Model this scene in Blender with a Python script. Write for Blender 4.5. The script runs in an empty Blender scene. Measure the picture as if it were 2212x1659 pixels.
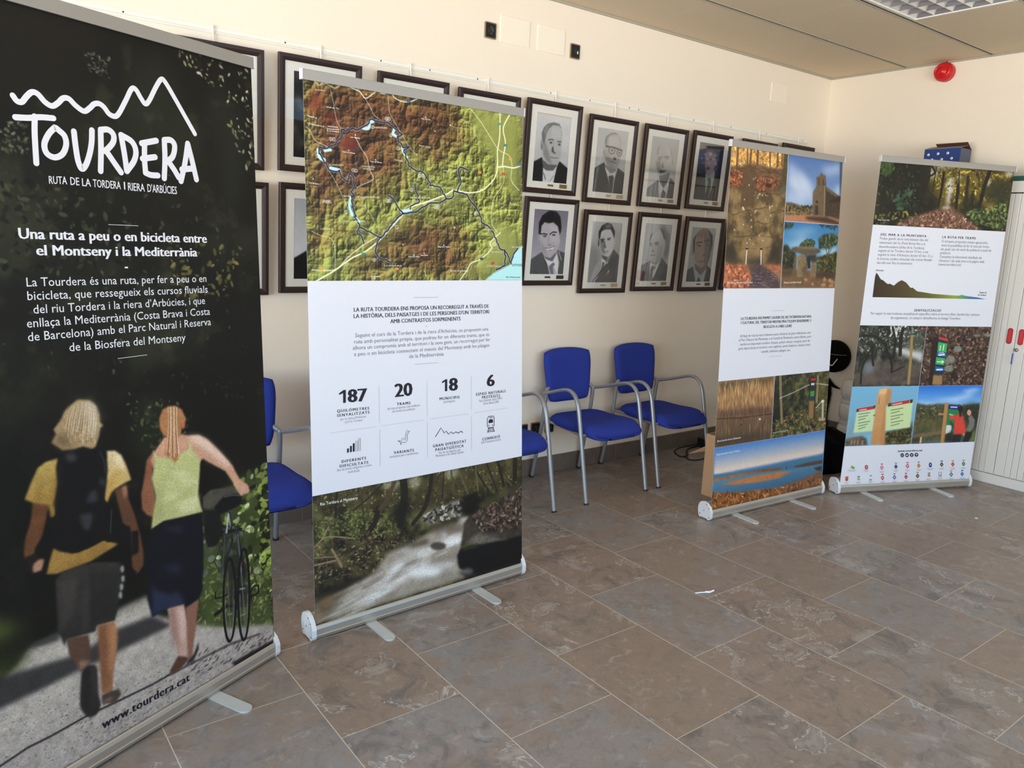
import bpy, math, random
import numpy as np
from mathutils import Vector, Matrix

# ------------------------------------------------------------------ camera, light, exposure
SC = bpy.context.scene
COL = SC.collection
W, H = 2212, 1659
F_PX = 1653.15                       # focal length in photo pixels
EYE = np.array([0.0, 0.0, 1.585])    # eye height in metres
YAW, PITCH, ROLL = math.radians(37.3621), math.radians(-10.8430), math.radians(2.4070)
_f = np.array([math.cos(PITCH) * math.sin(YAW), math.cos(PITCH) * math.cos(YAW), math.sin(PITCH)])
_r = np.array([math.cos(YAW), -math.sin(YAW), 0.0])
_u = np.cross(_r, _f)
_c, _s = math.cos(ROLL), math.sin(ROLL)
CR, CU, CF = _c * _r + _s * _u, -_s * _r + _c * _u, _f

cam = bpy.data.cameras.new('camera')
camo = bpy.data.objects.new('camera', cam)
COL.objects.link(camo)
cam.sensor_fit = 'HORIZONTAL'
cam.sensor_width = 36.0
cam.lens = 36.0 * F_PX / W
cam.clip_start = 0.05
mw = Matrix.Identity(4)
for i in range(3):
    mw[i][0], mw[i][1], mw[i][2], mw[i][3] = CR[i], CU[i], -CF[i], EYE[i]
camo.matrix_world = mw
SC.camera = camo

XR, YB, ZC = 6.234, 3.885, 3.014      # right wall, back wall, ceiling
XL, YF = -3.2, -2.6                   # left wall, front wall (behind the viewer)

wd = bpy.data.worlds.new('world')
SC.world = wd
wd.use_nodes = True
_n = wd.node_tree.nodes
_bg = _n['Background']
_sky = _n.new('ShaderNodeTexSky')
_sky.sky_type = 'HOSEK_WILKIE'
_sky.turbidity = 3.0
wd.node_tree.links.new(_sky.outputs[0], _bg.inputs[0])
_bg.inputs[1].default_value = 0.6

def area(name, loc, target, sx, sy, power, col, spread=180):
    l = bpy.data.lights.new(name, 'AREA')
    l.shape = 'RECTANGLE'; l.size = sx; l.size_y = sy
    l.energy = power; l.color = col; l.spread = math.radians(spread)
    o = bpy.data.objects.new(name, l)
    COL.objects.link(o)
    o.location = loc
    d = Vector(target) - Vector(loc)
    o.rotation_euler = d.to_track_quat('-Z', 'Y').to_euler()
    return o
# daylight entering by the windows of the left wall and of the front wall (unseen, the front one widened for softer shadows): sky from above, sunlit ground from below
area('daylight_left_sky', (XL + 0.12, 0.65, 1.85), (XL + 4, 1.4, 0.3), 3.0, 1.5, 138, (0.40, 0.69, 1.0), 150)
area('daylight_left_ground', (XL + 0.12, 0.65, 1.45), (XL + 4, 1.5, 3.9), 3.0, 1.2, 124, (1.0, 0.83, 0.62), 105)
area('daylight_front_sky', (2.0, YF + 0.12, 1.85), (2.4, YF + 4, 0.3), 7.0, 1.5, 118, (0.40, 0.69, 1.0), 150)
area('daylight_front_ground', (2.0, YF + 0.12, 1.45), (4.6, YF + 4, 3.9), 7.0, 1.2, 100, (1.0, 0.85, 0.66), 105)
SC.cycles.diffuse_bounces = 6

SC.view_settings.view_transform = 'Standard'
SC.view_settings.look = 'None'
SC.view_settings.exposure = 0.0
SC.view_settings.gamma = 1.0
SC.view_settings.use_curve_mapping = False

# ------------------------------------------------------------------ helpers
def lin(c):
    return tuple(((x / 12.92) if x <= 0.04045 else ((x + 0.055) / 1.055) ** 2.4) for x in c[:3])
def rgb(r, g, b):
    return lin((r / 255, g / 255, b / 255))

def mat(name, col, rough=0.5, metal=0.0, noise=0.0, nscale=30.0, bump=0.0, bscale=200.0, spec=0.5, stretch=None, coat=0.0):
    m = bpy.data.materials.new(name)
    m.use_nodes = True
    nt = m.node_tree; N = nt.nodes; L = nt.links
    b = N['Principled BSDF']
    b.inputs['Roughness'].default_value = rough
    b.inputs['Metallic'].default_value = metal
    b.inputs['Specular IOR Level'].default_value = spec
    b.inputs['Coat Weight'].default_value = coat
    b.inputs['Base Color'].default_value = (*col, 1)
    tc = N.new('ShaderNodeTexCoord')
    mp = N.new('ShaderNodeMapping')
    L.new(tc.outputs['Object'], mp.inputs[0])
    if stretch: mp.inputs['Scale'].default_value = stretch
    if noise > 0:
        t = N.new('ShaderNodeTexNoise'); t.inputs['Scale'].default_value = nscale; t.inputs['Detail'].default_value = 5
        L.new(mp.outputs[0], t.inputs['Vector'])
        r = N.new('ShaderNodeMapRange')
        r.inputs['To Min'].default_value = 1 - noise; r.inputs['To Max'].default_value = 1 + noise
        L.new(t.outputs['Fac'], r.inputs['Value'])
        mx = N.new('ShaderNodeVectorMath'); mx.operation = 'SCALE'
        mx.inputs[0].default_value = col
        L.new(r.outputs[0], mx.inputs['Scale'])
        L.new(mx.outputs[0], b.inputs['Base Color'])
    if bump > 0:
        t = N.new('ShaderNodeTexNoise'); t.inputs['Scale'].default_value = bscale; t.inputs['Detail'].default_value = 3
        L.new(mp.outputs[0], t.inputs['Vector'])
        bp = N.new('ShaderNodeBump'); bp.inputs['Strength'].default_value = bump; bp.inputs['Distance'].default_value = 0.002
        L.new(t.outputs['Fac'], bp.inputs['Height']); L.new(bp.outputs[0], b.inputs['Normal'])
    return m

class MB:
    """collects geometry, then links it as one mesh object"""
    def __init__(s): s.v = []; s.f = []; s.sm = []
    def add(s, vs, fs, smooth=False):
        o = len(s.v); s.v += [tuple(map(float, p)) for p in vs]
        s.f += [tuple(o + i for i in f) for f in fs]; s.sm += [smooth] * len(fs)
        return s
    def box(s, a, b):
        (x0, y0, z0), (x1, y1, z1) = a, b
        return s.add([(x0, y0, z0), (x1, y0, z0), (x1, y1, z0), (x0, y1, z0), (x0, y0, z1), (x1, y0, z1), (x1, y1, z1), (x0, y1, z1)],
                     [(0, 3, 2, 1), (4, 5, 6, 7), (0, 1, 5, 4), (1, 2, 6, 5), (2, 3, 7, 6), (3, 0, 4, 7)])
    def rbox(s, a, b, r=0.004):
        """box with bevelled edges"""
        (x0, y0, z0), (x1, y1, z1) = a, b
        r = min(r, (x1 - x0) / 2.01, (y1 - y0) / 2.01, (z1 - z0) / 2.01)
        vs = []; idx = {}
        for ix, (x, dx) in enumerate(((x0, 1), (x1, -1))):
            for iy, (y, dy) in enumerate(((y0, 1), (y1, -1))):
                for iz, (z, dz) in enumerate(((z0, 1), (z1, -1))):
                    for k in range(3):
                        p = [x + dx * r, y + dy * r, z + dz * r]; p[k] = (x, y, z)[k]
                        idx[(ix, iy, iz, k)] = len(vs); vs.append(p)
        fs = []
        for k in range(3):
            a1, a2 = [(1, 2), (2, 0), (0, 1)][k]
            for sd in (0, 1):
                q = []
                for i, j in ((0, 0), (1, 0), (1, 1), (0, 1)):
                    t = [0, 0, 0]; t[k] = sd; t[a1] = i; t[a2] = j
                    q.append(idx[(*t, k)])
                fs.append(tuple(q if sd else q[::-1]))
        for k in range(3):
            a1, a2 = [(1, 2), (2, 0), (0, 1)][k]
            for i in (0, 1):
                for j in (0, 1):
                    t0 = [0, 0, 0]; t1 = [0, 0, 0]; t0[k] = 0; t1[k] = 1
                    t0[a1] = t1[a1] = i; t0[a2] = t1[a2] = j
                    q = [idx[(*t0, a1)], idx[(*t1, a1)], idx[(*t1, a2)], idx[(*t0, a2)]]
                    fs.append(tuple(q if (i ^ j) else q[::-1]))
        for ix in (0, 1):
            for iy in (0, 1):
                for iz in (0, 1):
                    q = [idx[(ix, iy, iz, k)] for k in range(3)]
                    fs.append(tuple(q if (ix + iy + iz) % 2 else q[::-1]))
        return s.add(vs, fs)
    def tube(s, pts, r, n=12, caps=True, sx=1.0, up=None, closed=False):
        P = [Vector(p) for p in pts]; rs = r if isinstance(r, (list, tuple)) else [r] * len(P)
        vs = []; fs = []; ref = None; m = len(P)
        for i, p in enumerate(P):
            a = P[(i - 1) % m] if (closed or i > 0) else p
            b = P[(i + 1) % m] if (closed or i < m - 1) else p
            t = (b - a).normalized()
            if ref is None:
                ref = Vector(up) if up else (Vector((0, 0, 1)) if abs(t.z) < 0.9 else Vector((1, 0, 0)))
            e1 = (ref - t * ref.dot(t)).normalized(); e2 = t.cross(e1)
            if not up: ref = e1
            for k in range(n):
                an = 2 * math.pi * k / n
                vs.append(p + e1 * (rs[i] * math.cos(an)) + e2 * (rs[i] * sx * math.sin(an)))
        for i in range(m if closed else m - 1):
            for k in range(n):
                fs.append((i * n + k, i * n + (k + 1) % n, ((i + 1) % m) * n + (k + 1) % n, ((i + 1) % m) * n + k))
        s.add(vs, fs, True)
        if caps and not closed:
            o = len(s.v)
            s.add([vs[k] for k in range(n)], [tuple(range(n))[::-1]])
            s.add([vs[(m - 1) * n + k] for k in range(n)], [tuple(range(n))])
        return s
    def lathe(s, prof, n=32, origin=(0, 0, 0), axis='z', smooth=True):
        vs = []; fs = []
        for (r, h) in prof:
            for k in range(n):
                an = 2 * math.pi * k / n
                c, d = r * math.cos(an), r * math.sin(an)
                p = {'z': (c, d, h), 'x': (h, c, d), 'y': (d, h, c)}[axis]
                vs.append((p[0] + origin[0], p[1] + origin[1], p[2] + origin[2]))
        for i in range(len(prof) - 1):
            for k in range(n):
                fs.append((i * n + k, i * n + (k + 1) % n, (i + 1) * n + (k + 1) % n, (i + 1) * n + k))
        return s.add(vs, fs, smooth)
    def prism(s, poly, o, e1, e2, e3, depth, smooth=False):
        """closed outline poly (2d) in axes e1,e2 at o, thickness depth along e3"""
        o, e1, e2, e3 = map(Vector, (o, e1, e2, e3)); n = len(poly)
        a = [o + e1 * x + e2 * y for x, y in poly]; b = [p + e3 * depth for p in a]
        s.add(a + b, [tuple(range(n))[::-1], tuple(range(n, 2 * n))])
        s.add(a + b, [(i, (i + 1) % n, n + (i + 1) % n, n + i) for i in range(n)], smooth)
        return s
    def build(s, name, m, parent=None, loc=None, rz=0.0):
        me = bpy.data.meshes.new(name)
        me.from_pydata(s.v, [], s.f)
        me.polygons.foreach_set('use_smooth', s.sm)
        me.validate(); me.update()
        if m: me.materials.append(m)
        o = bpy.data.objects.new(name, me)
        COL.objects.link(o)
        if parent: o.parent = parent
        if loc: o.location = loc
        if rz: o.rotation_euler.z = rz
        return o

def bevel(o, w, seg=2):
    md = o.modifiers.new('bevel', 'BEVEL'); md.width = w; md.segments = seg; md.limit_method = 'ANGLE'; md.angle_limit = math.radians(40)
    return o
def subsurf(o, lv=2):
    md = o.modifiers.new('sub', 'SUBSURF'); md.levels = lv; md.render_levels = lv
    return o
def tag(o, label, cat, group=None):
    o['label'] = label; o['category'] = cat
    if group: o['group'] = group
    return o
def thing(name, label, cat, loc=(0, 0, 0), rz=0.0, group=None):
    o = bpy.data.objects.new(name, None); COL.objects.link(o)
    o.empty_display_size = 0.1
    o.location = loc; o.rotation_euler.z = rz
    return tag(o, label, cat, group)
def struct(o):
    o['kind'] = 'structure'; return o
def copy_tree(o, parent=None):
    c = o.copy(); COL.objects.link(c)
    if parent: c.parent = parent
    for ch in list(o.children): copy_tree(ch, c)
    return c
def arc(cx, cy, r, a0, a1, n):
    return [(cx + r * math.cos(math.radians(a0 + (a1 - a0) * i / n)), cy + r * math.sin(math.radians(a0 + (a1 - a0) * i / n))) for i in range(n + 1)]
def rrect(x0, y0, x1, y1, r, n=5):
    return arc(x1 - r, y0 + r, r, -90, 0, n) + arc(x1 - r, y1 - r, r, 0, 90, n) + arc(x0 + r, y1 - r, r, 90, 180, n) + arc(x0 + r, y0 + r, r, 180, 270, n)
def smoothline(pts, n=6):
    """Catmull-Rom through the points"""
    P = [np.array(p, float) for p in pts]; P = [2 * P[0] - P[1]] + P + [2 * P[-1] - P[-2]]
    out = []
    for i in range(1, len(P) - 2):
        for k in range(n):
            t = k / n
            out.append(0.5 * (2 * P[i] + (P[i + 1] - P[i - 1]) * t + (2 * P[i - 1] - 5 * P[i] + 4 * P[i + 1] - P[i + 2]) * t * t + (3 * P[i] - P[i - 1] - 3 * P[i + 1] + P[i + 2]) * t ** 3))
    out.append(P[-2])
    return [tuple(p) for p in out]
# ------------------------------------------------------------------ the room
def floor_material():
    m = bpy.data.materials.new('slate_tiles'); m.use_nodes = True
    nt = m.node_tree; N = nt.nodes; L = nt.links; b = N['Principled BSDF']
    tc = N.new('ShaderNodeTexCoord')
    sep = N.new('ShaderNodeSeparateXYZ'); L.new(tc.outputs['Object'], sep.inputs[0])
    def math_(op, a, bb=None, c=None):
        n = N.new('ShaderNodeMath'); n.operation = op
        for i, x in enumerate((a, bb, c)):
            if x is None: continue
            if isinstance(x, (int, float)): n.inputs[i].default_value = x
            else: L.new(x, n.inputs[i])
        return n.outputs[0]
    TW, TL_, X0, Y0 = 0.44872, 0.60274, 0.9256, -0.38381
    r = math_('DIVIDE', math_('SUBTRACT', sep.outputs['X'], X0), TW)
    row = math_('FLOOR', r); fx = math_('SUBTRACT', r, row)
    par = math_('MULTIPLY', math_('FLOORED_MODULO', row, 2.0), 0.5)
    q = math_('SUBTRACT', math_('DIVIDE', math_('SUBTRACT', sep.outputs['Y'], Y0), TL_), par)
    colm = math_('FLOOR', q); fy = math_('SUBTRACT', q, colm)
    dx = math_('MULTIPLY', math_('MINIMUM', fx, math_('SUBTRACT', 1.0, fx)), TW)
    dy = math_('MULTIPLY', math_('MINIMUM', fy, math_('SUBTRACT', 1.0, fy)), TL_)
    grout = math_('LESS_THAN', math_('MINIMUM', dx, math_('MULTIPLY', dy, 1.25)), 0.0016)
    idv = N.new('ShaderNodeCombineXYZ'); L.new(row, idv.inputs[0]); L.new(colm, idv.inputs[1])
    wn = N.new('ShaderNodeTexWhiteNoise'); wn.noise_dimensions = '3D'; L.new(idv.outputs[0], wn.inputs['Vector'])
    ws = N.new('ShaderNodeSeparateColor'); L.new(wn.outputs['Color'], ws.inputs[0])
    # every tile has its own piece of stone
    off = N.new('ShaderNodeVectorMath'); off.operation = 'SCALE'; L.new(wn.outputs['Color'], off.inputs[0]); off.inputs['Scale'].default_value = 37.0
    pv = N.new('ShaderNodeVectorMath'); pv.operation = 'ADD'; L.new(tc.outputs['Object'], pv.inputs[0]); L.new(off.outputs[0], pv.inputs[1])
    def noise(scale, detail, rough=0.6, dist=0.0):
        n = N.new('ShaderNodeTexNoise'); n.inputs['Scale'].default_value = scale; n.inputs['Detail'].default_value = detail
        n.inputs['Roughness'].default_value = rough; n.inputs['Distortion'].default_value = dist
        L.new(pv.outputs[0], n.inputs['Vector']); return n.outputs['Fac']
    def mix(f, a, c, blend='MIX'):
        n = N.new('ShaderNodeMix'); n.data_type = 'RGBA'; n.blend_type = blend
        if isinstance(f, (int, float)): n.inputs['Factor'].default_value = f
        else: L.new(f, n.inputs['Factor'])
        for k, x in (('A', a), ('B', c)):
            i = [s for s in n.inputs if s.name == k and s.type == 'RGBA'][0]
            if isinstance(x, tuple): i.default_value = (*x, 1)
            else: L.new(x, i)
        return [s for s in n.outputs if s.type == 'RGBA'][0]
    def ramp(x, a, bb):
        n = N.new('ShaderNodeMapRange'); n.interpolation_type = 'SMOOTHSTEP'
        n.inputs['From Min'].default_value = a; n.inputs['From Max'].default_value = bb; L.new(x, n.inputs['Value']); return n.outputs[0]
    grey, brown, dark, pale = rgb(138, 131, 127), rgb(142, 123, 108), rgb(103, 96, 92), rgb(184, 180, 174)
    mot = math_('ADD', 0.25, math_('MULTIPLY', math_('GREATER_THAN', ws.outputs[1], 0.35), 0.55))
    c = mix(ramp(ws.outputs[0], 0.35, 0.8), grey, brown)
    c = mix(math_('MULTIPLY', ramp(noise(4.5, 5, 0.6, 1.2), 0.40, 0.62), 0.75), c, brown)
    c = mix(math_('MULTIPLY', ramp(noise(6, 9, 0.72, 1.0), 0.48, 0.66), mot), c, dark)
    c = mix(math_('MULTIPLY', ramp(noise(16, 8, 0.75, 0.6), 0.50, 0.66), 0.45), c, dark)
    c = mix(math_('MULTIPLY', ramp(noise(11, 8, 0.72, 1.4), 0.54, 0.70), 0.4), c, pale)
    c = mix(math_('MULTIPLY', ramp(noise(60, 4, 0.7), 0.45, 0.75), 0.25), c, dark)
    # fossil-like pale outlines on some of the tiles
    nf = noise(5.0, 5, 0.62, 0.5)
    ring = math_('SUBTRACT', 1.0, math_('DIVIDE', math_('ABSOLUTE', math_('SUBTRACT', nf, 0.57)), 0.010))
    ring = math_('MAXIMUM', ring, 0.0)
    patch = ramp(noise(2.8, 2), 0.44, 0.52)
    sel = math_('GREATER_THAN', ws.outputs[1], 0.35)
    c = mix(math_('MULTIPLY', math_('MULTIPLY', ring, math_('MULTIPLY', patch, sel)), 0.9), c, pale)
    c = mix(math_('MULTIPLY', math_('MULTIPLY', ramp(nf, 0.57, 0.66), sel), 0.35), c, pale)
    c = mix(grout, c, rgb(196, 184, 166))
    L.new(c, b.inputs['Base Color'])
    rr = N.new('ShaderNodeMapRange'); rr.inputs['To Min'].default_value = 0.26; rr.inputs['To Max'].default_value = 0.42
    L.new(noise(14, 4), rr.inputs['Value'])
    rg = math_('ADD', rr.outputs[0], math_('MULTIPLY', grout, 0.35)); L.new(rg, b.inputs['Roughness'])
    b.inputs['Specular IOR Level'].default_value = 0.42
    bp = N.new('ShaderNodeBump'); bp.inputs['Strength'].default_value = 0.25; bp.inputs['Distance'].default_value = 0.002
    hgt = math_('SUBTRACT', math_('MULTIPLY', noise(30, 6, 0.65), 0.5), grout)
    L.new(hgt, bp.inputs['Height']); L.new(bp.outputs[0], b.inputs['Normal'])
    return m

M = {}
M['floor'] = floor_material()
M['wall'] = mat('cream_wall_paint', rgb(239, 227, 209), 0.65, noise=0.015, nscale=2.0, bump=0.25, bscale=260, spec=0.3)
M['plate_wall'] = mat('cream_plate', rgb(243, 233, 215), 0.5, noise=0.01, nscale=4, spec=0.3)
M['ceil'] = mat('ceiling_board', rgb(212, 196, 172), 0.85, noise=0.05, nscale=1.3, bump=0.3, bscale=420, spec=0.2)
M['ceil_dark'] = mat('ceiling_void_shade', rgb(26, 24, 23), 0.9, noise=0.05)
M['profile'] = mat('ceiling_profile', rgb(172, 165, 148), 0.45, noise=0.03, nscale=5)
M['skirt'] = mat('slate_skirting', rgb(108, 96, 86), 0.4, noise=0.35, nscale=9, bump=0.15, bscale=60)
M['grout'] = mat('grout', rgb(176, 163, 145), 0.8, noise=0.05)
M['white_frame'] = mat('white_frame', rgb(225, 225, 222), 0.4, noise=0.02)

struct(MB().box((XL - .2, YF - .2, -0.06), (XR + .2, YB + .2, 0)).build('floor', M['floor']))
struct(MB().box((XL - .2, YB, 0), (XR + .2, YB + .2, ZC + .25)).build('wall_back', M['wall']))
struct(MB().box((XR, YF - .2, 0), (XR + .2, YB, ZC + .25)).build('wall_right', M['wall']))

def holed_wall(name, a0, a1, z0, z1, hole, put):
    h0, h1, hz0, hz1 = hole
    mb = MB()
    for (p, q, r, s) in ((a0, h0, z0, z1), (h1, a1, z0, z1), (h0, h1, z0, hz0), (h0, h1, hz1, z1)):
        put(mb, p, q, r, s)
    struct(mb.build(name, M['wall']))
holed_wall('wall_left', YF, YB, 0, ZC + .25, (-0.9, 2.2, 0.85, 2.6), lambda mb, p, q, r, s: mb.box((XL - .2, p, r), (XL, q, s)))
holed_wall('wall_front', XL, XR, 0, ZC + .25, (-1.6, 5.6, 0.85, 2.6), lambda mb, p, q, r, s: mb.box((p, YF - .2, r), (q, YF, s)))

def glass_mat(name, tint=(1, 1, 1), refl=0.9):
    m = bpy.data.materials.new(name); m.use_nodes = True
    N = m.node_tree.nodes; L = m.node_tree.links; N.clear()
    out = N.new('ShaderNodeOutputMaterial'); mx = N.new('ShaderNodeMixShader')
    tr = N.new('ShaderNodeBsdfTransparent'); tr.inputs[0].default_value = (*tint, 1)
    gl = N.new('ShaderNodeBsdfGlossy'); gl.inputs['Roughness'].default_value = 0.03
    fr = N.new('ShaderNodeFresnel'); fr.inputs[0].default_value = 1.45
    s = N.new('ShaderNodeMath'); s.operation = 'MULTIPLY'; s.inputs[1].default_value = refl; L.new(fr.outputs[0], s.inputs[0])
    L.new(s.outputs[0], mx.inputs[0]); L.new(tr.outputs[0], mx.inputs[1]); L.new(gl.outputs[0], mx.inputs[2]); L.new(mx.outputs[0], out.inputs[0])
    return m
M['glass'] = glass_mat('clear_glass')
def window(name, put, a0, a1, z0, z1, n):
    fr = MB()
    put(fr, a0, a1, z0, z0 + .06); put(fr, a0, a1, z1 - .06, z1)
    for i in range(n + 1):
        c = a0 + (a1 - a0) * i / n
        c = min(max(c, a0 + .03), a1 - .03)
        put(fr, c - .03, c + .03, z0 + .06, z1 - .06)
    w = struct(fr.build(name, M['white_frame']))
    g = MB(); put(g, a0 + .06, a1 - .06, z0 + .06, z1 - .06, .006); g.build('window_pane', M['glass'], w)
window('window_1', lambda mb, p, q, r, s, t=.05: mb.box((XL - .12, p, r), (XL - .12 + t, q, s)), -0.9, 2.2, 0.85, 2.6, 3)
window('window_2', lambda mb, p, q, r, s, t=.05: mb.box((p, YF - .12, r), (q, YF - .12 + t, s)), -1.6, 5.6, 0.85, 2.6, 6)  # unseen, made this wide to soften shadows and light the right floor

# ceiling boards in rows along the back wall, joints between the rows closed by strips coloured dark as shade
def ceiling():
    mb = MB(); P = 0.62; g = 0.013
    j = YB - 0.006; k = 0
    edge = YB
    while edge > YF:
        lo = max(edge - 0.635 if k == 0 else edge - P, YF)
        off = 0.0 if k % 2 == 0 else 0.6
        xs = [3.895 - off + 1.165 * i for i in range(-8, 6)]
        for a, bb in zip(xs[:-1], xs[1:]):
            a2, b2 = max(a + .0012, XL), min(bb - .0012, XR)
            if b2 - a2 < 0.02: continue
            if k == 2 and 3.7 < (a + bb) / 2 < 5.0: continue           # the opening of the ceiling lamp
            mb.box((a2, lo + (g if lo > YF else 0), ZC), (b2, edge - (g if k else 0.004), ZC + .02))
        edge = lo; k += 1
    struct(mb.build('ceiling', M['ceil']))
    struct(MB().box((XL - .2, YF - .2, ZC + .12), (XR + .2, YB + .2, ZC + .2)).build('trim_1', M['ceil_dark']))
    e = YB - 0.635; k = 2
    while e > YF + .1:
        t = MB()
        t.box((XL, e + .008, ZC - .003), (XR - .004, e + .018, ZC + .004)); t.box((XL, e - .018, ZC - .003), (XR - .004, e - .008, ZC + .004))
        p_ = struct(t.build('trim_%d' % k, M['profile']))
        MB().box((XL, e - .008, ZC + .0005), (XR - .004, e + .008, ZC + .004)).build('joint_shade_strip', M['ceil_dark'], p_); e -= P; k += 1  # solid strip, its dark colour stands for the shade inside the joint
    a = MB(); a.box((XL, YB - .014, ZC - .012), (XR - .014, YB, ZC - .0005))
    struct(a.build('trim_%d' % k, M['profile']))
    a = MB(); a.box((XR - .014, YF, ZC - .012), (XR, YB - .0, ZC - .0005))
    struct(a.build('trim_%d' % (k + 1), M['profile']))
ceiling()

def skirting(name, horizontal):
    mb = MB(); g = MB(); Hs = 0.118
    xs = [1.536 + .603 * i for i in range(-9, 10)] if horizontal else [YF + .602 * i for i in range(0, 12)]
    for a, bb in zip(xs[:-1], xs[1:]):
        lo, hi = (XL, XR - .013) if horizontal else (YF, YB)
        a2, b2 = max(a + .001, lo), min(bb - .001, hi)
        if b2 - a2 < .03: continue
        if horizontal: mb.rbox((a2, YB - .012, 0), (b2, YB + .001, Hs), .0015)
        else: mb.rbox((XR - .012, a2, 0), (XR + .001, b2, Hs), .0015)
    o = struct(mb.build(name, M['skirt']))
    if horizontal: g.box((XL, YB - .010, 0), (XR - .013, YB, Hs - .002))
    else: g.box((XR - .010, YF, 0), (XR, YB, Hs - .002))
    g.build('joint', M['grout'], o)
skirting('baseboard_back', True); skirting('baseboard_right', False)
# ------------------------------------------------------------------ materials of the objects
M['alu'] = mat('brushed_aluminium', rgb(190, 186, 178), 0.38, metal=0.75, noise=0.05, nscale=8, stretch=(1, 40, 40))
M['alu_rail'] = mat('satin_rail', rgb(160, 156, 150), 0.45, metal=0.35, noise=0.04, nscale=10)
M['cap'] = mat('grey_white_plastic', rgb(214, 216, 220), 0.35, noise=0.02, nscale=12)
M['foot'] = mat('silver_foot', rgb(200, 204, 202), 0.42, metal=0.25, noise=0.05, nscale=25)
M['screw'] = mat('dark_screw', rgb(48, 48, 52), 0.4, metal=0.6, noise=0.05)
M['vinyl'] = mat('white_vinyl', rgb(215, 217, 226), 0.5, noise=0.01, nscale=3, spec=0.35)
M['blue'] = mat('blue_fabric', rgb(42, 59, 146), 0.85, noise=0.10, nscale=220, bump=0.5, bscale=700, spec=0.2)
M['chair_tube'] = mat('silver_lacquer', rgb(158, 160, 164), 0.36, metal=0.55, noise=0.03, nscale=30)
M['rubber'] = mat('dark_plastic', rgb(38, 38, 42), 0.5, noise=0.05)
M['frame'] = mat('dark_wood_frame', rgb(44, 28, 24), 0.42, noise=0.35, nscale=40, stretch=(6, 6, 1), spec=0.4)
M['matboard'] = mat('off_white_mat', rgb(226, 223, 213), 0.85, noise=0.01, nscale=8, spec=0.2)
M['brass'] = mat('brass_plate', rgb(150, 122, 70), 0.4, metal=0.6, noise=0.15, nscale=40)
M['brown_plate'] = mat('dark_plate', rgb(70, 52, 38), 0.45, metal=0.3, noise=0.15, nscale=40)
M['pale_plate'] = mat('pale_brass_plate', rgb(205, 178, 130), 0.4, metal=0.3, noise=0.15, nscale=40)
M['rod'] = mat('white_rod', rgb(238, 234, 222), 0.4, noise=0.02)
M['black'] = mat('black_plastic', rgb(22, 22, 23), 0.4, noise=0.05, nscale=20)
M['blackcloth'] = mat('black_cloth', rgb(13, 13, 14), 0.9, noise=0.2, nscale=60, spec=0.1, bump=0.3, bscale=120)
M['nickel'] = mat('nickel_bezel', rgb(176, 162, 140), 0.3, metal=0.8, noise=0.05)
M['red'] = mat('red_plastic', rgb(200, 20, 24), 0.3, noise=0.04, nscale=20, spec=0.5)
M['redhandle'] = mat('red_handle', rgb(176, 28, 40), 0.35, noise=0.04, nscale=20)
M['cab'] = mat('light_grey_lacquer', rgb(216, 214, 208), 0.4, noise=0.012, nscale=4)
M['green'] = mat('dark_green_top', rgb(22, 82, 72), 0.5, noise=0.06, nscale=20)
M['steel'] = mat('lock_steel', rgb(150, 140, 135), 0.3, metal=0.8, noise=0.05)
M['bluekey'] = mat('blue_key_plastic', rgb(48, 84, 170), 0.4, noise=0.04)
M['card'] = mat('brown_cardboard', rgb(196, 160, 124), 0.85, noise=0.06, nscale=60, stretch=(1, 1, 0.1), spec=0.15)
M['bluebox'] = mat('blue_box_print', rgb(20, 52, 120), 0.4, noise=0.05, nscale=10)
M['bluebox_side'] = mat('dark_blue_box_side', rgb(60, 70, 96), 0.4, noise=0.08, nscale=10)
M['flap'] = mat('brown_flap', rgb(96, 62, 50), 0.8, noise=0.08, nscale=40)
M['whiteprint'] = mat('white_print', rgb(232, 236, 240), 0.5, noise=0.01)
M['plastic'] = mat('white_film', rgb(222, 222, 222), 0.22, noise=0.03, nscale=14, bump=0.25, bscale=30, spec=0.6)
M['greenprint'] = mat('green_print', rgb(70, 120, 70), 0.4, noise=0.03)
M['mirror'] = mat('polished_louvre', rgb(232, 232, 232), 0.28, metal=0.85, noise=0.01)
M['lampwhite'] = mat('lamp_white', rgb(228, 226, 220), 0.5, noise=0.01)

# ------------------------------------------------------------------ wall fittings
def socket(x0, x1, z0, z1, kind, label, cat, group=None):
    t = thing('wall_socket', label, cat, ((x0 + x1) / 2, YB, (z0 + z1) / 2), group=group)
    w, h = (x1 - x0) / 2, (z1 - z0) / 2
    fr = MB(); fr.prism(rrect(-w, -h, w, h, .008), (0, 0, 0), (1, 0, 0), (0, 0, 1), (0, -1, 0), .010)
    bevel(fr.build('bezel', M['nickel'], t), .003)
    p = MB(); p.prism(rrect(-w + .007, -h + .007, w - .007, h - .007, .005), (0, -.010, 0), (1, 0, 0), (0, 0, 1), (0, -1, 0), .003)
    bevel(p.build('insert', M['black'], t), .001)
    if kind == 'power':
        r = MB(); r.lathe([(.021, -.0128), (.0205, -.0150), (.0185, -.0150), (.017, -.0132), (.0001, -.0131)], 28, axis='y')
        r.build('outlet_ring', M['rubber'], t)
        for z in (.017, -.021): MB().box((-.003, -.016, z), (.003, -.0128, z + .004)).build('earth_clip', M['nickel'], t)
    elif kind == 'data':
        r = MB(); r.box((-.012, -.0145, -.012), (.012, -.0128, .010)); r.build('jack_frame', M['rubber'], t)
        q = MB(); q.box((.012, -.0150, -.014), (.020, -.0128, .002)); q.build('white_tab', M['whiteprint'], t)
    return t
socket(2.657, 2.737, 2.706, 2.795, 'power', 'black power socket with metal rim high on the wall, left of the blank plates', 'socket')
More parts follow.
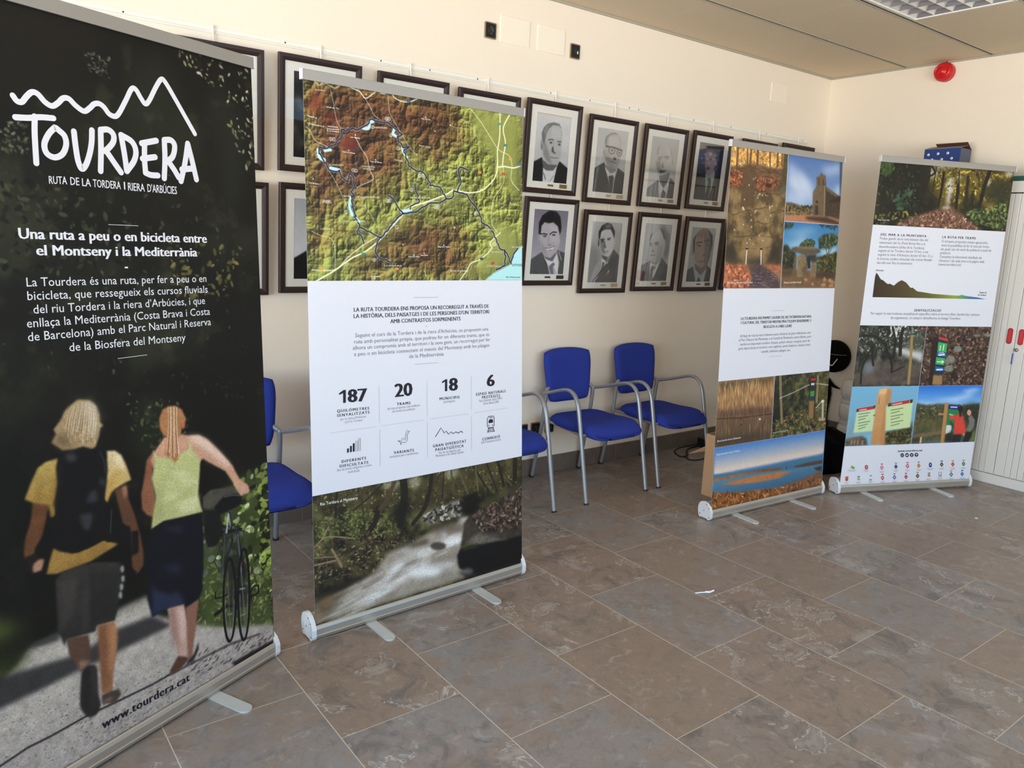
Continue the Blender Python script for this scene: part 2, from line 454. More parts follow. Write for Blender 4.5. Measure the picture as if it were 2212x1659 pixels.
socket(3.309, 3.387, 2.701, 2.790, 'data', 'black data socket with a white tab high on the wall, right of the blank plates', 'socket')
socket(3.03, 3.108, 0.280, 0.368, 'plain', 'low black wall socket almost hidden behind the chair seat next to the map banner', 'socket')
socket(3.135, 3.213, 0.282, 0.370, 'power', 'low black wall socket to the left of a silver chair leg', 'socket')
socket(3.256, 3.334, 0.285, 0.370, 'power', 'low black wall socket to the right of a silver chair leg', 'socket')

def plate(x0, x1, z0, z1, label):
    o = MB().rbox((-(x1 - x0) / 2, -.006, -(z1 - z0) / 2), ((x1 - x0) / 2, .002, (z1 - z0) / 2), .002).build('cover_plate', M['plate_wall'], None, ((x0 + x1) / 2, YB, (z0 + z1) / 2))
    tag(o, label, 'cover plate')
plate(2.769, 2.985, 2.702, 2.854, 'cream blank wall plate beside the high power socket')
plate(3.047, 3.262, 2.703, 2.855, 'cream blank wall plate beside the high data socket')
plate(5.407, 5.618, 2.724, 2.868, 'cream blank wall plate near the ceiling corner')

# picture rail with its screws, and the white rods hooked on it
RZ = 2.468
rail = MB()
rail.prism([(0, -.014), (-.006, -.014), (-.010, -.006), (-.004, .000), (-.004, .010), (-.008, .016), (0, .018)], (XL, YB, RZ), (0, 1, 0), (0, 0, 1), (1, 0, 0), 5.98 - XL)
rail = tag(rail.build('picture_rail', M['rod']), 'long white picture rail running along the wall above the portraits', 'picture rail')
sx = [.76, 1.48, 2.0, 2.30, 2.62, 3.17, 3.50, 3.86, 3.95, 4.52, 4.95, 5.40, 5.9]
for x in sx:
    MB().lathe([(.0001, -.0060), (.0035, -.0056), (.0042, -.003)], 10, (x, YB, RZ + .006), 'y').build('screw', M['screw'], rail)
ROD_X = [1.135, 1.66, 2.175, 2.69, 3.205, 3.722, 4.238, 4.735, 5.30, 5.83]
ROD_L = ['hooked behind the portrait frame above the dark logo banner', 'hooked left of the map banner top', 'second from the left above the map banner', 'above the right part of the map banner',
         'above the portrait of the white-haired man in a dark jacket', 'above the portrait of the man with glasses', 'above the portrait of the bald man', 'above the portrait of the man with moustache',
         'left one of the two above the fountain banner', 'last one before the corner of the room']
def rod(x, l, zb):
    m = MB()
    yy = YB - .0135
    m.tube([(x, YB - .006, RZ + .010), (x, YB - .010, RZ + .022), (x, yy, RZ + .020), (x, yy, RZ + .005), (x, yy, RZ - .05), (x, YB - .012, RZ - .1), (x, YB - .012, zb)], .0042, 8)
    tag(m.build('hanging_rod', M['rod']), 'thin white picture hanging rod ' + l, 'hanging rod', 'white hanging rods on the picture rail')
for i, x in enumerate(ROD_X):
    rod(x, ROD_L[i], 1.72 if i in (0, 1, 4, 5, 6, 7, 8) else 2.2)

# red siren under the ceiling on the right wall
t = thing('alarm_siren', 'red round alarm siren high on the right wall just under the ceiling', 'alarm', (XR, 2.945, 2.935))
MB().lathe([(.0001, 0), (.068, 0), (.068, -.05), (.064, -.056)], 40, axis='x').build('base', M['red'], t)
MB().lathe([(.064, -.050), (.062, -.062), (.056, -.078), (.046, -.084), (.044, -.079), (.034, -.079), (.030, -.088), (.0001, -.091)], 40, axis='x').build('lens', M['red'], t)
MB().tube([(-.012, .0, .066), (-.010, .0, .079)], .006, 8).build('cable', M['black'], t)

# ceiling lamp with a polished louvre
def lamp():
    x0, x1, y0, y1 = 3.902, 5.055, 2.013 + .02, 2.63 - .02
    x1 = 5.02
    t = thing('ceiling_lamp', 'recessed ceiling lamp with a polished metal grid louvre, switched off', 'ceiling lamp', ((x0 + x1) / 2, (y0 + y1) / 2, ZC))
    w, h = (x1 - x0) / 2, (y1 - y0) / 2
    f = MB()
    for a, b in (((-w, -h, -.004), (w, -h + .016, .10)), ((-w, h - .016, -.004), (w, h, .10)), ((-w, -h + .016, -.004), (-w + .016, h - .016, .10)), ((w - .016, -h + .016, -.004), (w, h - .016, .10))):
        f.box(a, b)
    f.build('rim', M['lampwhite'], t)
    MB().box((-w + .016, -h + .016, .092), (w - .016, h - .016, .10)).build('housing', M['lampwhite'], t)
    MB().box((w, -h, -.002), (w + .033, h, .008)).build('end_strip', M['ceil'], t)
    g = MB(); nx, ny = 10, 5
    def blade(p, q, thick, zt, zb):
        d = Vector(q) - Vector(p); n = Vector((-d.y, d.x, 0)).normalized()
        a, b = Vector(p), Vector(q); up = Vector((0, 0, zt)); dn = Vector((0, 0, zb)); k = n * thick
        g.add([a + dn - n * .0008, b + dn - n * .0008, b + dn + n * .0008, a + dn + n * .0008, a + up - k, b + up - k, b + up + k, a + up + k],
              [(0, 1, 2, 3), (0, 4, 5, 1), (2, 6, 7, 3), (4, 7, 6, 5), (0, 3, 7, 4), (1, 5, 6, 2)])
    W2, H2 = w - .018, h - .018
    for i in range(nx + 1): x = -W2 + 2 * W2 * i / nx; blade((x, -H2, 0), (x, H2, 0), .047, .050, .002)
    for j in range(ny + 1): y = -H2 + 2 * H2 * j / ny; blade((-W2, y, 0), (W2, y, 0), .047, .050, .002)
    g.build('louvre', M['mirror'], t)
    for k in (-.2, 0, .2):
        MB().tube([(-w + .04, k, .076), (w - .04, k, .076)], .010, 10).build('tube_lamp', M['lampwhite'], t)
lamp()

# ------------------------------------------------------------------ blue chairs along the wall (origin on the floor between the rear feet, front is -y)
def make_chair():
    t = thing('armchair', '', 'chair')
    hw_f, hw_r = 0.265, 0.205
    for s in (-1, 1):
        m = MB(); x = s * .262
        side = [(s * .222, -.102, .600), (s * .236, -.15, .612), (s * .256, -.22, .632), (x, -.31, .660), (x, -.365, .672), (x, -.405, .669), (x, -.440, .650), (x, -.466, .617), (x, -.482, .575), (x, -.493, .53), (x, -.520, .40), (x, -.560, .20), (x, -.600, .006)]
        m.tube(smoothline(side, 5), .0155, 12, sx=.72, up=(1, 0, 0))
        a = m.build('arm_and_front_leg', M['chair_tube'], t)
        MB().tube([(x, -.6005, .010), (x, -.602, .0)], .0165, 10, sx=.8, up=(1, 0, 0)).build('foot_cap', M['rubber'], a)
        r = MB(); xr = s * .208
        r.tube(smoothline([(s * .213, 0.0, .004), (xr, -.048, .24), (xr, -.084, .43), (xr * 1.0, -.100, .585), (xr * .97, -.098, .606), (xr * .86, -.088, .625), (xr * .70, -.078, .64)], 5), .0135, 12)
        r.tube([(s * .214, -.0995, .600), (s * .226, -.106, .6015)], .010, 10)
        b = r.build('rear_leg', M['chair_tube'], t)
        MB().lathe([(.0001, 0), (.016, 0), (.016, .008), (.0142, .018)], 14, (s * .2135, 0.0, 0)).build('foot_cap', M['rubber'], b)
    c = MB()
    c.tube([(-.208, -.083, .418), (.208, -.083, .418)], .008, 10)
    for s in (-1, 1): c.tube(smoothline([(s * .208, -.085, .418), (s * .20, -.2, .412), (s * .215, -.4, .405), (s * .258, -.512, .412)], 4), .009, 10)
    c.tube([(-.258, -.512, .412), (.258, -.512, .412)], .010, 10)
    c.build('seat_frame', M['chair_tube'], t)
    # seat cushion: rounded trapezoid, saddle dip at the back and a rolled front edge
    n, k = 26, 20; vs = []; fs = []
    def outline(u):                     # u in 0..1 around, superellipse trapezoid
        an = 2 * math.pi * u; e = 0.45
        cx, sy = math.copysign(abs(math.cos(an)) ** e, math.cos(an)), math.copysign(abs(math.sin(an)) ** e, math.sin(an))
        y = -.355 + .262 * sy; wdt = .246 - .040 * (sy + 1) / 2 - .010 * (1 - sy) / 2
        return cx * wdt, y
    def zt(x, y):
        v = (y + .617) / .524
        z = .462 + .012 * math.sin(v * math.pi * 1.0) - .050 * max(0, .22 - v) ** 1.5 / .22 ** 1.5 + .016 * (abs(x) / .25) ** 2 * max(0, v - .1) - .012 * math.exp(-((v - .55) / .2) ** 2)
        return z
    N_ = 56
    rings = [(1.0 - .985 * (j / 11.0) ** 1.0) for j in range(12)]
    for j, sc in enumerate(rings):
        for i in range(N_):
            x, y = outline(i / N_); x, y = x * sc, -.355 + (y + .355) * sc
            dz = -.026 * max(0, (sc - .80) / .20) ** 2.2
            vs.append((x, y, zt(x, y) + dz))
    nb = len(vs)
    low = [(1.012, -.040), (1.0, -.055), (.95, -.064), (.7, -.066), (.02, -.066)]
    for sc, dz in low:
        for i in range(N_):
            x, y = outline(i / N_); x, y = x * sc, -.355 + (y + .355) * sc
            vs.append((x, y, zt(x, y) * .4 + .462 * .6 + dz))
    def rng(a, b, flip):
        for i in range(N_):
            q = (a + i, a + (i + 1) % N_, b + (i + 1) % N_, b + i); fs.append(q if not flip else q[::-1])
    for j in range(11): rng(j * N_, (j + 1) * N_, False)
    rng(0, nb, True)
    for j in range(4): rng(nb + j * N_, nb + (j + 1) * N_, True)
    fs.append(tuple(range(11 * N_, 12 * N_))); fs.append(tuple(nb + 4 * N_ + i for i in range(N_))[::-1])
    m = MB(); m.add(vs, fs, True); m.build('seat', M['blue'], t)
    # backrest cushion: curved around the sitter, narrower at its foot
    vs = []; fs = []; nu, nv = 22, 18
    def bk(u, v, side):
        e = 0.30
        wd = .176 + .036 * v ** .8
        uu, vv = 2 * u - 1, 2 * v - 1
        # squircle mapping keeps the corners round
        kx = uu * math.sqrt(max(0, 1 - .16 * vv ** 4)); kz = vv * math.sqrt(max(0, 1 - .13 * uu ** 4))
        x = kx * wd; z = .695 + kz * .170 + .012 * (1 - uu * uu) * v
        rim = max(abs(uu), abs(vv)); th = .026 * math.sqrt(max(0, 1 - rim ** 8)) + .003
        y0 = -.100 + .055 * (z - .53) / .34 + .028 * (1 - (x / .21) ** 2) - .006
        return (x, y0 - (th if side == 0 else -th * .9), z)
    for side in (0, 1):
        for j in range(nv + 1):
            for i in range(nu + 1): vs.append(bk(i / nu, j / nv, side))
    q = (nu + 1) * (nv + 1)
    for j in range(nv):
        for i in range(nu):
            a = j * (nu + 1) + i; f = (a, a + 1, a + nu + 2, a + nu + 1)
            fs.append(f); fs.append(tuple(q + x for x in f[::-1]))
    bd = [i for i in range(nu + 1)] + [j * (nu + 1) + nu for j in range(1, nv + 1)] + [nv * (nu + 1) + i for i in range(nu - 1, -1, -1)] + [j * (nu + 1) for j in range(nv - 1, 0, -1)]
    for a, b in zip(bd, bd[1:] + bd[:1]): fs.append((b, a, q + a, q + b))
    m = MB(); m.add(vs, fs, True); m.build('backrest', M['blue'], t)
    return t
chairs = [(1.105, 3.705, -1.5, 'blue padded armchair between the dark logo banner and the map banner, mostly hidden'),
          (1.785, 3.80, 0, 'blue padded armchair hidden behind the map banner with only a rear leg showing'),
          (2.572, 3.868, 0, 'blue padded armchair half hidden by the right edge of the map banner'),
          (3.352, 3.868, 0, 'blue padded armchair seen whole, the nearer of the two between the map and fountain banners'),
          (3.990, 3.868, .5, 'blue padded armchair seen whole, the one next to the open cardboard box')]
proto = make_chair()
for i, (x, y, a, l) in enumerate(chairs):
    c = proto if i == 0 else copy_tree(proto)
    c.location = (x, y - .017, 0); c.rotation_euler.z = math.radians(a)
    tag(c, l, 'chair', 'blue armchairs along the wall')

# ------------------------------------------------------------------ cabinet at the right wall
def cabinet():
    xf, xb, y1, y0, Hc = 5.925, XR - .013, 2.93, 1.21, 2.10
    t = thing('tambour_cabinet', 'tall light grey cabinet with slatted roller doors and a dark green top', 'cabinet', (xb, (y0 + y1) / 2, 0))
    D = xb - xf; w = (y1 - y0) / 2
    b = MB()
    b.box((-D + .012, w - .02, .07), (0, w, Hc)); b.box((-D + .012, -w, .07), (0, -w + .02, Hc)); b.box((-.008, -w + .02, .07), (0, w - .02, Hc))
    b.box((-D + .012, -w + .02, .07), (-.008, w - .02, .09)); b.box((-D + .012, -w + .02, Hc - .02), (-.008, w - .02, Hc))
    b.build('body', M['cab'], t)
    MB().rbox((-D - .002, -w, Hc - .075), (-D + .014, w, Hc), .002).build('header', M['cab'], t)
    MB().rbox((-D - .004, -w - .004, Hc), (0, w + .004, Hc + .032), .003).build('top', M['green'], t)
    MB().rbox((-D - .002, -w, 0), (0, w, .068), .002).build('plinth', M['cab'], t)
    yc = 2.085 - (y0 + y1) / 2
    for s in (1, -1):
        m = MB(); z0, z1 = .074, Hc - .082
        e = w - .022
        edge = yc + s * .0015; end = s * e
        lead = edge + s * .062
        lo, hi = sorted((edge, lead)); m.rbox((-D, lo, z0), (-D + .014, hi, z1), .0025)
        y = lead
        while abs(y) < e - .004 or (y * s) < 0:
            yn = y + s * .0405
            if s * yn > e: yn = s * e
            lo, hi = sorted((y + s * .0009, yn - s * .0006))
            if hi - lo < .004: break
            m.rbox((-D + .003, lo, z0), (-D + .012, hi, z1), .003)
            y = yn
        d = m.build('door', M['cab'], t)
        h = MB(); yy = yc + s * (.036 if s > 0 else .034)
        h.prism(rrect(-.0165, -.055, .0165, .055, .0164, 8), (-D - .0005, yy, 1.058), (0, 1, 0), (0, 0, 1), (-1, 0, 0), .0045)
        h = bevel(h.build('handle', M['redhandle'], d), .0015)
        g = MB(); g.prism(rrect(-.0095, -.045, .0095, .045, .0094, 8), (-D - .005, yy, 1.058), (0, 1, 0), (0, 0, 1), (-1, 0, 0), .0008)
        g.build('grip', mat('red_grip', rgb(188, 50, 58), 0.45, noise=0.03), d)
    l = MB(); l.lathe([(.0001, -.012), (.010, -.012), (.011, -.010), (.013, 0)], 24, (-D, yc - .018, .968), 'x'); lk = l.build('lock', M['steel'], t)
    k = MB(); k.box((-D - .030, yc - .019, .962), (-D - .012, yc - .017, .974)); k.tube([(-D - .03, yc - .018, .968 + .012), (-D - .03, yc - .006, .968), (-D - .03, yc - .018, .956), (-D - .03, yc - .030, .968)], .0022, 8, closed=True)
    k.build('key', M['steel'], lk)
    g = MB(); g.rbox((-D - .034, yc - .014, .868), (-D - .028, yc - .006, .945), .002); g.build('key_tag', M['bluekey'], lk)
    return Hc + .032
CAB_TOP = cabinet()

# blue box with white dots on the cabinet
def bluebox():
    xf, xb, y1, y0, z0, z1 = 5.945, 6.115, 2.885, 2.632, CAB_TOP, 2.345
    t = thing('dotted_box', 'dark blue cardboard box with white dots and open brown flaps on the cabinet', 'box', ((xf + xb) / 2, (y0 + y1) / 2, z0))
    w, d, h = (y1 - y0) / 2, (xb - xf) / 2, z1 - z0
    MB().box((-d, -w, 0), (-d + .003, w, h)).build('front_panel', M['bluebox'], t)
    s = MB(); s.box((-d + .003, -w, 0), (d, -w + .003, h)); s.build('side_panel', M['bluebox_side'], t)
    s = MB(); s.box((-d + .003, w - .003, 0), (d, w, h)); s.build('side_panel', M['bluebox'], t)
    MB().box((d - .003, -w + .003, 0), (d, w - .003, h)).build('back_panel', M['bluebox'], t)
    MB().box((-d + .003, -w + .003, 0), (d - .003, w - .003, .003)).build('bottom', M['flap'], t)
    f = MB(); f.prism([(-d, h), (-d + .105, h + .024), (-d + .105, h + .027), (-d, h + .003)], (0, -w, 0), (1, 0, 0), (0, 0, 1), (0, 1, 0), 2 * w); f.build('flap', mat('pale_flap_edge', rgb(116, 112, 112), 0.6, noise=0.05), t)
    f = MB(); f.prism([(d, h), (d - .075, h + .048), (d - .078, h + .046), (d - .003, h)], (0, -w, 0), (1, 0, 0), (0, 0, 1), (0, 1, 0), 2 * w - .03); f.build('flap', M['flap'], t)
    for (yy, zz) in ((.096, .175), (.028, .179), (-.040, .180), (.065, .138), (-.003, .138), (-.071, .142), (.096, .10), (.028, .10), (-.040, .10)):
        q = MB(); q.lathe([(.0001, -.0008), (.0095, -.0008), (.0095, 0)], 20, (-d, yy, zz), 'x'); o = q.build('white_dot', M['whiteprint'], t)
        q = MB(); q.box((-d - .0012, yy - .0012, zz - .004), (-d - .0009, yy + .0012, zz + .004)); q.build('dot_mark', M['screw'], o)
bluebox()

# cardboard box behind the fountain banner
def cardboard():
    t = thing('cardboard_box', 'open brown cardboard box standing behind the left edge of the fountain banner', 'box', (3.888, 3.02, 0))
    L, D, h, k = .42, .20, .405, .004
    MB().box((0, -D, 0), (k, 0, h)).build('left_side', M['card'], t)
    MB().box((L - k, -D, 0), (L, 0, h)).build('right_side', M['card'], t)
    MB().box((k, -k, 0), (L - k, 0, h)).build('back_side', M['card'], t)
    MB().box((k, -D, 0), (L - k, -D + k, h)).build('front_side', M['card'], t)
    MB().box((k, -D + k, 0), (L - k, -k, k)).build('bottom', M['card'], t)
    f = MB(); f.add([(0, 0, .318), (0, 0, .286), (-.148, .006, .290), (0, .004, .318), (0, .004, .286), (-.148, .010, .290)], [(0, 1, 2), (3, 5, 4), (0, 3, 4, 1), (1, 4, 5, 2), (2, 5, 3, 0)])
    f.build('torn_flap', M['card'], t)
cardboard()

# black cable with its adapter on the floor by the wall
t = thing('power_cable', 'black power cable lying in loops with its adapter on the floor by the wall', 'cable', (4.75, 3.76, 0))
def cb(pts): return [(x - 4.75, y - 3.76, z) for x, y, z in smoothline(pts, 8)]
m = MB()
m.tube(cb([(4.83, 3.80, .03), (4.80, 3.83, .012), (4.70, 3.845, .006), (4.60, 3.835, .006), (4.52, 3.80, .006), (4.47, 3.74, .006), (4.44, 3.67, .006), (4.50, 3.655, .010), (4.58, 3.73, .012), (4.68, 3.79, .010), (4.78, 3.80, .010), (4.84, 3.78, .008)]), .0048, 8)
m.tube(cb([(4.84, 3.77, .03), (4.78, 3.80, .006), (4.66, 3.78, .006), (4.54, 3.70, .006), (4.45, 3.62, .006), (4.44, 3.56, .006), (4.50, 3.54, .006), (4.60, 3.545, .006), (4.72, 3.555, .006), (4.86, 3.58, .006)]), .0048, 8)
m.build('cord', M['black'], t)
MB().rbox((.055, -.04, 0), (.135, .06, .075), .006).build('adapter', M['black'], t)

# white bits on the floor
m = MB(); m.tube([(0, 0, .003), (.02, -.006, .003), (.045, -.018, .003), (.062, -.034, .004), (.078, -.040, .010)], .0028, 8)
m.tube([(.045, -.020, .0065), (.062, -.036, .0085), (.080, -.043, .014)], .0035, 8)
tag(m.build('plastic_tie', M['whiteprint'], None, (2.712, 2.088, 0)), 'small white plastic tie lying on the floor tiles in front of the chairs', 'plastic tie')
m = MB(); m.prism([(-.012, -.004), (.008, -.008), (.014, .004), (-.006, .009)], (0, 0, 0), (1, 0, 0), (0, 1, 0), (0, 0, 1), .002)
tag(m.build('paper_scrap', M['whiteprint'], None, (5.038, 1.823, 0)), 'tiny white scrap of paper on the floor in front of the rightmost banner', 'paper scrap')

# corner between the two right-hand banners
def film_pack():
    t = thing('wrapped_roll_pack', 'tall pack of white rolls in clear shiny film standing by the right wall', 'pack', (6.10, 3.19, 0))
    h = .178
    for k in range(3):
        for j, yy in enumerate((.085, -.085)):
            m = MB(); z = k * h
            prof = [(.0001, z + .001), (.05, z), (.078, z + .012), (.094, z + .045), (.097, z + h / 2), (.094, z + h - .045), (.078, z + h - .010), (.05, z + h), (.0001, z + h)]
            m.lathe(prof, 28, (0, yy, 0)); m.build('roll', M['plastic'], t)
    m = MB()
    for k in (1, 2):
        z = k * h; m.prism(rrect(-.088, -.172, .088, .172, .08, 8), (0, 0, z - .012), (1, 0, 0), (0, 1, 0), (0, 0, 1), .024, True)
    m.build('film_fold', M['plastic'], t)
    q = MB(); vs = []; fs = []
    for i in range(9):
        a = math.radians(135 + 45 * i / 8)
        for z in (.055, .10): vs.append((.0985 * math.cos(a), .085 + .0985 * math.sin(a), z))
    fs = [(2 * i, 2 * i + 1, 2 * i + 3, 2 * i + 2) for i in range(8)]
    q.add(vs, fs, True); o = q.build('green_logo', M['greenprint'], t)
    md = o.modifiers.new('s', 'SOLIDIFY'); md.thickness = .001
film_pack()

t = thing('round_case', 'black rounded case with a thin silver line and a silver wire handle on the wall', 'case', (XR, 3.535, .692))
m = MB(); prof = []
for i in range(15):
    a = math.pi / 2 * i / 14; prof.append((.140 * math.cos(a) ** .55 if i < 14 else .0001, -.06 - .10 * math.sin(a)))
m.lathe([(.0001, 0), (.125, 0), (.138, -.02)] + prof, 40, axis='x'); m.build('shell', M['blackcloth'], t)
m = MB(); m.tube([(-.04 - .128 * math.sqrt(max(0, 1 - (y / .1415) ** 2)) ** .55, y, .028 - .02 * y) for y in [-.138 + .276 * i / 24 for i in range(25)]], .0018, 8); m.build('seam_line', M['nickel'], t)
m = MB(); m.tube(smoothline([(-.145, -.088, -.005), (-.165, -.088, -.022), (-.168, -.062, -.062), (-.168, -.045, -.062), (-.168, .03, -.036), (-.165, .045, -.02), (-.150, .040, -.008)], 4), .0042, 8); m.build('handle', M['rod'], t)

t = thing('hanging_cloth', 'black cloth hanging by the wall with a pointed fold sticking out beside the fountain banner', 'cloth', (6.19, 3.60, 0))
m = MB(); vs = []; fs = []
P_ = [(.012, .505, .012), (.030, .49, .035), (.03, .44, .06), (.03, .36, .075), (.01, .26, .085), (.0, .16, .09), (.01, .08, .09), (.0, .0, .10)]
n = 16
for (bul, z, hw) in P_:
    for i in range(n):
        a = 2 * math.pi * i / n; vs.append((.038 * math.cos(a) * (1 + .15 * math.sin(5 * a)), hw * math.sin(a) - bul + .03, z))
for j in range(len(P_) - 1):
    for i in range(n): fs.append((j * n + i, j * n + (i + 1) % n, (j + 1) * n + (i + 1) % n, (j + 1) * n + i))
fs.append(tuple(range(n))); fs.append(tuple(range((len(P_) - 1) * n, len(P_) * n))[::-1])
m.add(vs, fs, True); m.build('drape', M['blackcloth'], t)
m = MB(); m.tube(smoothline([(0, .03, .485), (0, -.02, .475), (0, -.06, .45), (0, -.10, .43), (0, -.155, .418)], 5), [.03, .030, .029, .028, .027, .026, .025, .024, .022, .020, .018, .016, .015, .014, .013, .012, .011, .009, .007, .005, .003], 12); m.build('pointed_fold', M['blackcloth'], t)

# black bag on the floor behind the two right-hand banners
def bag():
    t = thing('cloth_bag', 'black shapeless bag on the floor in the gap between the two right-hand banners', 'bag', (5.20, 2.965, 0))
    vs = []; fs = []; n, k = 36, 16
    rnd = random.Random(4)
    for j in range(k + 1):
        v = j / k
        z = .262 * v
        for i in range(n):
            a = 2 * math.pi * i / n
            e = .6
            cx = math.copysign(abs(math.cos(a)) ** e, math.cos(a)); sy = math.copysign(abs(math.sin(a)) ** e, math.sin(a))
            tap = (1 - .10 * v ** 2) * (1 if v < .85 else 1 - ((v - .85) / .15) ** 2 * .55)
            wob = 1 + .04 * math.sin(3 * a + 4 * v) + .03 * math.sin(7 * a - 5 * v)
            zz = z + v * (.018 * math.sin(2.0 * a + 1.0) + .014 * math.sin(5 * a)) + .012 * rnd.uniform(-1, 1) * (v > .6)
            vs.append((.225 * cx * tap * wob, .150 * sy * tap * wob, max(0, zz)))
    for j in range(k):
        for i in range(n): fs.append((j * n + i, j * n + (i + 1) % n, (j + 1) * n + (i + 1) % n, (j + 1) * n + i))
    fs.append(tuple(range(n))[::-1]); fs.append(tuple(range(k * n, (k + 1) * n)))
    m = MB(); m.add(vs, fs, True); m.build('bag_body', M['blackcloth'], t)
    h = MB(); h.tube(smoothline([(-.08, 0, .25), (-.05, .02, .275), (.02, .03, .285), (.08, .01, .262)], 5), .008, 8); h.build('strap', M['blackcloth'], t)
bag()
# ------------------------------------------------------------------ printing: pictures and lettering measured on the photograph, laid into the plane they are printed on
def ray(px, py):
    d = CR * ((px - W / 2) / F_PX) - CU * ((py - H / 2) / F_PX) + CF
    return d
class Plane:
    """an oblique flat sheet: point = O + u*U + v*V, u to the right and v downwards, in metres"""
    def __init__(s, O, U, V, taper=0.0, h=1.0):
        s.tp, s.h = taper, h              # the sheet draws in by this share towards its top edge
        s.O, s.U, s.V = (np.array(x, float) for x in (O, U, V))
        s.N = np.cross(s.V, s.U); s.N /= np.linalg.norm(s.N)
        if np.dot(s.N, EYE - s.O) < 0: s.N = -s.N
        s.A = np.linalg.pinv(np.array([s.U, s.V]).T)
    def uv(s, px, py):
        d = ray(px, py); k = np.dot(s.O - EYE, s.N) / np.dot(d, s.N)
        u, v = s.A @ (EYE + d * k - s.O)
        return np.array([.5 + (u - .5) / (1 - s.tp * (1 - v / s.h)) if s.tp else u, v])
    def at(s, u, v, lift=0.0):
        if s.tp: u = .5 + (u - .5) * (1 - s.tp * (1 - v / s.h))
        return s.O + u * s.U + v * s.V + lift * s.N
def Z(ox, oy, k):
    """coordinates read in an enlarged view of the photograph"""
    return lambda *pts: [(ox + x / k, oy + y / k) for x, y in pts]
PX = Z(0, 0, 1)

def vnoise(shape, n, rng):
    """smooth value noise, n cells across the longer side"""
    h, w = shape; s = max(h, w) / n
    gh, gw = int(h / s) + 3, int(w / s) + 3
    g = rng.random((gh, gw))
    y = np.arange(h) / s; x = np.arange(w) / s
    yi, xi = y.astype(int), x.astype(int); fy, fx = y - yi, x - xi
    fy, fx = fy * fy * (3 - 2 * fy), fx * fx * (3 - 2 * fx)
    a = g[yi][:, xi]; b = g[yi][:, xi + 1]; c = g[yi + 1][:, xi]; d = g[yi + 1][:, xi + 1]
    fy = fy[:, None]; fx = fx[None, :]
    return (a * (1 - fx) + b * fx) * (1 - fy) + (c * (1 - fx) + d * fx) * fy
def fbm(shape, n, oct=5, seed=0, gain=0.55):
    rng = np.random.default_rng(seed); out = 0; amp = 1; tot = 0
    for _ in range(oct):
        out = out + amp * vnoise(shape, n, rng); tot += amp; amp *= gain; n *= 2
        if n > max(shape): break
    return out / tot
def sstep(a, b, x):
    t = np.clip((x - a) / (b - a), 0, 1); return t * t * (3 - 2 * t)

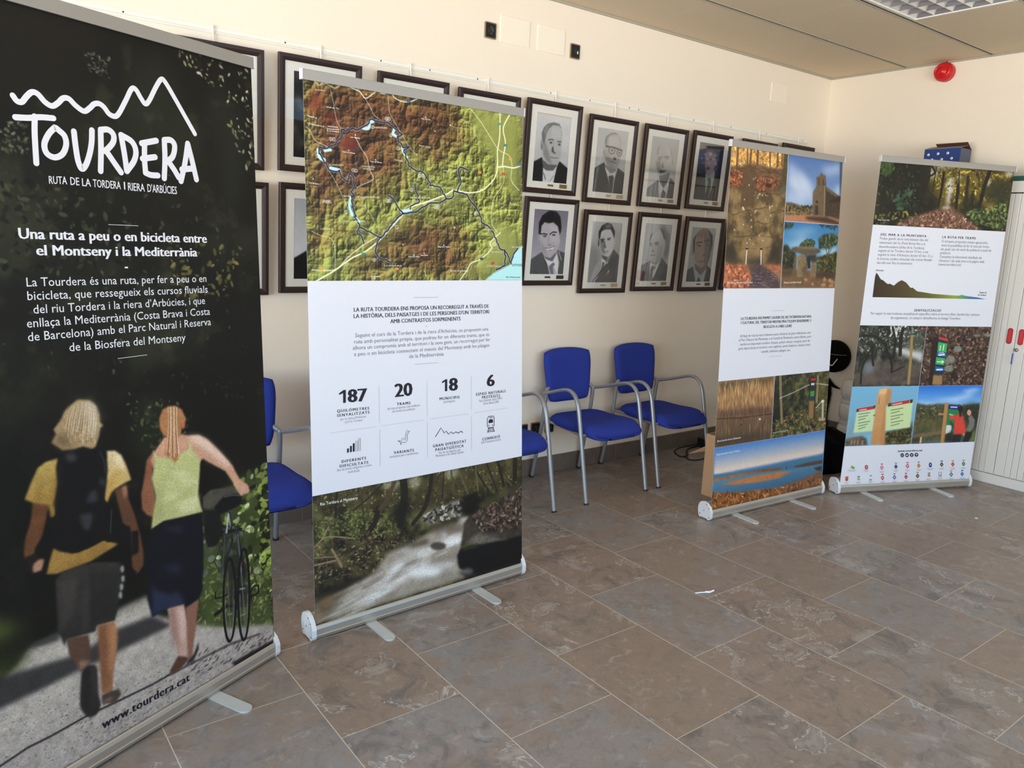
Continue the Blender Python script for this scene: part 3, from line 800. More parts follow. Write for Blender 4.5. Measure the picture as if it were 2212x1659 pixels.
class Canvas:
    """a picture printed on a sheet: painted as an array, carried by the vertex colours of a fine grid"""
    def __init__(s, pl, u0, v0, u1, v1, cell, base=(128, 128, 128)):
        s.pl, s.u0, s.v0, s.u1, s.v1 = pl, u0, v0, u1, v1
        s.w = max(8, int(round((u1 - u0) / cell)) + 1); s.h = max(8, int(round((v1 - v0) / cell)) + 1)
        s.cx, s.cy = (u1 - u0) / (s.w - 1), (v1 - v0) / (s.h - 1)
        s.img = np.ones((s.h, s.w, 3)) * np.array(base) / 255.0
        s.xx, s.yy = np.meshgrid(np.arange(s.w), np.arange(s.h))
        s.rng = np.random.default_rng(7)
    def c(s, pts):
        out = []
        for x, y in pts:
            u, v = s.pl.uv(x, y); out.append(((u - s.u0) / s.cx, (v - s.v0) / s.cy))
        return np.array(out)
    def scale(s, x, y):
        a = s.c([(x, y), (x + 1, y), (x, y + 1)]); return (np.linalg.norm(a[1] - a[0]) + np.linalg.norm(a[2] - a[0])) / 2
    def mask(s, P, blur=0):
        """coverage of a closed outline given in cells; returns slices and the mask"""
        m = 1 + int(blur * 2)
        x0, x1 = int(max(0, math.floor(P[:, 0].min()) - m)), int(min(s.w, math.ceil(P[:, 0].max()) + m + 1))
        y0, y1 = int(max(0, math.floor(P[:, 1].min()) - m)), int(min(s.h, math.ceil(P[:, 1].max()) + m + 1))
        if x1 <= x0 or y1 <= y0: return None
        acc = np.zeros((y1 - y0, x1 - x0))
        for dx, dy in ((-.25, -.25), (.25, -.25), (-.25, .25), (.25, .25)):
            gx = np.arange(x0, x1) + dx
            for j in range(y0, y1):
                yv = j + dy
                a = P; b = np.roll(P, -1, 0)
                hit = (a[:, 1] > yv) != (b[:, 1] > yv)
                if not hit.any(): continue
                a, b = a[hit], b[hit]
                xs = np.sort(a[:, 0] + (yv - a[:, 1]) / (b[:, 1] - a[:, 1]) * (b[:, 0] - a[:, 0]))
                acc[j - y0] += (np.searchsorted(xs, gx) % 2)
        acc /= 4
        if blur > 0:
            r = int(max(1, blur)); k = np.ones(2 * r + 1) / (2 * r + 1)
            for _ in range(2):
                acc = np.apply_along_axis(lambda t: np.convolve(t, k, 'same'), 0, acc)
                acc = np.apply_along_axis(lambda t: np.convolve(t, k, 'same'), 1, acc)
        return (slice(y0, y1), slice(x0, x1)), acc
    def put(s, sl, m, col, alpha=1.0):
        m = (m * alpha)[..., None]
        s.img[sl] = s.img[sl] * (1 - m) + np.asarray(col) * m
    def poly(s, pts, col, alpha=1.0, blur=0, tex=0, tn=30, col2=None, seed=1, smooth=False):
        """fill; col2 makes a top-to-bottom change of the printed colour, tex a mottling"""
        if smooth: pts = smoothline(list(pts) + [pts[0]], 4)[:-1]
        r = s.mask(s.c(pts), blur)
        if r is None: return
        sl, m = r; col = np.array(col) / 255.0
        h, w = m.shape
        cc = np.ones((h, w, 3)) * col
        if col2 is not None:
            t = np.linspace(0, 1, h)[:, None, None]; cc = col * (1 - t) + np.array(col2) / 255.0 * t; cc = np.broadcast_to(cc, (h, w, 3)).copy()
        if tex: cc = cc * (1 + tex * 2 * (fbm((h, w), tn, 4, seed) - .5)[..., None])
        s.put(sl, m, cc, alpha)
    def ell(s, cx, cy, rx, ry, col, alpha=1.0, blur=0, rot=0, **k):
        a = math.radians(rot); q = []
        for i in range(22):
            t = 2 * math.pi * i / 22; x, y = rx * math.cos(t), ry * math.sin(t)
            q.append((cx + x * math.cos(a) - y * math.sin(a), cy + x * math.sin(a) + y * math.cos(a)))
        s.poly(q, col, alpha, blur, **k)
    def line(s, pts, wd, col, alpha=1.0, smooth=False, taper=None):
        """stroke, width in photo pixels"""
        if smooth: pts = smoothline(pts, 5)
        P = s.c(pts); k = s.scale(*pts[len(pts) // 2]); col = np.array(col) / 255.0; n = len(P)
        m = np.zeros((s.h, s.w)) if n > 2 else None
        bx0, by0, bx1, by1 = s.w, s.h, 0, 0
        segs = []
        for i in range(n - 1):
            a, b = P[i], P[i + 1]
            r = wd * k / 2
            if taper: r *= (1 - (1 - taper) * i / max(1, n - 2))
            r = max(r, .35); al = 1.0
            x0, x1 = int(max(0, min(a[0], b[0]) - r - 1)), int(min(s.w, max(a[0], b[0]) + r + 2))
            y0, y1 = int(max(0, min(a[1], b[1]) - r - 1)), int(min(s.h, max(a[1], b[1]) + r + 2))
            if x1 <= x0 or y1 <= y0: continue
            X, Y = s.xx[y0:y1, x0:x1], s.yy[y0:y1, x0:x1]
            d = b - a; L2 = max(1e-9, d @ d)
            t = np.clip(((X - a[0]) * d[0] + (Y - a[1]) * d[1]) / L2, 0, 1)
            q = np.hypot(X - a[0] - t * d[0], Y - a[1] - t * d[1])
            cov = np.clip(r - q + .5, 0, 1)
            segs.append((y0, y1, x0, x1, cov)); bx0, by0, bx1, by1 = min(bx0, x0), min(by0, y0), max(bx1, x1), max(by1, y1)
        if not segs: return
        m = np.zeros((by1 - by0, bx1 - bx0))
        for y0, y1, x0, x1, cov in segs:
            v = m[y0 - by0:y1 - by0, x0 - bx0:x1 - bx0]; np.maximum(v, cov, out=v)
        s.put((slice(by0, by1), slice(bx0, bx1)), m, col, alpha)
    def mottle(s, n, cols, lo=.35, hi=.65, seed=1, oct=5, alpha=1.0, region=None, blur=0):
        """noise that runs through a list of colours, all over or inside an outline"""
        sl, m = (slice(0, s.h), slice(0, s.w)), np.ones((s.h, s.w))
        if region is not None:
            r = s.mask(s.c(region), blur)
            if r is None: return
            sl, m = r
        f = fbm((s.h, s.w), n, oct, seed)[sl]
        f = np.clip((f - lo) / (hi - lo), 0, 1) * (len(cols) - 1)
        C = np.array(cols) / 255.0; i = np.minimum(f.astype(int), len(cols) - 2); t = (f - i)[..., None]
        s.put(sl, m, C[i] * (1 - t) + C[i + 1] * t, alpha)
    def leaves(s, n, region, size, cols, seed=1, elong=2.0, alpha=1.0, jit=.25, ang=None):
        """small leaf shaped blots strewn inside an outline; size in photo pixels"""
        P = s.c(region); rng = np.random.default_rng(seed)
        k = s.scale(*region[0]); lo, hi = P.min(0), P.max(0)
        r = s.mask(P); 
        if r is None: return
        sl, m = r
        oy, ox = sl[0].start, sl[1].start
        cols = np.array(cols) / 255.0
        for _ in range(n):
            x, y = rng.uniform(lo[0], hi[0]), rng.uniform(lo[1], hi[1])
            j, i = int(y) - oy, int(x) - ox
            if j < 0 or i < 0 or j >= m.shape[0] or i >= m.shape[1] or m[j, i] < .5: continue
            a = rng.uniform(0, math.pi) if ang is None else math.radians(rng.normal(*ang)); L = rng.uniform(*size) * k; B = max(.45, L / elong)
            R = int(L + 2); x0, x1, y0, y1 = max(0, int(x) - R), min(s.w, int(x) + R + 1), max(0, int(y) - R), min(s.h, int(y) + R + 1)
            X, Y = s.xx[y0:y1, x0:x1] - x, s.yy[y0:y1, x0:x1] - y
            e = np.hypot((X * math.cos(a) + Y * math.sin(a)) / max(L, .5), (-X * math.sin(a) + Y * math.cos(a)) / B)
            cov = np.clip((1 - e) * B + .5, 0, 1)
            c = cols[rng.integers(len(cols))] * (1 + jit * rng.uniform(-1, 1))
            s.put((slice(y0, y1), slice(x0, x1)), cov, np.clip(c, 0, 1), alpha)
    def grain(s, amt=.06, seed=3):
        rng = np.random.default_rng(seed); s.img *= (1 + amt * (rng.random((s.h, s.w)) - .5) * 2)[..., None]
    def build(s, name, parent, material, lift=.0004):
        pl = s.pl
        u = s.u0 + np.arange(s.w) * s.cx; v = s.v0 + np.arange(s.h) * s.cy
        uu = np.broadcast_to(u[None, :], (s.h, s.w))
        if pl.tp: uu = .5 + (uu - .5) * (1 - pl.tp * (1 - v[:, None] / pl.h))
        P = (pl.O + lift * pl.N)[None, None, :] + uu[..., None] * pl.U + v[:, None, None] * pl.V
        n = s.w * s.h
        me = bpy.data.meshes.new(name)
        me.vertices.add(n); me.vertices.foreach_set('co', P.reshape(-1).astype(np.float32))
        i = (np.arange(s.h - 1)[:, None] * s.w + np.arange(s.w - 1)[None, :]).reshape(-1)
        q = np.stack([i, i + s.w, i + s.w + 1, i + 1], 1).reshape(-1).astype(np.int32)
        nf = len(i)
        me.loops.add(nf * 4); me.loops.foreach_set('vertex_index', q)
        me.polygons.add(nf); me.polygons.foreach_set('loop_start', np.arange(0, nf * 4, 4, dtype=np.int32))
        me.update()
        a = me.color_attributes.new('print', 'FLOAT_COLOR', 'POINT')
        im = np.clip(s.img, 0, 1); li = np.where(im <= .04045, im / 12.92, ((im + .055) / 1.055) ** 2.4)
        a.data.foreach_set('color', np.concatenate([li.reshape(-1, 3), np.ones((n, 1))], 1).reshape(-1).astype(np.float32))
        me.materials.append(material)
        o = bpy.data.objects.new(name, me); COL.objects.link(o)
        o.parent = parent; o.matrix_parent_inverse = parent.matrix_world.inverted() if parent else Matrix.Identity(4)
        return o

def print_mat(name, rough=.5, spec=.35):
    m = bpy.data.materials.new(name); m.use_nodes = True
    N = m.node_tree.nodes; L = m.node_tree.links; b = N['Principled BSDF']
    a = N.new('ShaderNodeAttribute'); a.attribute_name = 'print'; L.new(a.outputs['Color'], b.inputs['Base Color'])
    b.inputs['Roughness'].default_value = rough; b.inputs['Specular IOR Level'].default_value = spec
    return m
M['print'] = print_mat('printed_vinyl', .5, .3)
M['photo'] = print_mat('photo_paper', .55, .25)
M['ink'] = print_mat('printing_ink', .5, .3)

class Ink:
    """flat printed lettering and line art on a sheet"""
    def __init__(s, pl): s.pl = pl; s.v = []; s.f = []; s.c = []; s.lift = .0008
    def add(s, uv, faces, col):
        s.lift += 6e-7
        o = len(s.v); s.v += [s.pl.at(u, v, s.lift) for u, v in uv]; s.f += [tuple(o + i for i in f) for f in faces]
        s.c += [lin([x / 255 for x in col])] * len(faces)
    def uvs(s, pts): return [tuple(s.pl.uv(x, y)) for x, y in pts]
    def shape(s, pts, col): q = s.uvs(pts); s.add(q, [tuple(range(len(q)))], col)
    def disc(s, x, y, r, col, ry=None, n=18):
        s.shape([(x + r * math.cos(2 * math.pi * i / n), y + (ry or r) * math.sin(2 * math.pi * i / n)) for i in range(n)], col)
    def stroke(s, pts, wd, col, smooth=False, closed=False):
        """line of even width with round ends, width in photo pixels"""
        if closed: pts = list(pts) + [pts[0]]
        if smooth: pts = smoothline(pts, 6)
        P = [np.array(p) for p in s.uvs(pts)]
        mx, my = pts[len(pts) // 2]; a, b = s.pl.uv(mx, my), s.pl.uv(mx, my + 1); r = wd * abs(b[1] - a[1]) / 2
        L, R = [], []
        for i, p in enumerate(P):
            q0, q1 = P[max(0, i - 1)], P[min(len(P) - 1, i + 1)]
            if closed and i in (0, len(P) - 1): q0, q1 = P[-2], P[1]
            d = q1 - q0; d = d / max(1e-9, np.hypot(*d)); n = np.array([-d[1], d[0]])
            L.append(p + n * r); R.append(p - n * r)
        k = len(P); s.add([tuple(x) for x in L + R], [(i, i + 1, k + i + 1, k + i) for i in range(k - 1)], col)
        if not closed:
            for p in (P[0], P[-1]):
                s.add([(p[0] + r * math.cos(2 * math.pi * i / 12), p[1] + r * math.sin(2 * math.pi * i / 12)) for i in range(12)], [tuple(range(12))], col)
    def text(s, txt, p0, p1, cap, col, bold=0.0, track=1.0):
        """a line of lettering from p0 to p1 along its baseline, cap = height of the capitals (photo pixels)"""
        cu = bpy.data.curves.new('t', 'FONT'); cu.body = txt; cu.resolution_u = 2; cu.space_character = track
        o = bpy.data.objects.new('t', cu); me = o.to_mesh()
        n = len(me.vertices)
        if n == 0: o.to_mesh_clear(); return
        co = np.zeros(n * 3); me.vertices.foreach_get('co', co); co = co.reshape(-1, 3)
        fs = [tuple(p.vertices) for p in me.polygons]
        o.to_mesh_clear(); bpy.data.objects.remove(o); bpy.data.curves.remove(cu)
        x0, x1 = co[:, 0].min(), co[:, 0].max()
        a, b = s.pl.uv(*p0), s.pl.uv(*p1)
        mx, my = (p0[0] + p1[0]) / 2, (p0[1] + p1[1]) / 2
        hh = abs(s.pl.uv(mx, my)[1] - s.pl.uv(mx, my - cap)[1]) / CAPH
        e1 = (b - a) / (x1 - x0); e2 = np.array([0.0, -hh])
        for k in ((0,) if bold < .008 else (-1, 0, 1)):          # heavier type: the same letters laid three times side by side
            s.add([tuple(a + e1 * (x - x0 + k * bold) + e2 * y) for x, y, _ in co], fs, col)
    def build(s, name, parent, label=None):
        if not s.v: return
        me = bpy.data.meshes.new(name); me.from_pydata([tuple(p) for p in s.v], [], s.f)
        a = me.color_attributes.new('print', 'FLOAT_COLOR', 'CORNER')
        buf = []
        for f, c in zip(s.f, s.c): buf += [(*c, 1)] * len(f)
        a.data.foreach_set('color', np.array(buf, np.float32).reshape(-1))
        me.materials.append(M['ink']); me.update()
        o = bpy.data.objects.new(name, me); COL.objects.link(o)
        o.parent = parent; o.matrix_parent_inverse = parent.matrix_world.inverted()
        if label: o['label'] = label
        s.v, s.f, s.c = [], [], []
        return o
_cu = bpy.data.curves.new('h', 'FONT'); _cu.body = 'H'; _o = bpy.data.objects.new('h', _cu); _me = _o.to_mesh()
CAPH = max(v.co.y for v in _me.vertices); _o.to_mesh_clear(); bpy.data.objects.remove(_o); bpy.data.curves.remove(_cu)

# ------------------------------------------------------------------ roll-up banners
class Banner: pass
def banner(A, ang, width, T, lean, side, taper, feet, label):
    """A: left front foot of the cassette on the floor, ang: direction of the cassette, T: height, lean: top tips back by this much, side: top shifts sideways"""
    bn = Banner()
    t = thing('rollup_banner', label, 'banner', (A[0], A[1], 0), math.radians(ang), 'roll-up banners of the exhibition')
    bpy.context.view_layer.update()
    bn.t = t
    # local axes: x along the cassette, y to the back, z up
    prof = [(.010, .004), (.002, .012), (.000, .022), (.003, .025), (.000, .028), (.000, .050), (.003, .060), (.007, .064), (.0095, .062), (.0100, .052), (.026, .052), (.030, .080), (.045, .096), (.060, .098), (.076, .092), (.088, .078), (.092, .055), (.088, .024), (.078, .006)]
    w = width
    m = MB(); m.prism([(y, z) for y, z in prof], (.008, 0, 0), (0, 1, 0), (0, 0, 1), (1, 0, 0), w - .016)
    m.build('cassette', M['alu'], t)
    cap = [(.012, .003), (.002, .008), (-.004, .022), (-.004, .050), (.002, .066), (.012, .082), (.030, .098), (.055, .105), (.075, .102), (.088, .090), (.095, .070), (.096, .045), (.090, .018), (.080, .005), (.068, .009), (.028, .009)]
    for x0, sgn in ((0.0, -1), (w, 1)):
        m = MB(); m.prism(cap, (x0 - (.010 if sgn < 0 else -.010), 0, 0), (0, 1, 0), (0, 0, 1), (1 if sgn < 0 else -1, 0, 0), .019)
        c = bevel(m.build('end_cap', M['cap'], t), .003)
        for (y, z) in ((.012, .075), (.032, .092), (.080, .026), (.008, .020), (.05, .052)):
            q = MB(); q.lathe([(.0001, sgn * .0006), (.0032, sgn * .0004), (.0036, -sgn * .0006)], 10, (x0 + sgn * .010, y, z), 'x'); q.build('screw', M['screw'], c)
    for fx in feet:
        m = MB(); m.prism([(fx - .0225, .085), (fx - .0225, -.140)] + arc(fx, -.140, .0225, 180, 360, 8) + [(fx + .0225, .085)], (0, 0, 0), (1, 0, 0), (0, 1, 0), (0, 0, 1), .007)
        bevel(m.build('foot', M['foot'], t), .002)
    PW = w - .014
    half = PW / 2 * (1 - taper)
    bot, top = np.array([.010, .012, .057]), np.array([.010 + side, lean, T])
    rc = .010 + PW / 2 + side; half += .006
    m = MB(); m.prism([(-.010, -.035), (-.010, .0), (-.006, .002), (.009, .002), (.010, -.034)], (rc - half, lean, T - .002), (0, 1, 0), (0, 0, 1), (1, 0, 0), 2 * half)
    r = m.build('top_rail', M['alu_rail'], t)
    for xx in (rc - half - .001, rc + half + .001):
        q = MB(); q.rbox((xx - .002, lean - .012, T - .036), (xx + .002, lean + .012, T + .001), .001); q.build('rail_end', M['cap'], r)
    p0 = (w / 2, .062, .090); p1 = (w / 2 + side, lean + .030, T - .03)
    MB().tube([p0, p1], .0095, 12).build('pole', M['alu'], t)
    m = MB(); m.tube([p1, (p1[0], p1[1] - .022, p1[2] + .008)], .007, 8); m.build('pole_hook', M['black'], t)
    mw = np.array(t.matrix_world)
    tw = lambda p: (mw @ np.array([*p, 1.0]))[:3]
    TL, BL, TR = tw(top), tw(bot), tw(top + np.array([PW, 0, 0]))
    V = BL - TL; bn.h = np.linalg.norm(V)
    bn.pl = Plane(TL, TR - TL, V / bn.h, taper, bn.h)
    # the printed sheet itself, half a millimetre thick
    vs = [bn.pl.at(u, v, l) for l in (0, -.0006) for (u, v) in ((0, 0), (1, 0), (1, bn.h), (0, bn.h))]
    m = MB(); m.add(vs, [(0, 3, 2, 1), (4, 5, 6, 7), (0, 1, 5, 4), (1, 2, 6, 5), (2, 3, 7, 6), (3, 0, 4, 7)])
    o = m.build('graphic_panel', M['vinyl'])
    o.parent = t; o.matrix_parent_inverse = t.matrix_world.inverted()
    bn.panel = o
    return bn
B1 = banner((-0.0388, 2.1345), 25.373, 1.07, 2.1365, .10, .040, .020, (.235, .778), 'dark forest banner with a white hand-lettered logo and two walkers seen from behind')
B2 = banner((1.083, 2.620), 2.410, 1.07, 2.144, .150, .0165, .032, (.255, .795), 'white banner with a relief map on top and a forest stream at its foot')
B3 = banner((3.538, 2.662), -3.764, 1.066, 2.162, .130, .002, .032, (.222, .762), 'white banner with a stone fountain and church on top, a beach at its foot')
B4 = banner((4.689, 2.531), -21.860, 1.075, 2.175, .060, .030, .020, (.205, .770), 'rightmost white banner with a forest path, signposts and rows of small crests')
# ------------------------------------------------------------------ artwork of the dark banner
def art1():
    c = Canvas(B1.pl, 0, .012, 1, B1.h, .0022, (17, 17, 13))
    ALL = [(-400, -250), (620, -250), (620, 1800), (-400, 1800)]
    # out-of-focus wood behind the walkers
    c.mottle(7, [(12, 12, 9), (17, 17, 13), (30, 31, 22), (48, 52, 36)], .42, .72, 11, 5)
    for (x, y, rx, ry, col, a) in ((60, 60, 150, 160, (38, 32, 26), .55), (330, 230, 50, 120, (44, 54, 36), .7), (500, 340, 28, 120, (52, 62, 44), .7), (470, 240, 22, 60, (58, 66, 48), .6), (160, 250, 90, 60, (44, 44, 30), .6),
            (60, 420, 90, 90, (64, 66, 46), .6), (200, 420, 90, 60, (62, 64, 44), .5), (40, 560, 90, 130, (66, 72, 50), .7), (150, 640, 110, 120, (66, 66, 48), .6), (60, 740, 110, 110, (58, 62, 42), .7), (330, 700, 60, 60, (40, 44, 30), .5),
            (20, 850, 70, 60, (50, 54, 36), .6), (160, 860, 60, 40, (44, 46, 36), .6), (260, 500, 50, 60, (50, 54, 38), .5), (90, 920, 90, 60, (40, 44, 32), .5), (330, 920, 50, 100, (46, 56, 32), .7), (190, 330, 40, 40, (78, 72, 48), .6), (240, 350, 36, 40, (84, 78, 50), .5)):
        c.ell(x, y, rx, ry, col, a, 14)
    c.mottle(11, [(16, 16, 11), (30, 31, 21), (62, 66, 45), (78, 80, 56)], .40, .72, 17, 5, .75, region=[(-400, 330), (330, 330), (430, 500), (400, 760), (200, 900), (-400, 960)], blur=16)
    c.mottle(26, [(14, 14, 10), (14, 14, 10), (44, 46, 30)], .5, .75, 5, 4, .5)
    L = [(120, 118, 96), (165, 165, 150), (96, 96, 66), (70, 74, 50)]
    c.leaves(120, [(370, 90), (545, 130), (560, 250), (500, 230), (400, 140)], (2, 6), L, 1, 2)
    c.leaves(110, [(485, 255), (560, 250), (572, 420), (530, 360)], (2, 7), L, 2, 2)
    c.leaves(70, [(180, 110), (240, 120), (235, 170), (190, 150)], (1.5, 4), [(90, 88, 76), (60, 60, 50)], 3, 2)
    c.leaves(60, [(0, 250), (60, 260), (60, 330), (0, 330)], (2, 6), [(60, 62, 44), (90, 92, 74)], 4, 2)
    c.leaves(260, [(0, 360), (420, 380), (560, 560), (540, 830), (330, 830), (0, 800)], (2, 9), [(62, 64, 42), (44, 46, 30), (86, 84, 56), (30, 32, 22)], 5, 1.8, .6)
    c.leaves(240, [(0, 380), (260, 420), (300, 560), (0, 600)], (4, 13), [(14, 14, 10), (20, 20, 14), (58, 62, 44)], 6, 2.2, .8)
    c.leaves(90, [(360, 520), (520, 530), (500, 640), (380, 640)], (3, 9), [(94, 92, 48), (120, 112, 66), (60, 60, 32)], 7, 2, .8)
    c.leaves(160, [(270, 840), (420, 880), (400, 980), (290, 960)], (2, 7), [(60, 70, 40), (84, 92, 58), (30, 36, 20)], 8, 2, .8)
    c.poly([(240, 830), (330, 800), (600, 760), (600, 1040), (540, 1060), (470, 960), (420, 880), (360, 850)], (10, 9, 7), .8, 14)
    c.poly([(30, 900), (130, 900), (110, 1300), (10, 1300)], (10, 10, 8), .7, 14)
    c.leaves(40, [(360, 800), (560, 820), (560, 860), (380, 850)], (2, 6), [(50, 54, 34)], 9, 2, .6)
    # sunlit bushes on the right and the verge
    c.poly([(425, 1120), (520, 1030), (600, 1000), (606, 1400), (425, 1420)], (62, 72, 36), 1, 8, tex=.3, tn=10)
    c.leaves(420, [(520, 1030), (600, 990), (606, 1300), (540, 1300), (430, 1150)], (3, 11), [(110, 124, 60), (150, 160, 92), (60, 70, 32), (24, 28, 14), (186, 196, 150)], 10, 1.6, .85)
    c.leaves(120, [(560, 1030), (602, 1030), (602, 1230), (565, 1230)], (4, 12), [(18, 20, 10), (140, 160, 70)], 12, 1.6, .8)
    c.leaves(900, [(425, 1225), (605, 1190), (606, 1400), (425, 1370)], (2, 7), [(120, 124, 70), (92, 98, 50), (140, 138, 88), (74, 80, 40)], 13, 3, .8)
    c.leaves(60, [(440, 1150), (500, 1180), (500, 1260), (440, 1240)], (4, 10), [(84, 96, 70), (120, 128, 110)], 14, 1.2, .8)
    # gravel path
    path = [(-400, 1900), (-400, 1560), (0, 1478), (60, 1400), (316, 1286), (340, 1330), (440, 1352), (500, 1356), (606, 1346), (606, 1900)]
    c.poly(path, (192, 182, 168), 1, 3, tex=.14, tn=60, col2=(170, 159, 151))
    c.poly([(-300, 1560), (0, 1475), (40, 1440), (60, 1360), (0, 1340), (-300, 1380)], (92, 104, 46), .9, 10, tex=.2, tn=12)
    c.poly([(-300, 1480), (0, 1378), (160, 1290), (330, 1240), (318, 1288), (66, 1386), (40, 1440), (0, 1450), (-300, 1480)], (16, 18, 10), .85, 10)
    c.poly([(-400, 1600), (0, 1463), (176, 1411), (250, 1360), (328, 1330), (372, 1350), (260, 1405), (167, 1450), (0, 1532), (-400, 1690)], (50, 48, 48), .95, 3, tex=.15, tn=14)
    c.poly([(69, 1390), (125, 1364), (130, 1382), (75, 1400)], (60, 58, 56), .9, 2)
    c.leaves(2600, [(-400, 1640), (0, 1540), (280, 1440), (606, 1352), (606, 1500), (200, 1720), (-400, 1900)], (.8, 2.6), [(104, 96, 92), (84, 78, 78), (206, 198, 186), (136, 126, 120)], 15, 1.6, .8)
    c.leaves(900, [(100, 1560), (400, 1420), (606, 1352), (606, 1440), (300, 1640)], (1.2, 3.4), [(96, 88, 86), (70, 62, 64), (120, 110, 106)], 19, 2.2, .7, ang=(-18, 20))
    c.leaves(260, [(380, 1420), (600, 1360), (606, 1390), (420, 1455)], (2, 6), [(50, 44, 46), (70, 62, 62)], 16, 3, .85, ang=(-20, 12))
    c.line([(0, 1655), (60, 1615), (110, 1590), (190, 1545), (260, 1512), (330, 1478), (365, 1458)], 5, (48, 42, 46), .9)
    c.line([(365, 1458), (420, 1430), (500, 1390), (560, 1370)], 5, (66, 58, 58), .7)
    c.poly([(500, 1432), (560, 1398), (600, 1376), (603, 1384), (560, 1412), (508, 1438)], (26, 24, 26), .9, 1)
    z1, z2 = Z(0, 820, 3.568), Z(0, 1220, 3.352)
    # --- the man
    c.poly(z1((250, 950), (370, 960), (360, 1040), (325, 1200), (275, 1290), (255, 1360), (190, 1375), (190, 1250), (232, 1100)), (100, 64, 38), 1, 1, tex=.15, tn=8, smooth=True)
    c.poly(z1((195, 1370), (265, 1340), (345, 1390), (320, 1450), (265, 1490), (215, 1470)), (30, 22, 20), 1, 1)
    c.poly(z1((260, 1420), (300, 1385), (340, 1385), (335, 1410), (320, 1470), (255, 1490), (250, 1450)), (176, 130, 104), 1, 1)
    c.poly(z2((400, 110), (440, 60), (590, 0), (700, -20), (870, -20), (872, 200), (845, 350), (830, 405), (700, 440), (690, 482), (600, 510), (480, 545), (468, 590), (420, 480), (410, 300)), (54, 50, 46), 1, 1, tex=.15, tn=10, col2=(40, 37, 36))
    c.poly(z2((660, 40), (680, 40), (690, 440), (668, 300)), (20, 18, 18), .8, 3)
    c.poly(z2((700, 60), (860, 40), (850, 340), (700, 420)), (34, 32, 30), .6, 6)
    c.poly(z2((490, 590), (475, 535), (640, 505), (655, 600), (655, 705), (612, 735), (590, 785), (560, 740), (500, 650)), (88, 64, 50), 1, 1, tex=.1, tn=6)
    c.poly(z2((570, 690), (655, 700), (615, 735), (592, 785), (575, 740)), (160, 122, 100), .8, 2)
    c.poly(z2((708, 440), (822, 410), (852, 480), (846, 600), (818, 800), (815, 915), (740, 935), (735, 850), (716, 600)), (156, 104, 70), 1, 1, tex=.1, tn=6)
    c.poly(z2((708, 440), (760, 425), (772, 620), (770, 920), (740, 935), (735, 850), (716, 600)), (96, 62, 42), .7, 5)
    c.poly(z2((590, 785), (628, 735), (690, 728), (706, 800), (710, 920), (727, 1010), (700, 1082), (640, 1102), (590, 1050), (578, 980)), (42, 38, 36), 1, 1, tex=.15, tn=10, smooth=True)
    c.poly(z2((735, 945), (800, 915), (862, 898), (878, 938), (832, 1000), (740, 1006)), (72, 60, 52), 1, 1)
    c.poly(z2((740, 985), (800, 955), (826, 968), (770, 1000)), (132, 92, 80), .8, 1)
    c.poly(z1((415, 1290), (600, 1335), (800, 1235), (912, 1268), (700, 1400), (430, 1498), (358, 1500), (380, 1400)), (170, 132, 62), 1, 1, tex=.12, tn=8, col2=(146, 112, 56))
    c.poly(z1((450, 605), (350, 635), (290, 680), (240, 790), (188, 925), (260, 952), (372, 967), (392, 1062), (422, 1050), (470, 800)), (186, 158, 88), 1, 1, tex=.12, tn=8, col2=(150, 112, 48))
    c.poly(z1((800, 552), (882, 546), (932, 580), (972, 660), (1012, 770), (930, 815), (862, 860), (842, 905), (820, 965), (795, 900), (800, 700)), (226, 206, 158), 1, 1, tex=.08, tn=8, col2=(190, 150, 74))
    c.poly(z1((900, 690), (930, 700), (880, 790), (862, 860), (835, 930), (820, 800)), (186, 140, 66), .7, 4)
    c.poly(z1((882, 850), (972, 812), (992, 920), (1042, 1050), (1082, 1200), (1106, 1330), (1106, 1430), (1062, 1496), (1020, 1450), (1012, 1380), (1022, 1340), (1008, 1200), (945, 1100), (920, 1000)), (94, 62, 42), 1, 1, tex=.12, tn=8)
    c.poly(z1((940, 830), (972, 812), (980, 880), (960, 920)), (190, 140, 112), .8, 2)
    c.poly(z1((1012, 1172), (1065, 1160), (1068, 1335), (1020, 1355)), (18, 15, 15), 1, 1)
    c.poly(z1((450, 590), (500, 545), (600, 530), (700, 540), (775, 522), (822, 545), (830, 700), (820, 800), (805, 930), (868, 975), (880, 1105), (1000, 1130), (1012, 1200), (940, 1232), (830, 1252), (800, 1236), (700, 1292), (560, 1342), (450, 1322), (380, 1280), (400, 1100), (432, 1040), (412, 960), (440, 800), (430, 680)), (15, 14, 15), 1, 1, tex=.2, tn=9)
    for q in (z1((690, 870), (740, 845), (756, 900), (745, 945), (660, 950)), z1((615, 1040), (705, 1025), (715, 1080), (690, 1160), (650, 1160), (620, 1090)), z1((500, 575), (560, 560), (600, 600), (560, 640), (510, 620)), z1((760, 760), (815, 770), (812, 820), (770, 810))):
        c.poly(q, (62, 62, 70), .75, 2)
    c.line(z1((770, 560), (800, 620), (812, 720)), 3, (50, 50, 54), .8); c.line(z1((860, 1000), (850, 1180)), 2, (70, 70, 74), .8)
    c.poly(z1((520, 215), (600, 152), (690, 160), (742, 200), (766, 270), (770, 330), (798, 355), (772, 372), (762, 440), (735, 522), (700, 532), (640, 515), (560, 538), (480, 545), (395, 488), (430, 420), (412, 385), (445, 340), (476, 295), (492, 250)), (168, 142, 104), 1, 1, tex=.12, tn=14)
    for i in range(26):
        x = 520 + i * 9.2; k = (i * 37 % 10) / 10
        c.line(z1((560 + i * 7, 175 + abs(i - 12) * 2), (x, 300), (x - 20 + k * 10, 400 + k * 110)), 2.2, [(214, 196, 160), (122, 98, 66), (236, 226, 204), (150, 124, 88)][i % 4], .65, True)
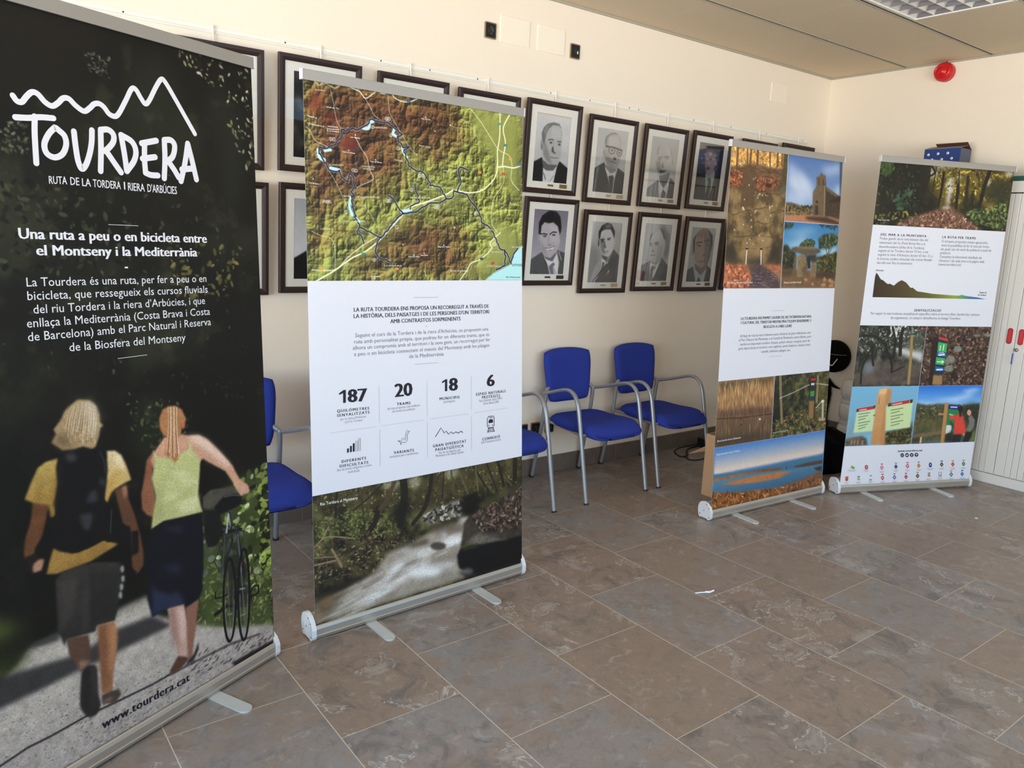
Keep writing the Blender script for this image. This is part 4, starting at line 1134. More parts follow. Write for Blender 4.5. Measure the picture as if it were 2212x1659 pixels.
    c.poly(z1((640, 165), (700, 165), (745, 220), (760, 330), (740, 420), (700, 460), (680, 330)), (240, 232, 214), .45, 5)
    c.poly(z1((400, 480), (450, 400), (520, 430), (560, 535), (480, 542)), (84, 66, 44), .6, 5)
    for x, y in ((885, 30), (890, 100), (880, 160), (872, 220)): c.ell(*z2((x, y))[0], 4, 8, (190, 188, 184), .8, 1)
    # --- the woman
    c.poly(z1((1190, 540), (1130, 620), (1110, 760), (1088, 880), (1094, 1000), (1130, 1042), (1190, 1062), (1196, 900), (1172, 750)), (142, 90, 64), 1, 1, tex=.1, tn=6)
    c.poly(z1((1265, 445), (1200, 540), (1160, 620), (1190, 700), (1240, 620), (1300, 605), (1400, 590), (1470, 600), (1540, 640), (1560, 610), (1640, 655), (1735, 705), (1790, 785), (1835, 862), (1852, 892), (1910, 872), (1926, 850), (1890, 800), (1845, 765), (1790, 660), (1700, 560), (1600, 462), (1532, 426), (1440, 430), (1400, 420)), (206, 156, 128), 1, 1, tex=.08, tn=6)
    c.poly(z1((1440, 432), (1530, 428), (1600, 465), (1700, 562), (1785, 662), (1740, 665), (1640, 580), (1560, 520), (1480, 480)), (246, 222, 206), .75, 4)
    c.poly(z1((1183, 542), (1212, 602), (1290, 602), (1372, 588), (1460, 532), (1452, 482), (1470, 476), (1482, 540), (1542, 622), (1540, 700), (1526, 900), (1562, 1022), (1400, 1062), (1262, 1092), (1164, 1156), (1180, 1040), (1202, 900), (1168, 760), (1196, 640), (1178, 548)), (196, 200, 134), 1, 1, tex=.06, tn=6, col2=(186, 184, 124))
    for q in (z1((1300, 720), (1400, 700), (1470, 740), (1400, 760)), z1((1380, 780), (1500, 760), (1520, 800), (1420, 810)), z1((1200, 930), (1330, 880), (1440, 860), (1330, 910)), z1((1360, 950), (1540, 880), (1530, 1000), (1400, 1030))):
        c.poly(q, (226, 226, 178), .6, 3)
    c.poly(z1((1180, 1040), (1210, 820), (1250, 800), (1260, 1000), (1200, 1110)), (150, 148, 92), .5, 5)
    c.poly(z1((1164, 1155), (1262, 1092), (1400, 1062), (1562, 1022), (1568, 1250), (1565, 1500), (1125, 1500), (1140, 1300)), (14, 16, 25), 1, 1)
    c.poly(z2((1058, -8), (1070, 250), (1102, 382), (1200, 320), (1332, 285), (1350, 306), (1440, 242), (1466, 180), (1466, -8)), (15, 17, 26), 1, 1)
    c.poly(z2((1098, 150), (1150, 192), (1240, 216), (1270, 190), (1322, 230), (1336, 290), (1200, 322), (1105, 372)), (40, 50, 76), .85, 3)
    c.poly(z1((1250, 1140), (1400, 1130), (1420, 1175), (1300, 1165)), (46, 52, 76), .7, 4); c.poly(z1((1260, 1420), (1390, 1430), (1400, 1490), (1300, 1480)), (46, 56, 80), .6, 5)
    c.poly(z2((1212, 318), (1330, 286), (1352, 400), (1352, 520), (1357, 662), (1320, 702), (1290, 640), (1240, 480)), (198, 160, 144), 1, 1, tex=.06, tn=6)
    c.poly(z2((1212, 318), (1262, 304), (1300, 640), (1290, 640), (1240, 480)), (120, 88, 74), .6, 4)
    c.poly(z2((1347, 310), (1436, 250), (1420, 450), (1402, 560), (1392, 662), (1362, 682), (1350, 500)), (142, 98, 80), 1, 1)
    c.poly(z2((1290, 660), (1360, 668), (1352, 700), (1290, 772), (1240, 796), (1228, 772)), (84, 56, 44), 1, 1)
    c.poly(z2((1362, 690), (1402, 650), (1436, 560), (1438, 610), (1402, 692), (1350, 722)), (48, 36, 36), 1, 1)
    c.poly(z1((1226, 300), (1252, 230), (1302, 204), (1352, 200), (1402, 230), (1432, 300), (1424, 335), (1402, 370), (1392, 430), (1374, 440), (1362, 560), (1374, 612), (1346, 645), (1320, 602), (1268, 575), (1290, 440), (1260, 432), (1232, 380)), (176, 122, 78), 1, 1, tex=.12, tn=10)
    for i in range(9):
        x = 1296 + i * 8; c.line(z1((x, 215), (x + 2, 380), (x - 14 + i * 4, 560 + (i * 31 % 60))), 2, [(226, 200, 168), (130, 88, 56), (240, 222, 196)][i % 3], .7, True)
    c.ell(*z1((1412, 352))[0], 4, 8, (204, 108, 84), 1, 1)
    # --- the bicycle
    K = (14, 14, 16)
    c.poly(z1((1570, 1010), (1690, 1000), (1722, 1200), (1662, 1282), (1602, 1292), (1570, 1200)), (22, 22, 22), 1, 1)
    c.poly(z1((1562, 905), (1620, 850), (1800, 820), (1842, 872), (1690, 962), (1600, 1002), (1562, 992)), (76, 72, 62), 1, 1, tex=.15, tn=8)
    c.poly(z1((1650, 985), (1720, 902), (1830, 878), (1862, 900), (1864, 952), (1790, 1002), (1682, 1042)), (16, 16, 18), 1, 1)
    c.line(z1((1730, 905), (1800, 890), (1850, 895)), 2, (90, 90, 96), .8)
    c.line(z1((1880, 870), (1975, 812)), 7, (24, 24, 26)); c.line(z1((1975, 805), (1976, 835)), 2, (120, 120, 120), .8)
    c.poly(z1((1835, 850), (1855, 805), (1895, 800), (1926, 850), (1915, 872), (1855, 892)), (206, 160, 136), 1, 1)
    for cx, cy, rx, ry in ((1662, 255, 44, 300), (1765, 215, 40, 330)):
        c.line([(*z2((cx + rx * math.cos(a), cy + ry * math.sin(a)))[0],) for a in np.linspace(0, 2 * math.pi, 30)], 4.5, K)
        c.line([(*z2((cx + rx * .8 * math.cos(a), cy + ry * .95 * math.sin(a)))[0],) for a in np.linspace(0, 2 * math.pi, 30)], 1.2, (110, 110, 110), .7)
        for a in np.linspace(0, math.pi, 7): c.line(z2((cx + rx * math.cos(a), cy + ry * math.sin(a)), (cx - rx * math.cos(a), cy - ry * math.sin(a))), .8, (80, 80, 76), .6)
    c.line(z1((1770, 1010), (1790, 1250), (1720, 1450)), 5, (50, 50, 52)); c.line(z1((1700, 1180), (1860, 1150)), 4, K); c.line(z1((1730, 1140), (1800, 1120), (1830, 1160), (1740, 1180)), 3, K)
    c.line(z1((1820, 1150), (1870, 1400), (1880, 1500)), 5, (28, 32, 40)); c.line(z1((1700, 1290), (1650, 1400), (1690, 1480)), 1.5, K)
    c.line(z1((1760, 1040), (1775, 1130)), 3, (170, 170, 170), .8); c.line(z1((1840, 1170), (1870, 1180), (1865, 1210)), 3, (150, 140, 120), .8)
    c.ell(*z1((1855, 1420))[0], 4.5, 7, (190, 24, 32), 1, 1)
    c.line(z2((1700, 230), (1740, 300), (1640, 300)), 4, K); c.line(z2((1640, 300), (1560, 360)), 8, (26, 24, 24)); c.line(z2((1560, 200), (1560, 245), (1620, 230), (1650, 215)), 3, K); c.line(z2((1800, 220), (1840, 150), (1870, 150), (1872, 200), (1810, 240)), 3.5, K)
    c.poly(z2((1700, 150), (1790, 140), (1800, 280), (1730, 320)), (40, 38, 36), .7, 2)
    c.poly(z1((1700, 1180), (1790, 1130), (1870, 1180), (1870, 1300), (1880, 1500), (1700, 1500), (1690, 1300)), (22, 24, 24), .62, 3)
    c.poly(z2((1640, -10), (1790, -10), (1790, 160), (1730, 330), (1660, 330)), (24, 24, 24), .6, 3)
    for q, w_, col in ((((1735, 1170), (1725, 1320), (1712, 1500)), 3, (70, 72, 72)), (((1760, 1040), (1745, 1180)), 3.4, (186, 186, 188)), (((1830, 1190), (1845, 1330), (1860, 1480)), 3.2, (86, 92, 104)), (((1715, 1200), (1860, 1160)), 2.4, (40, 40, 42)), (((1800, 1125), (1825, 1150), (1815, 1185), (1750, 1200)), 2, (60, 60, 62)), (((1725, 1330), (1790, 1300)), 2, (60, 62, 60))): c.line(z1(*q), w_, col, .95)
    for q, w_, col in ((((1700, 40), (1690, 200), (1680, 420)), 2.4, (76, 76, 74)), (((1745, 20), (1760, 240), (1775, 430)), 1.6, (120, 120, 118)), (((1650, 60), (1655, 260), (1668, 440)), 1.4, (110, 108, 104)), (((1720, 180), (1770, 170)), 3, (150, 150, 150)), (((1730, 215), (1735, 330)), 2, (96, 94, 90))): c.line(z2(*q), w_, col, .85)
    for cx, cy, rx, ry in ((1662, 255, 44, 300), (1765, 215, 40, 330)):
        c.line([z2((cx + rx * math.cos(a), cy + ry * math.sin(a)))[0] for a in np.linspace(0, 2 * math.pi, 40)], 5, K)
        c.line([z2((cx + (rx - 12) * math.cos(a), cy + (ry - 20) * math.sin(a)))[0] for a in np.linspace(0, math.pi, 24)], 1.4, (132, 130, 124), .8)
    # light and shade printed in the picture: folds of the shirts, the shorts and the skirt
    for q, col, a in ((((455, 610), (440, 800), (412, 1040), (395, 1060), (400, 900), (425, 760)), (120, 92, 40), .55), (((250, 930), (300, 780), (330, 820), (300, 950)), (134, 102, 48), .5), (((870, 560), (930, 600), (960, 690), (900, 650)), (250, 240, 214), .7)): c.poly(z1(*q), col, a, 3)
    for q, col, a in ((((430, 130), (560, 90), (540, 330), (440, 480)), (74, 70, 64), .45), (((600, 180), (650, 160), (640, 480), (590, 500)), (70, 66, 60), .4), (((735, 470), (760, 460), (758, 900), (745, 900)), (206, 160, 122), .0), (((790, 440), (840, 440), (845, 560), (812, 780), (800, 760)), (190, 138, 98), .6), (((1290, 330), (1335, 310), (1345, 520), (1320, 560)), (226, 196, 182), .7)): c.poly(z2(*q), col, a, 3)
    for q, col, a in ((((600, 740), (640, 745), (650, 1060), (610, 1040)), (30, 27, 26), .6), (((660, 745), (690, 740), (700, 900), (690, 1060)), (62, 56, 54), .6)): c.poly(z2(*q), col, a, 2)
    c.grain(.10)
    c.build('photo_print', B1.panel, M['print'])
    k = Ink(B1.pl); a = Z(0, 0, 2.7645); WH = (232, 233, 240)
    k.stroke(a((75, 570), (100, 603), (130, 608), (158, 575), (190, 550), (225, 562), (268, 610), (310, 633), (345, 615), (375, 587), (410, 590), (450, 630), (500, 664), (535, 645), (560, 622), (590, 619), (620, 640), (650, 680), (685, 695), (710, 675), (750, 600), (784, 532), (810, 535), (840, 585), (866, 620), (890, 600), (930, 520), (960, 475), (985, 490), (1050, 600), (1163, 800)), 11.5, WH, True)
    for s_, sm in (([(90, 700), (170, 704), (240, 700), (318, 706)], 1), ([(206, 695), (206, 800), (216, 975)], 1), ([(328, 760), (290, 800), (264, 860), (278, 915), (325, 940), (372, 920), (394, 865), (384, 812), (350, 778)], 2), ([(440, 785), (450, 870), (465, 960), (487, 1008), (512, 985), (534, 920), (546, 850), (548, 778)], 1),
               ([(600, 775), (602, 900), (600, 1022)], 1), ([(600, 775), (645, 775), (676, 805), (674, 850), (635, 895), (608, 902)], 1), ([(632, 900), (680, 970), (722, 1030)], 1), ([(722, 806), (742, 920), (756, 1020)], 1), ([(722, 806), (785, 845), (810, 900), (800, 960), (757, 1022)], 1),
               ([(845, 856), (932, 840)], 0), ([(862, 852), (862, 950), (868, 1030)], 1), ([(850, 948), (925, 938)], 0), ([(868, 1032), (900, 1045), (942, 1048)], 1), ([(980, 836), (984, 950), (980, 1065)], 1), ([(980, 836), (1020, 838), (1042, 872), (1030, 935), (990, 968)], 1), ([(1005, 965), (1040, 1015), (1066, 1060)], 1),
               ([(1080, 1082), (1104, 970), (1120, 858)], 1), ([(1120, 858), (1146, 960), (1172, 1072)], 1), ([(1085, 1012), (1152, 1006)], 0)):
        k.stroke(a(*s_), 12.8, WH, sm > 0, sm == 2)
    k.build('logo_lettering', B1.panel)
    k = Ink(B1.pl)
    for s_, t_ in (((293, 1097, 400, 1101), 'RUTA'), ((421, 1104, 473, 1107), 'DE'), ((491, 1111, 542, 1114), 'LA'), ((556, 1117, 721, 1130), 'TORDERA'), ((741, 1131, 747, 1132), 'I'), ((765, 1137, 864, 1144), 'RIERA'), ((881, 1146, 1056, 1160), "D'ARBÚCIES")):
        k.text(t_, *a((s_[0], s_[1]), (s_[2], s_[3])), 16.5, WH, .012)
    z = Z(0, 450, 3.568)
    for (x0, y0, x1, y1, h, b, t_) in ((147, 234, 1592, 266, 21, .035, 'Una ruta a peu o en bicicleta entre'), (283, 362, 1518, 371, 20.5, .035, 'el Montseny i la Mediterrània')):
        k.text(t_, *z((x0, y0), (x1, y1)), h, WH, b)
    k.build('headline_lettering', B1.panel)
    k.shape(z((960, 450), (985, 450), (985, 462), (960, 462)), WH); k.build('dash', B1.panel)
    for q in (((835, 125), (1063, 135)), ((908, 1158), (1132, 1129))): k.stroke(z(*q), .9, WH); k.build('rule_line', B1.panel)
    k = Ink(B1.pl)
    for (x0, y0, x1, y1, t_) in ((205, 603, 1590, 567, 'La Tourdera és una ruta, per fer a peu o en'), (212, 708, 1600, 650, 'bicicleta, que ressegueix els cursos fluvials'), (258, 812, 1580, 737, 'del riu Tordera i la riera d’Arbúcies, i que'),
            (208, 920, 1618, 820, 'enllaça la Mediterrània (Costa Brava i Costa'), (216, 1025, 1625, 900, 'de Barcelona) amb el Parc Natural i Reserva'), (535, 1103, 1430, 1022, 'de la Biosfera del Montseny')):
        k.text(t_, *z((x0, y0), (x1, y1)), 17.3, WH, -.006)
    k.build('body_lettering', B1.panel)
    k = Ink(B1.pl); k.text('www.tourdera.cat', *z2((742, 1190), (1372, 838)), 18, (36, 28, 40), .045, 1.08); k.build('web_address', B1.panel)
art1()

# ------------------------------------------------------------------ artwork of the map banner
DK, GR = (34, 30, 38), (112, 108, 120)
def art2():
    pl = B2.pl
    v0, v1 = .012, float(pl.uv(900, 606)[1])
    c = Canvas(pl, 0, v0, 1, v1, .0021, (120, 120, 60))
    m = Z(620, 120, 3.1906)
    sh = (c.h, c.w)
    # relief: brown massifs, green valleys
    br = np.zeros(sh)
    def blob(pts, val, blur=26):
        nonlocal br
        r = c.mask(c.c(m(*pts)), blur)
        if r: sl, k = r; br[sl] = np.maximum(br[sl], k * val) if val > 0 else br[sl] * (1 - k * -val)
    blob([(60, 60), (1100, 280), (1230, 420), (1080, 700), (900, 700), (840, 560), (760, 560), (740, 660), (860, 820), (760, 830), (600, 900), (560, 960), (330, 980), (180, 1200), (60, 1200)], 1)
    blob([(720, 1200), (900, 1150), (1150, 1150), (1240, 1210), (1160, 1280), (1280, 1420), (1240, 1500), (1000, 1560), (700, 1400), (300, 1560), (420, 1450), (520, 1420)], .85)
    blob([(1080, 560), (1180, 560), (1160, 720), (1080, 700)], .7); blob([(160, 1180), (330, 1010), (340, 1280), (180, 1330)], .6)
    blob([(560, 1380), (860, 1440), (900, 1580), (300, 1580)], .7)
    flat = np.zeros(sh)
    def fl_(pts, val=1, blur=16):
        r = c.mask(c.c(m(*pts)), blur)
        if r: sl, k = r; flat[sl] = np.maximum(flat[sl], k * val)
    fl_([(1240, 340), (1640, 420), (1640, 900), (1560, 1000), (1450, 760), (1330, 560)]); fl_([(500, 1290), (820, 1080), (1050, 980), (1160, 920), (1250, 940), (1250, 990), (1060, 1030), (840, 1110), (640, 1280), (520, 1400)])
    fl_([(1380, 1100), (1640, 1250), (1640, 1400), (1450, 1500), (1300, 1560), (1180, 1560), (1400, 1350), (1440, 1240)]); fl_([(160, 1480), (480, 1400), (420, 1480), (200, 1570)], .8); fl_([(780, 560), (900, 720), (1000, 850), (900, 800), (820, 700)], .7); fl_([(460, 1080), (640, 1260), (520, 1280), (440, 1180)], .7)
    n2 = fbm(sh, 20, 6, 22, .58)
    hgt = 0; rng_ = np.random.default_rng(31)
    for n_, a_ in ((11, 1.0), (22, .62), (44, .36), (88, .2)):
        hgt = hgt + a_ * (1 - np.abs(2 * vnoise(sh, n_, rng_) - 1)) ** 1.4
    hgt = hgt * (1 - .9 * flat)
    gy, gx = np.gradient(hgt)
    shd = np.clip(.50 + (gx * 1.1 + gy * .9) * -4.6, 0, 1)
    tone = np.clip(br * 1.0 + (n2 - .5) * .9 * (br > .02), 0, 1)[..., None]
    low, mid, high = np.array((146, 152, 74)) / 255, np.array((126, 108, 58)) / 255, np.array((106, 72, 46)) / 255
    base = np.where(tone < .5, low * (1 - tone * 2) + mid * tone * 2, mid * (2 - tone * 2) + high * (tone * 2 - 1))
    c.img = base * (.30 + .98 * shd[..., None]); c.img = c.img * (1 - .5 * flat[..., None]) + .5 * flat[..., None] * np.array((160, 166, 88)) / 255
    red = [((440, 600), 60, 70), ((300, 430), 60, 50), ((180, 360), 60, 60), ((200, 300), 50, 60)]
    for (x, y), rx, ry in red: c.ell(*m((x, y))[0], rx / 3.2, ry / 3.2, (112, 44, 30), .5, 6)
    c.poly(m((360, 620), (400, 560), (470, 590), (500, 640), (440, 660), (390, 650)), (112, 46, 36), .7, 3); c.poly(m((440, 640), (500, 630), (510, 680), (450, 670)), (58, 48, 50), .7, 4)
    c.poly(m((450, 1250), (180, 1180), (160, 1330), (250, 1330)), (150, 90, 44), .25, 10)
    # sea
    c.poly(m((1340, 1570), (1420, 1500), (1540, 1440), (1570, 1350), (1650, 1290), (1650, 1570)), (172, 222, 224), 1, 1)
    W_ = (238, 236, 220)
    def rd(pts, w, col=W_, al=.9, sm=True): c.line(m(*pts), w, col, al, sm)
    rd([(130, 160), (180, 170), (220, 205), (250, 185), (300, 210), (330, 225), (370, 200), (375, 175)], 1.3, W_, .8)
    rd([(380, 180), (430, 215), (500, 250), (540, 295), (590, 265), (620, 245), (670, 265), (700, 240)], 1.8); rd([(720, 245), (740, 290), (800, 318), (860, 315), (920, 285)], 1.8)
    rd([(300, 240), (320, 330), (340, 440), (370, 500)], 1.1, W_, .7); rd([(480, 220), (540, 300), (580, 370), (600, 410), (640, 440)], 1.1, W_, .7); rd([(690, 250), (700, 330), (710, 400), (760, 490), (800, 560), (850, 640), (900, 690)], 1.2, W_, .6)
    rd([(130, 490), (160, 520), (190, 580), (240, 610), (280, 630)], 1.2, W_, .8); rd([(470, 560), (510, 640), (550, 700), (570, 790), (595, 850), (520, 890), (480, 910)], 1.2, W_, .8)
    rd([(280, 780), (340, 880), (400, 1010), (440, 1110)], 1.4, (200, 200, 170), .7); rd([(480, 970), (560, 1070), (620, 1180), (650, 1220)], 1.2, (200, 200, 170), .6); rd([(170, 1210), (230, 1240), (300, 1260), (330, 1330), (330, 1480)], 1.1, W_, .7)
    rd([(200, 1555), (330, 1480), (440, 1400), (540, 1350), (640, 1270), (740, 1160), (850, 1050), (960, 1010), (1090, 960), (1150, 930), (1250, 945), (1340, 930), (1420, 860), (1450, 780), (1450, 660), (1465, 560), (1468, 400)], 2.6, (240, 238, 200), .95)
    rd([(170, 1478), (330, 1475), (420, 1390), (520, 1310), (620, 1250)], 1.8, (236, 234, 200), .9); rd([(1450, 770), (1500, 765), (1560, 775), (1610, 760)], 2.4, (238, 236, 200), .95); rd([(1535, 405), (1490, 500), (1505, 600), (1490, 700), (1485, 770)], 2.4, (238, 236, 200), .95)
    rd([(1250, 350), (1330, 450), (1400, 560), (1460, 650), (1530, 690), (1550, 760), (1545, 860), (1600, 930)], 1.6, (222, 222, 170), .8); rd([(1490, 770), (1490, 880), (1420, 1000), (1410, 1150), (1450, 1220)], 1.6, (216, 216, 160), .8)
    rd([(1190, 1550), (1240, 1480), (1270, 1430), (1340, 1400), (1410, 1330), (1400, 1290), (1470, 1220)], 2.2, (236, 234, 200), .9); rd([(1120, 480), (1180, 500), (1240, 480), (1280, 510), (1320, 580)], 1.1, (206, 206, 160), .6); rd([(880, 790), (890, 880), (1000, 850), (1060, 910), (1100, 960)], 1.2, (206, 206, 160), .5)
    # the route: white halo, pale blue stretches, navy line
    NV = (20, 22, 58)
    def jag(pts, amp, seed):
        rng = random.Random(seed); out = []
        for (x0, y0), (x1, y1) in zip(pts, pts[1:]):
            n = max(2, int(math.hypot(x1 - x0, y1 - y0) / 14))
            for i in range(n): out.append((x0 + (x1 - x0) * i / n + rng.uniform(-amp, amp), y0 + (y1 - y0) * i / n + rng.uniform(-amp, amp)))
        return out + [pts[-1]]
    R = [jag([(380, 505), (395, 520), (450, 505), (500, 510), (525, 490), (560, 480), (575, 440), (620, 455), (655, 460), (700, 465), (740, 500), (795, 545), (760, 560), (770, 590), (800, 630), (840, 630), (805, 650), (815, 700), (850, 770), (900, 800), (935, 800), (970, 850), (990, 895), (1060, 910), (1100, 990)], 6, 1),
         jag([(380, 505), (375, 560), (330, 610), (280, 640), (225, 635), (220, 670), (250, 720), (290, 785), (340, 800), (360, 790), (370, 840), (420, 870), (430, 810), (460, 850), (465, 900), (445, 940), (470, 965), (445, 970), (450, 1030), (475, 1105), (460, 1110), (490, 1150), (500, 1185), (540, 1205), (600, 1230), (645, 1255)], 5, 2),
         jag([(500, 1185), (480, 1215), (510, 1245), (530, 1295)], 4, 3), jag([(645, 1255), (615, 1300), (610, 1350), (630, 1395), (680, 1410), (720, 1430)], 4, 4),
         jag([(645, 1255), (700, 1195), (760, 1120), (800, 1090), (840, 1080), (890, 1075), (950, 1040), (990, 1015), (1040, 1020), (1100, 990), (1140, 980), (1150, 930), (1180, 940), (1240, 955), (1255, 990), (1280, 1020), (1330, 1090), (1340, 1150), (1380, 1170), (1420, 1220), (1450, 1290), (1470, 1335), (1500, 1340), (1525, 1380), (1545, 1435)], 4, 5),
         jag([(800, 1090), (770, 1050), (730, 985), (695, 965)], 4, 6), jag([(850, 1060), (850, 1040), (915, 1010), (890, 940), (882, 885)], 3, 7), jag([(1175, 935), (1200, 870), (1180, 790), (1195, 765), (1250, 790)], 3, 8), jag([(1500, 1340), (1505, 1385), (1500, 1450), (1440, 1475)], 3, 9), jag([(1545, 1420), (1560, 1370), (1590, 1330)], 3, 10)]
    for r in R: c.line(m(*r), 4.6, (226, 230, 236), .6)
    CY = (186, 228, 232)
    for q, w in (([(525, 500), (560, 500), (570, 460), (590, 455)], 7), ([(215, 650), (225, 700), (255, 720)], 8), ([(260, 655), (300, 650)], 6), ([(300, 775), (340, 785), (360, 790)], 7), ([(440, 975), (430, 1040), (450, 1100)], 6), ([(740, 505), (730, 540), (750, 555)], 6), ([(795, 640), (805, 670), (825, 700)], 6), ([(790, 1075), (850, 1065)], 7), ([(470, 1120), (500, 1145)], 5)):
        c.line(m(*q), w, CY, .95, True)
    for r in R: c.line(m(*r), 2.9, NV, 1)
    # small marks: peaks, road shields, walkers' and riders' badges, town names
    for x, y in ((200, 430), (250, 488), (470, 547), (425, 652), (610, 718), (180, 850), (955, 425), (1125, 478), (1020, 520), (545, 266), (800, 1302), (1080, 1306), (945, 1362), (875, 1374), (1155, 1185), (1130, 1482), (605, 1536), (1540, 1018), (1510, 1065)):
        c.poly(m((x - 5, y + 5), (x, y - 7), (x + 5, y + 5)), (240, 238, 228), .95)
    for x, y, col in ((840, 316, (60, 90, 160)), (1463, 472, (60, 150, 120)), (1505, 618, (50, 120, 130)), (1607, 754, (70, 110, 160)), (1492, 816, (190, 70, 40)), (1328, 806, (220, 140, 70)), (1540, 714, (220, 150, 80)), (235, 1474, (230, 150, 60)), (525, 1367, (40, 130, 110)), (1342, 1402, (50, 60, 110)), (1418, 1430, (190, 60, 40)), (757, 1470, (220, 140, 60))):
        c.poly(m((x - 12, y - 8), (x + 12, y - 8), (x + 12, y + 8), (x - 12, y + 8)), col, .95)
    for x, y in ((302, 575), (322, 577), (685, 435), (703, 437), (590, 493), (715, 548), (765, 640), (210, 690), (455, 790), (475, 794), (408, 1077), (690, 1002), (706, 1002), (915, 828), (935, 828), (858, 925), (1025, 1045), (1040, 1045), (600, 1408), (755, 1182), (1300, 1090), (1430, 1300)):
        c.line([(*m((x + 11 * math.cos(a), y + 11 * math.sin(a)))[0],) for a in np.linspace(0, 2 * math.pi, 12)], 1.0, (240, 240, 236), .85); c.line(m((x, y - 4), (x, y + 5)), 1.2, (240, 240, 236), .8)
    c.build('map_print', B2.panel, M['print'])
    k = Ink(pl); TW = (240, 238, 230)
    for (x0, y0, x1, y1, t_) in ((140, 418, 190, 430, 'Matagalls'), (138, 470, 238, 490, 'Turó Desportadores'), (285, 492, 350, 498, 'Font Bona'), (274, 508, 358, 514, '(naixement'), (274, 521, 358, 530, 'de la Tordera)'), (437, 565, 503, 574, 'Les Agudes'), (382, 666, 468, 678, "Turó de l'Home"), (573, 733, 652, 742, 'Turó de Morou'), (152, 880, 220, 890, 'Turó del Samon'),
            (250, 1002, 300, 1005, 'Els Refugis'), (246, 1012, 306, 1016, 'del Montseny'), (272, 358, 355, 370, 'Coll de Te'), (925, 438, 988, 446, 'Turó del Vent'), (388, 970, 440, 975, 'Sant Celoni'), (578, 1528, 638, 1526, 'El Corredor'), (1140, 1488, 1245, 1488, 'Turó de la Pedrera'), (835, 1390, 912, 1390, "Turó d'en Vives"), (922, 1382, 970, 1380, 'Turó Gros'), (1040, 1322, 1125, 1322, "Puig d'en Cadiró")):
        k.text(t_, *m((x0, y0), (x1, y1)), 2.6, TW, .02)
    for (x0, y0, x1, y1, t_) in ((190, 240, 258, 246, 'VILADRAU'), (520, 768, 606, 775, 'SANTA FE DE'), (524, 784, 600, 790, 'MONTSENY'), (600, 500, 690, 505, 'ARBÚCIES'), (910, 625, 990, 640, 'SANT FELIU'), (740, 722, 800, 735, 'GUALBA'), (1080, 800, 1165, 800, 'MAÇANET'), (950, 925, 1030, 930, 'HOSTALRIC'), (850, 985, 990, 985, 'BREDA'), (290, 758, 390, 762, 'EL MONTSENY'), (490, 980, 630, 980, 'FOGARS'), (360, 1148, 540, 1150, 'SANT ESTEVE'), (230, 1200, 320, 1205, 'CAMPINS'), (670, 1452, 790, 1455, 'LLINARS'), (1350, 1205, 1410, 1205, 'TORDERA'), (1405, 1358, 1480, 1360, 'PALAFOLLS'), (1550, 1325, 1625, 1325, 'BLANES'), (1380, 1455, 1480, 1458, 'MALGRAT')):
        k.text(t_, *m((x0, y0), (x1, y1)), 3.2, (206, 204, 180), .01)
    k.text('Mar Mediterrània', *m((1508, 1532), (1606, 1532)), 3, (40, 60, 70), .02); k.text('Desembocadura', *m((1545, 1442), (1626, 1442)), 2.4, (30, 40, 50), .02); k.text('de la Tordera', *m((1552, 1452), (1620, 1452)), 2.4, (30, 40, 50), .02)
    k.build('map_lettering', B2.panel)
    # stream photograph
    vb0 = float((pl.uv(679, 1068)[1] + pl.uv(1128, 988)[1]) / 2)
    c = Canvas(pl, 0, vb0, 1, B2.h, .0021, (44, 42, 28))
    z = Z(640, 980, 3.7706)
    c.mottle(18, [(22, 20, 13), (44, 40, 26), (66, 62, 36), (92, 88, 52)], .3, .7, 3)
    c.poly(z((150, 360), (900, 150), (1840, 20), (1840, 200), (1400, 330), (1000, 420), (700, 420), (150, 480)), (66, 60, 34), .85, 6, tex=.5, tn=26)
    c.leaves(700, z((150, 340), (900, 140), (1840, 20), (1840, 240), (1300, 400), (800, 460), (150, 520)), (1, 4), [(112, 102, 54), (140, 128, 74), (60, 56, 32), (36, 33, 20), (30, 28, 18)], 3, 2, .8)
    for p in (((780, 230), 70, 60), ((960, 210), 50, 70), ((1260, 150), 60, 50), ((700, 240), 40, 30)): c.ell(*z(p[0])[0], p[1] / 3.7, p[2] / 3.7, (196, 196, 170), .55, 5)
    c.leaves(900, z((150, 540), (450, 450), (800, 500), (900, 580), (600, 700), (150, 720)), (1.2, 4), [(96, 108, 52), (70, 82, 38), (116, 118, 66), (40, 44, 22)], 4, 1.8, .9)
    for q, w, col in (([(330, 310), (320, 520)], 5, (34, 28, 20)), ([(700, 250), (600, 350), (470, 460)], 4, (44, 34, 24)), ([(800, 230), (740, 370), (660, 490), (640, 560), (590, 630), (530, 690)], 10, (74, 60, 44)), ([(660, 480), (640, 560), (590, 640), (540, 700)], 12, (34, 27, 19)), ([(870, 210), (880, 350), (850, 580)], 16, (30, 27, 19)), ([(1105, 160), (1080, 330), (1040, 450), (950, 570)], 9, (36, 29, 22)), ([(1260, 140), (1290, 330)], 4, (74, 66, 44)), ([(1320, 130), (1400, 330)], 4, (90, 80, 52)), ([(1440, 100), (1570, 310)], 3, (30, 26, 18)), ([(1550, 80), (1640, 320)], 3, (34, 28, 20)), ([(1640, 60), (1690, 260)], 6, (34, 28, 20)), ([(1780, 40), (1780, 200)], 10, (30, 28, 20)), ([(1690, 190), (1760, 260)], 2, (90, 84, 60)), ([(1460, 110), (1480, 300)], 3, (96, 90, 56)), ([(1200, 150), (1190, 360)], 3, (40, 34, 24)), ([(530, 360), (560, 620)], 3, (50, 42, 28))):
        c.line(z(*q), w, col, .95, True)
    c.poly(z((770, 560), (790, 430), (860, 380), (920, 300), (910, 500), (860, 590)), (24, 23, 15), .85, 6)
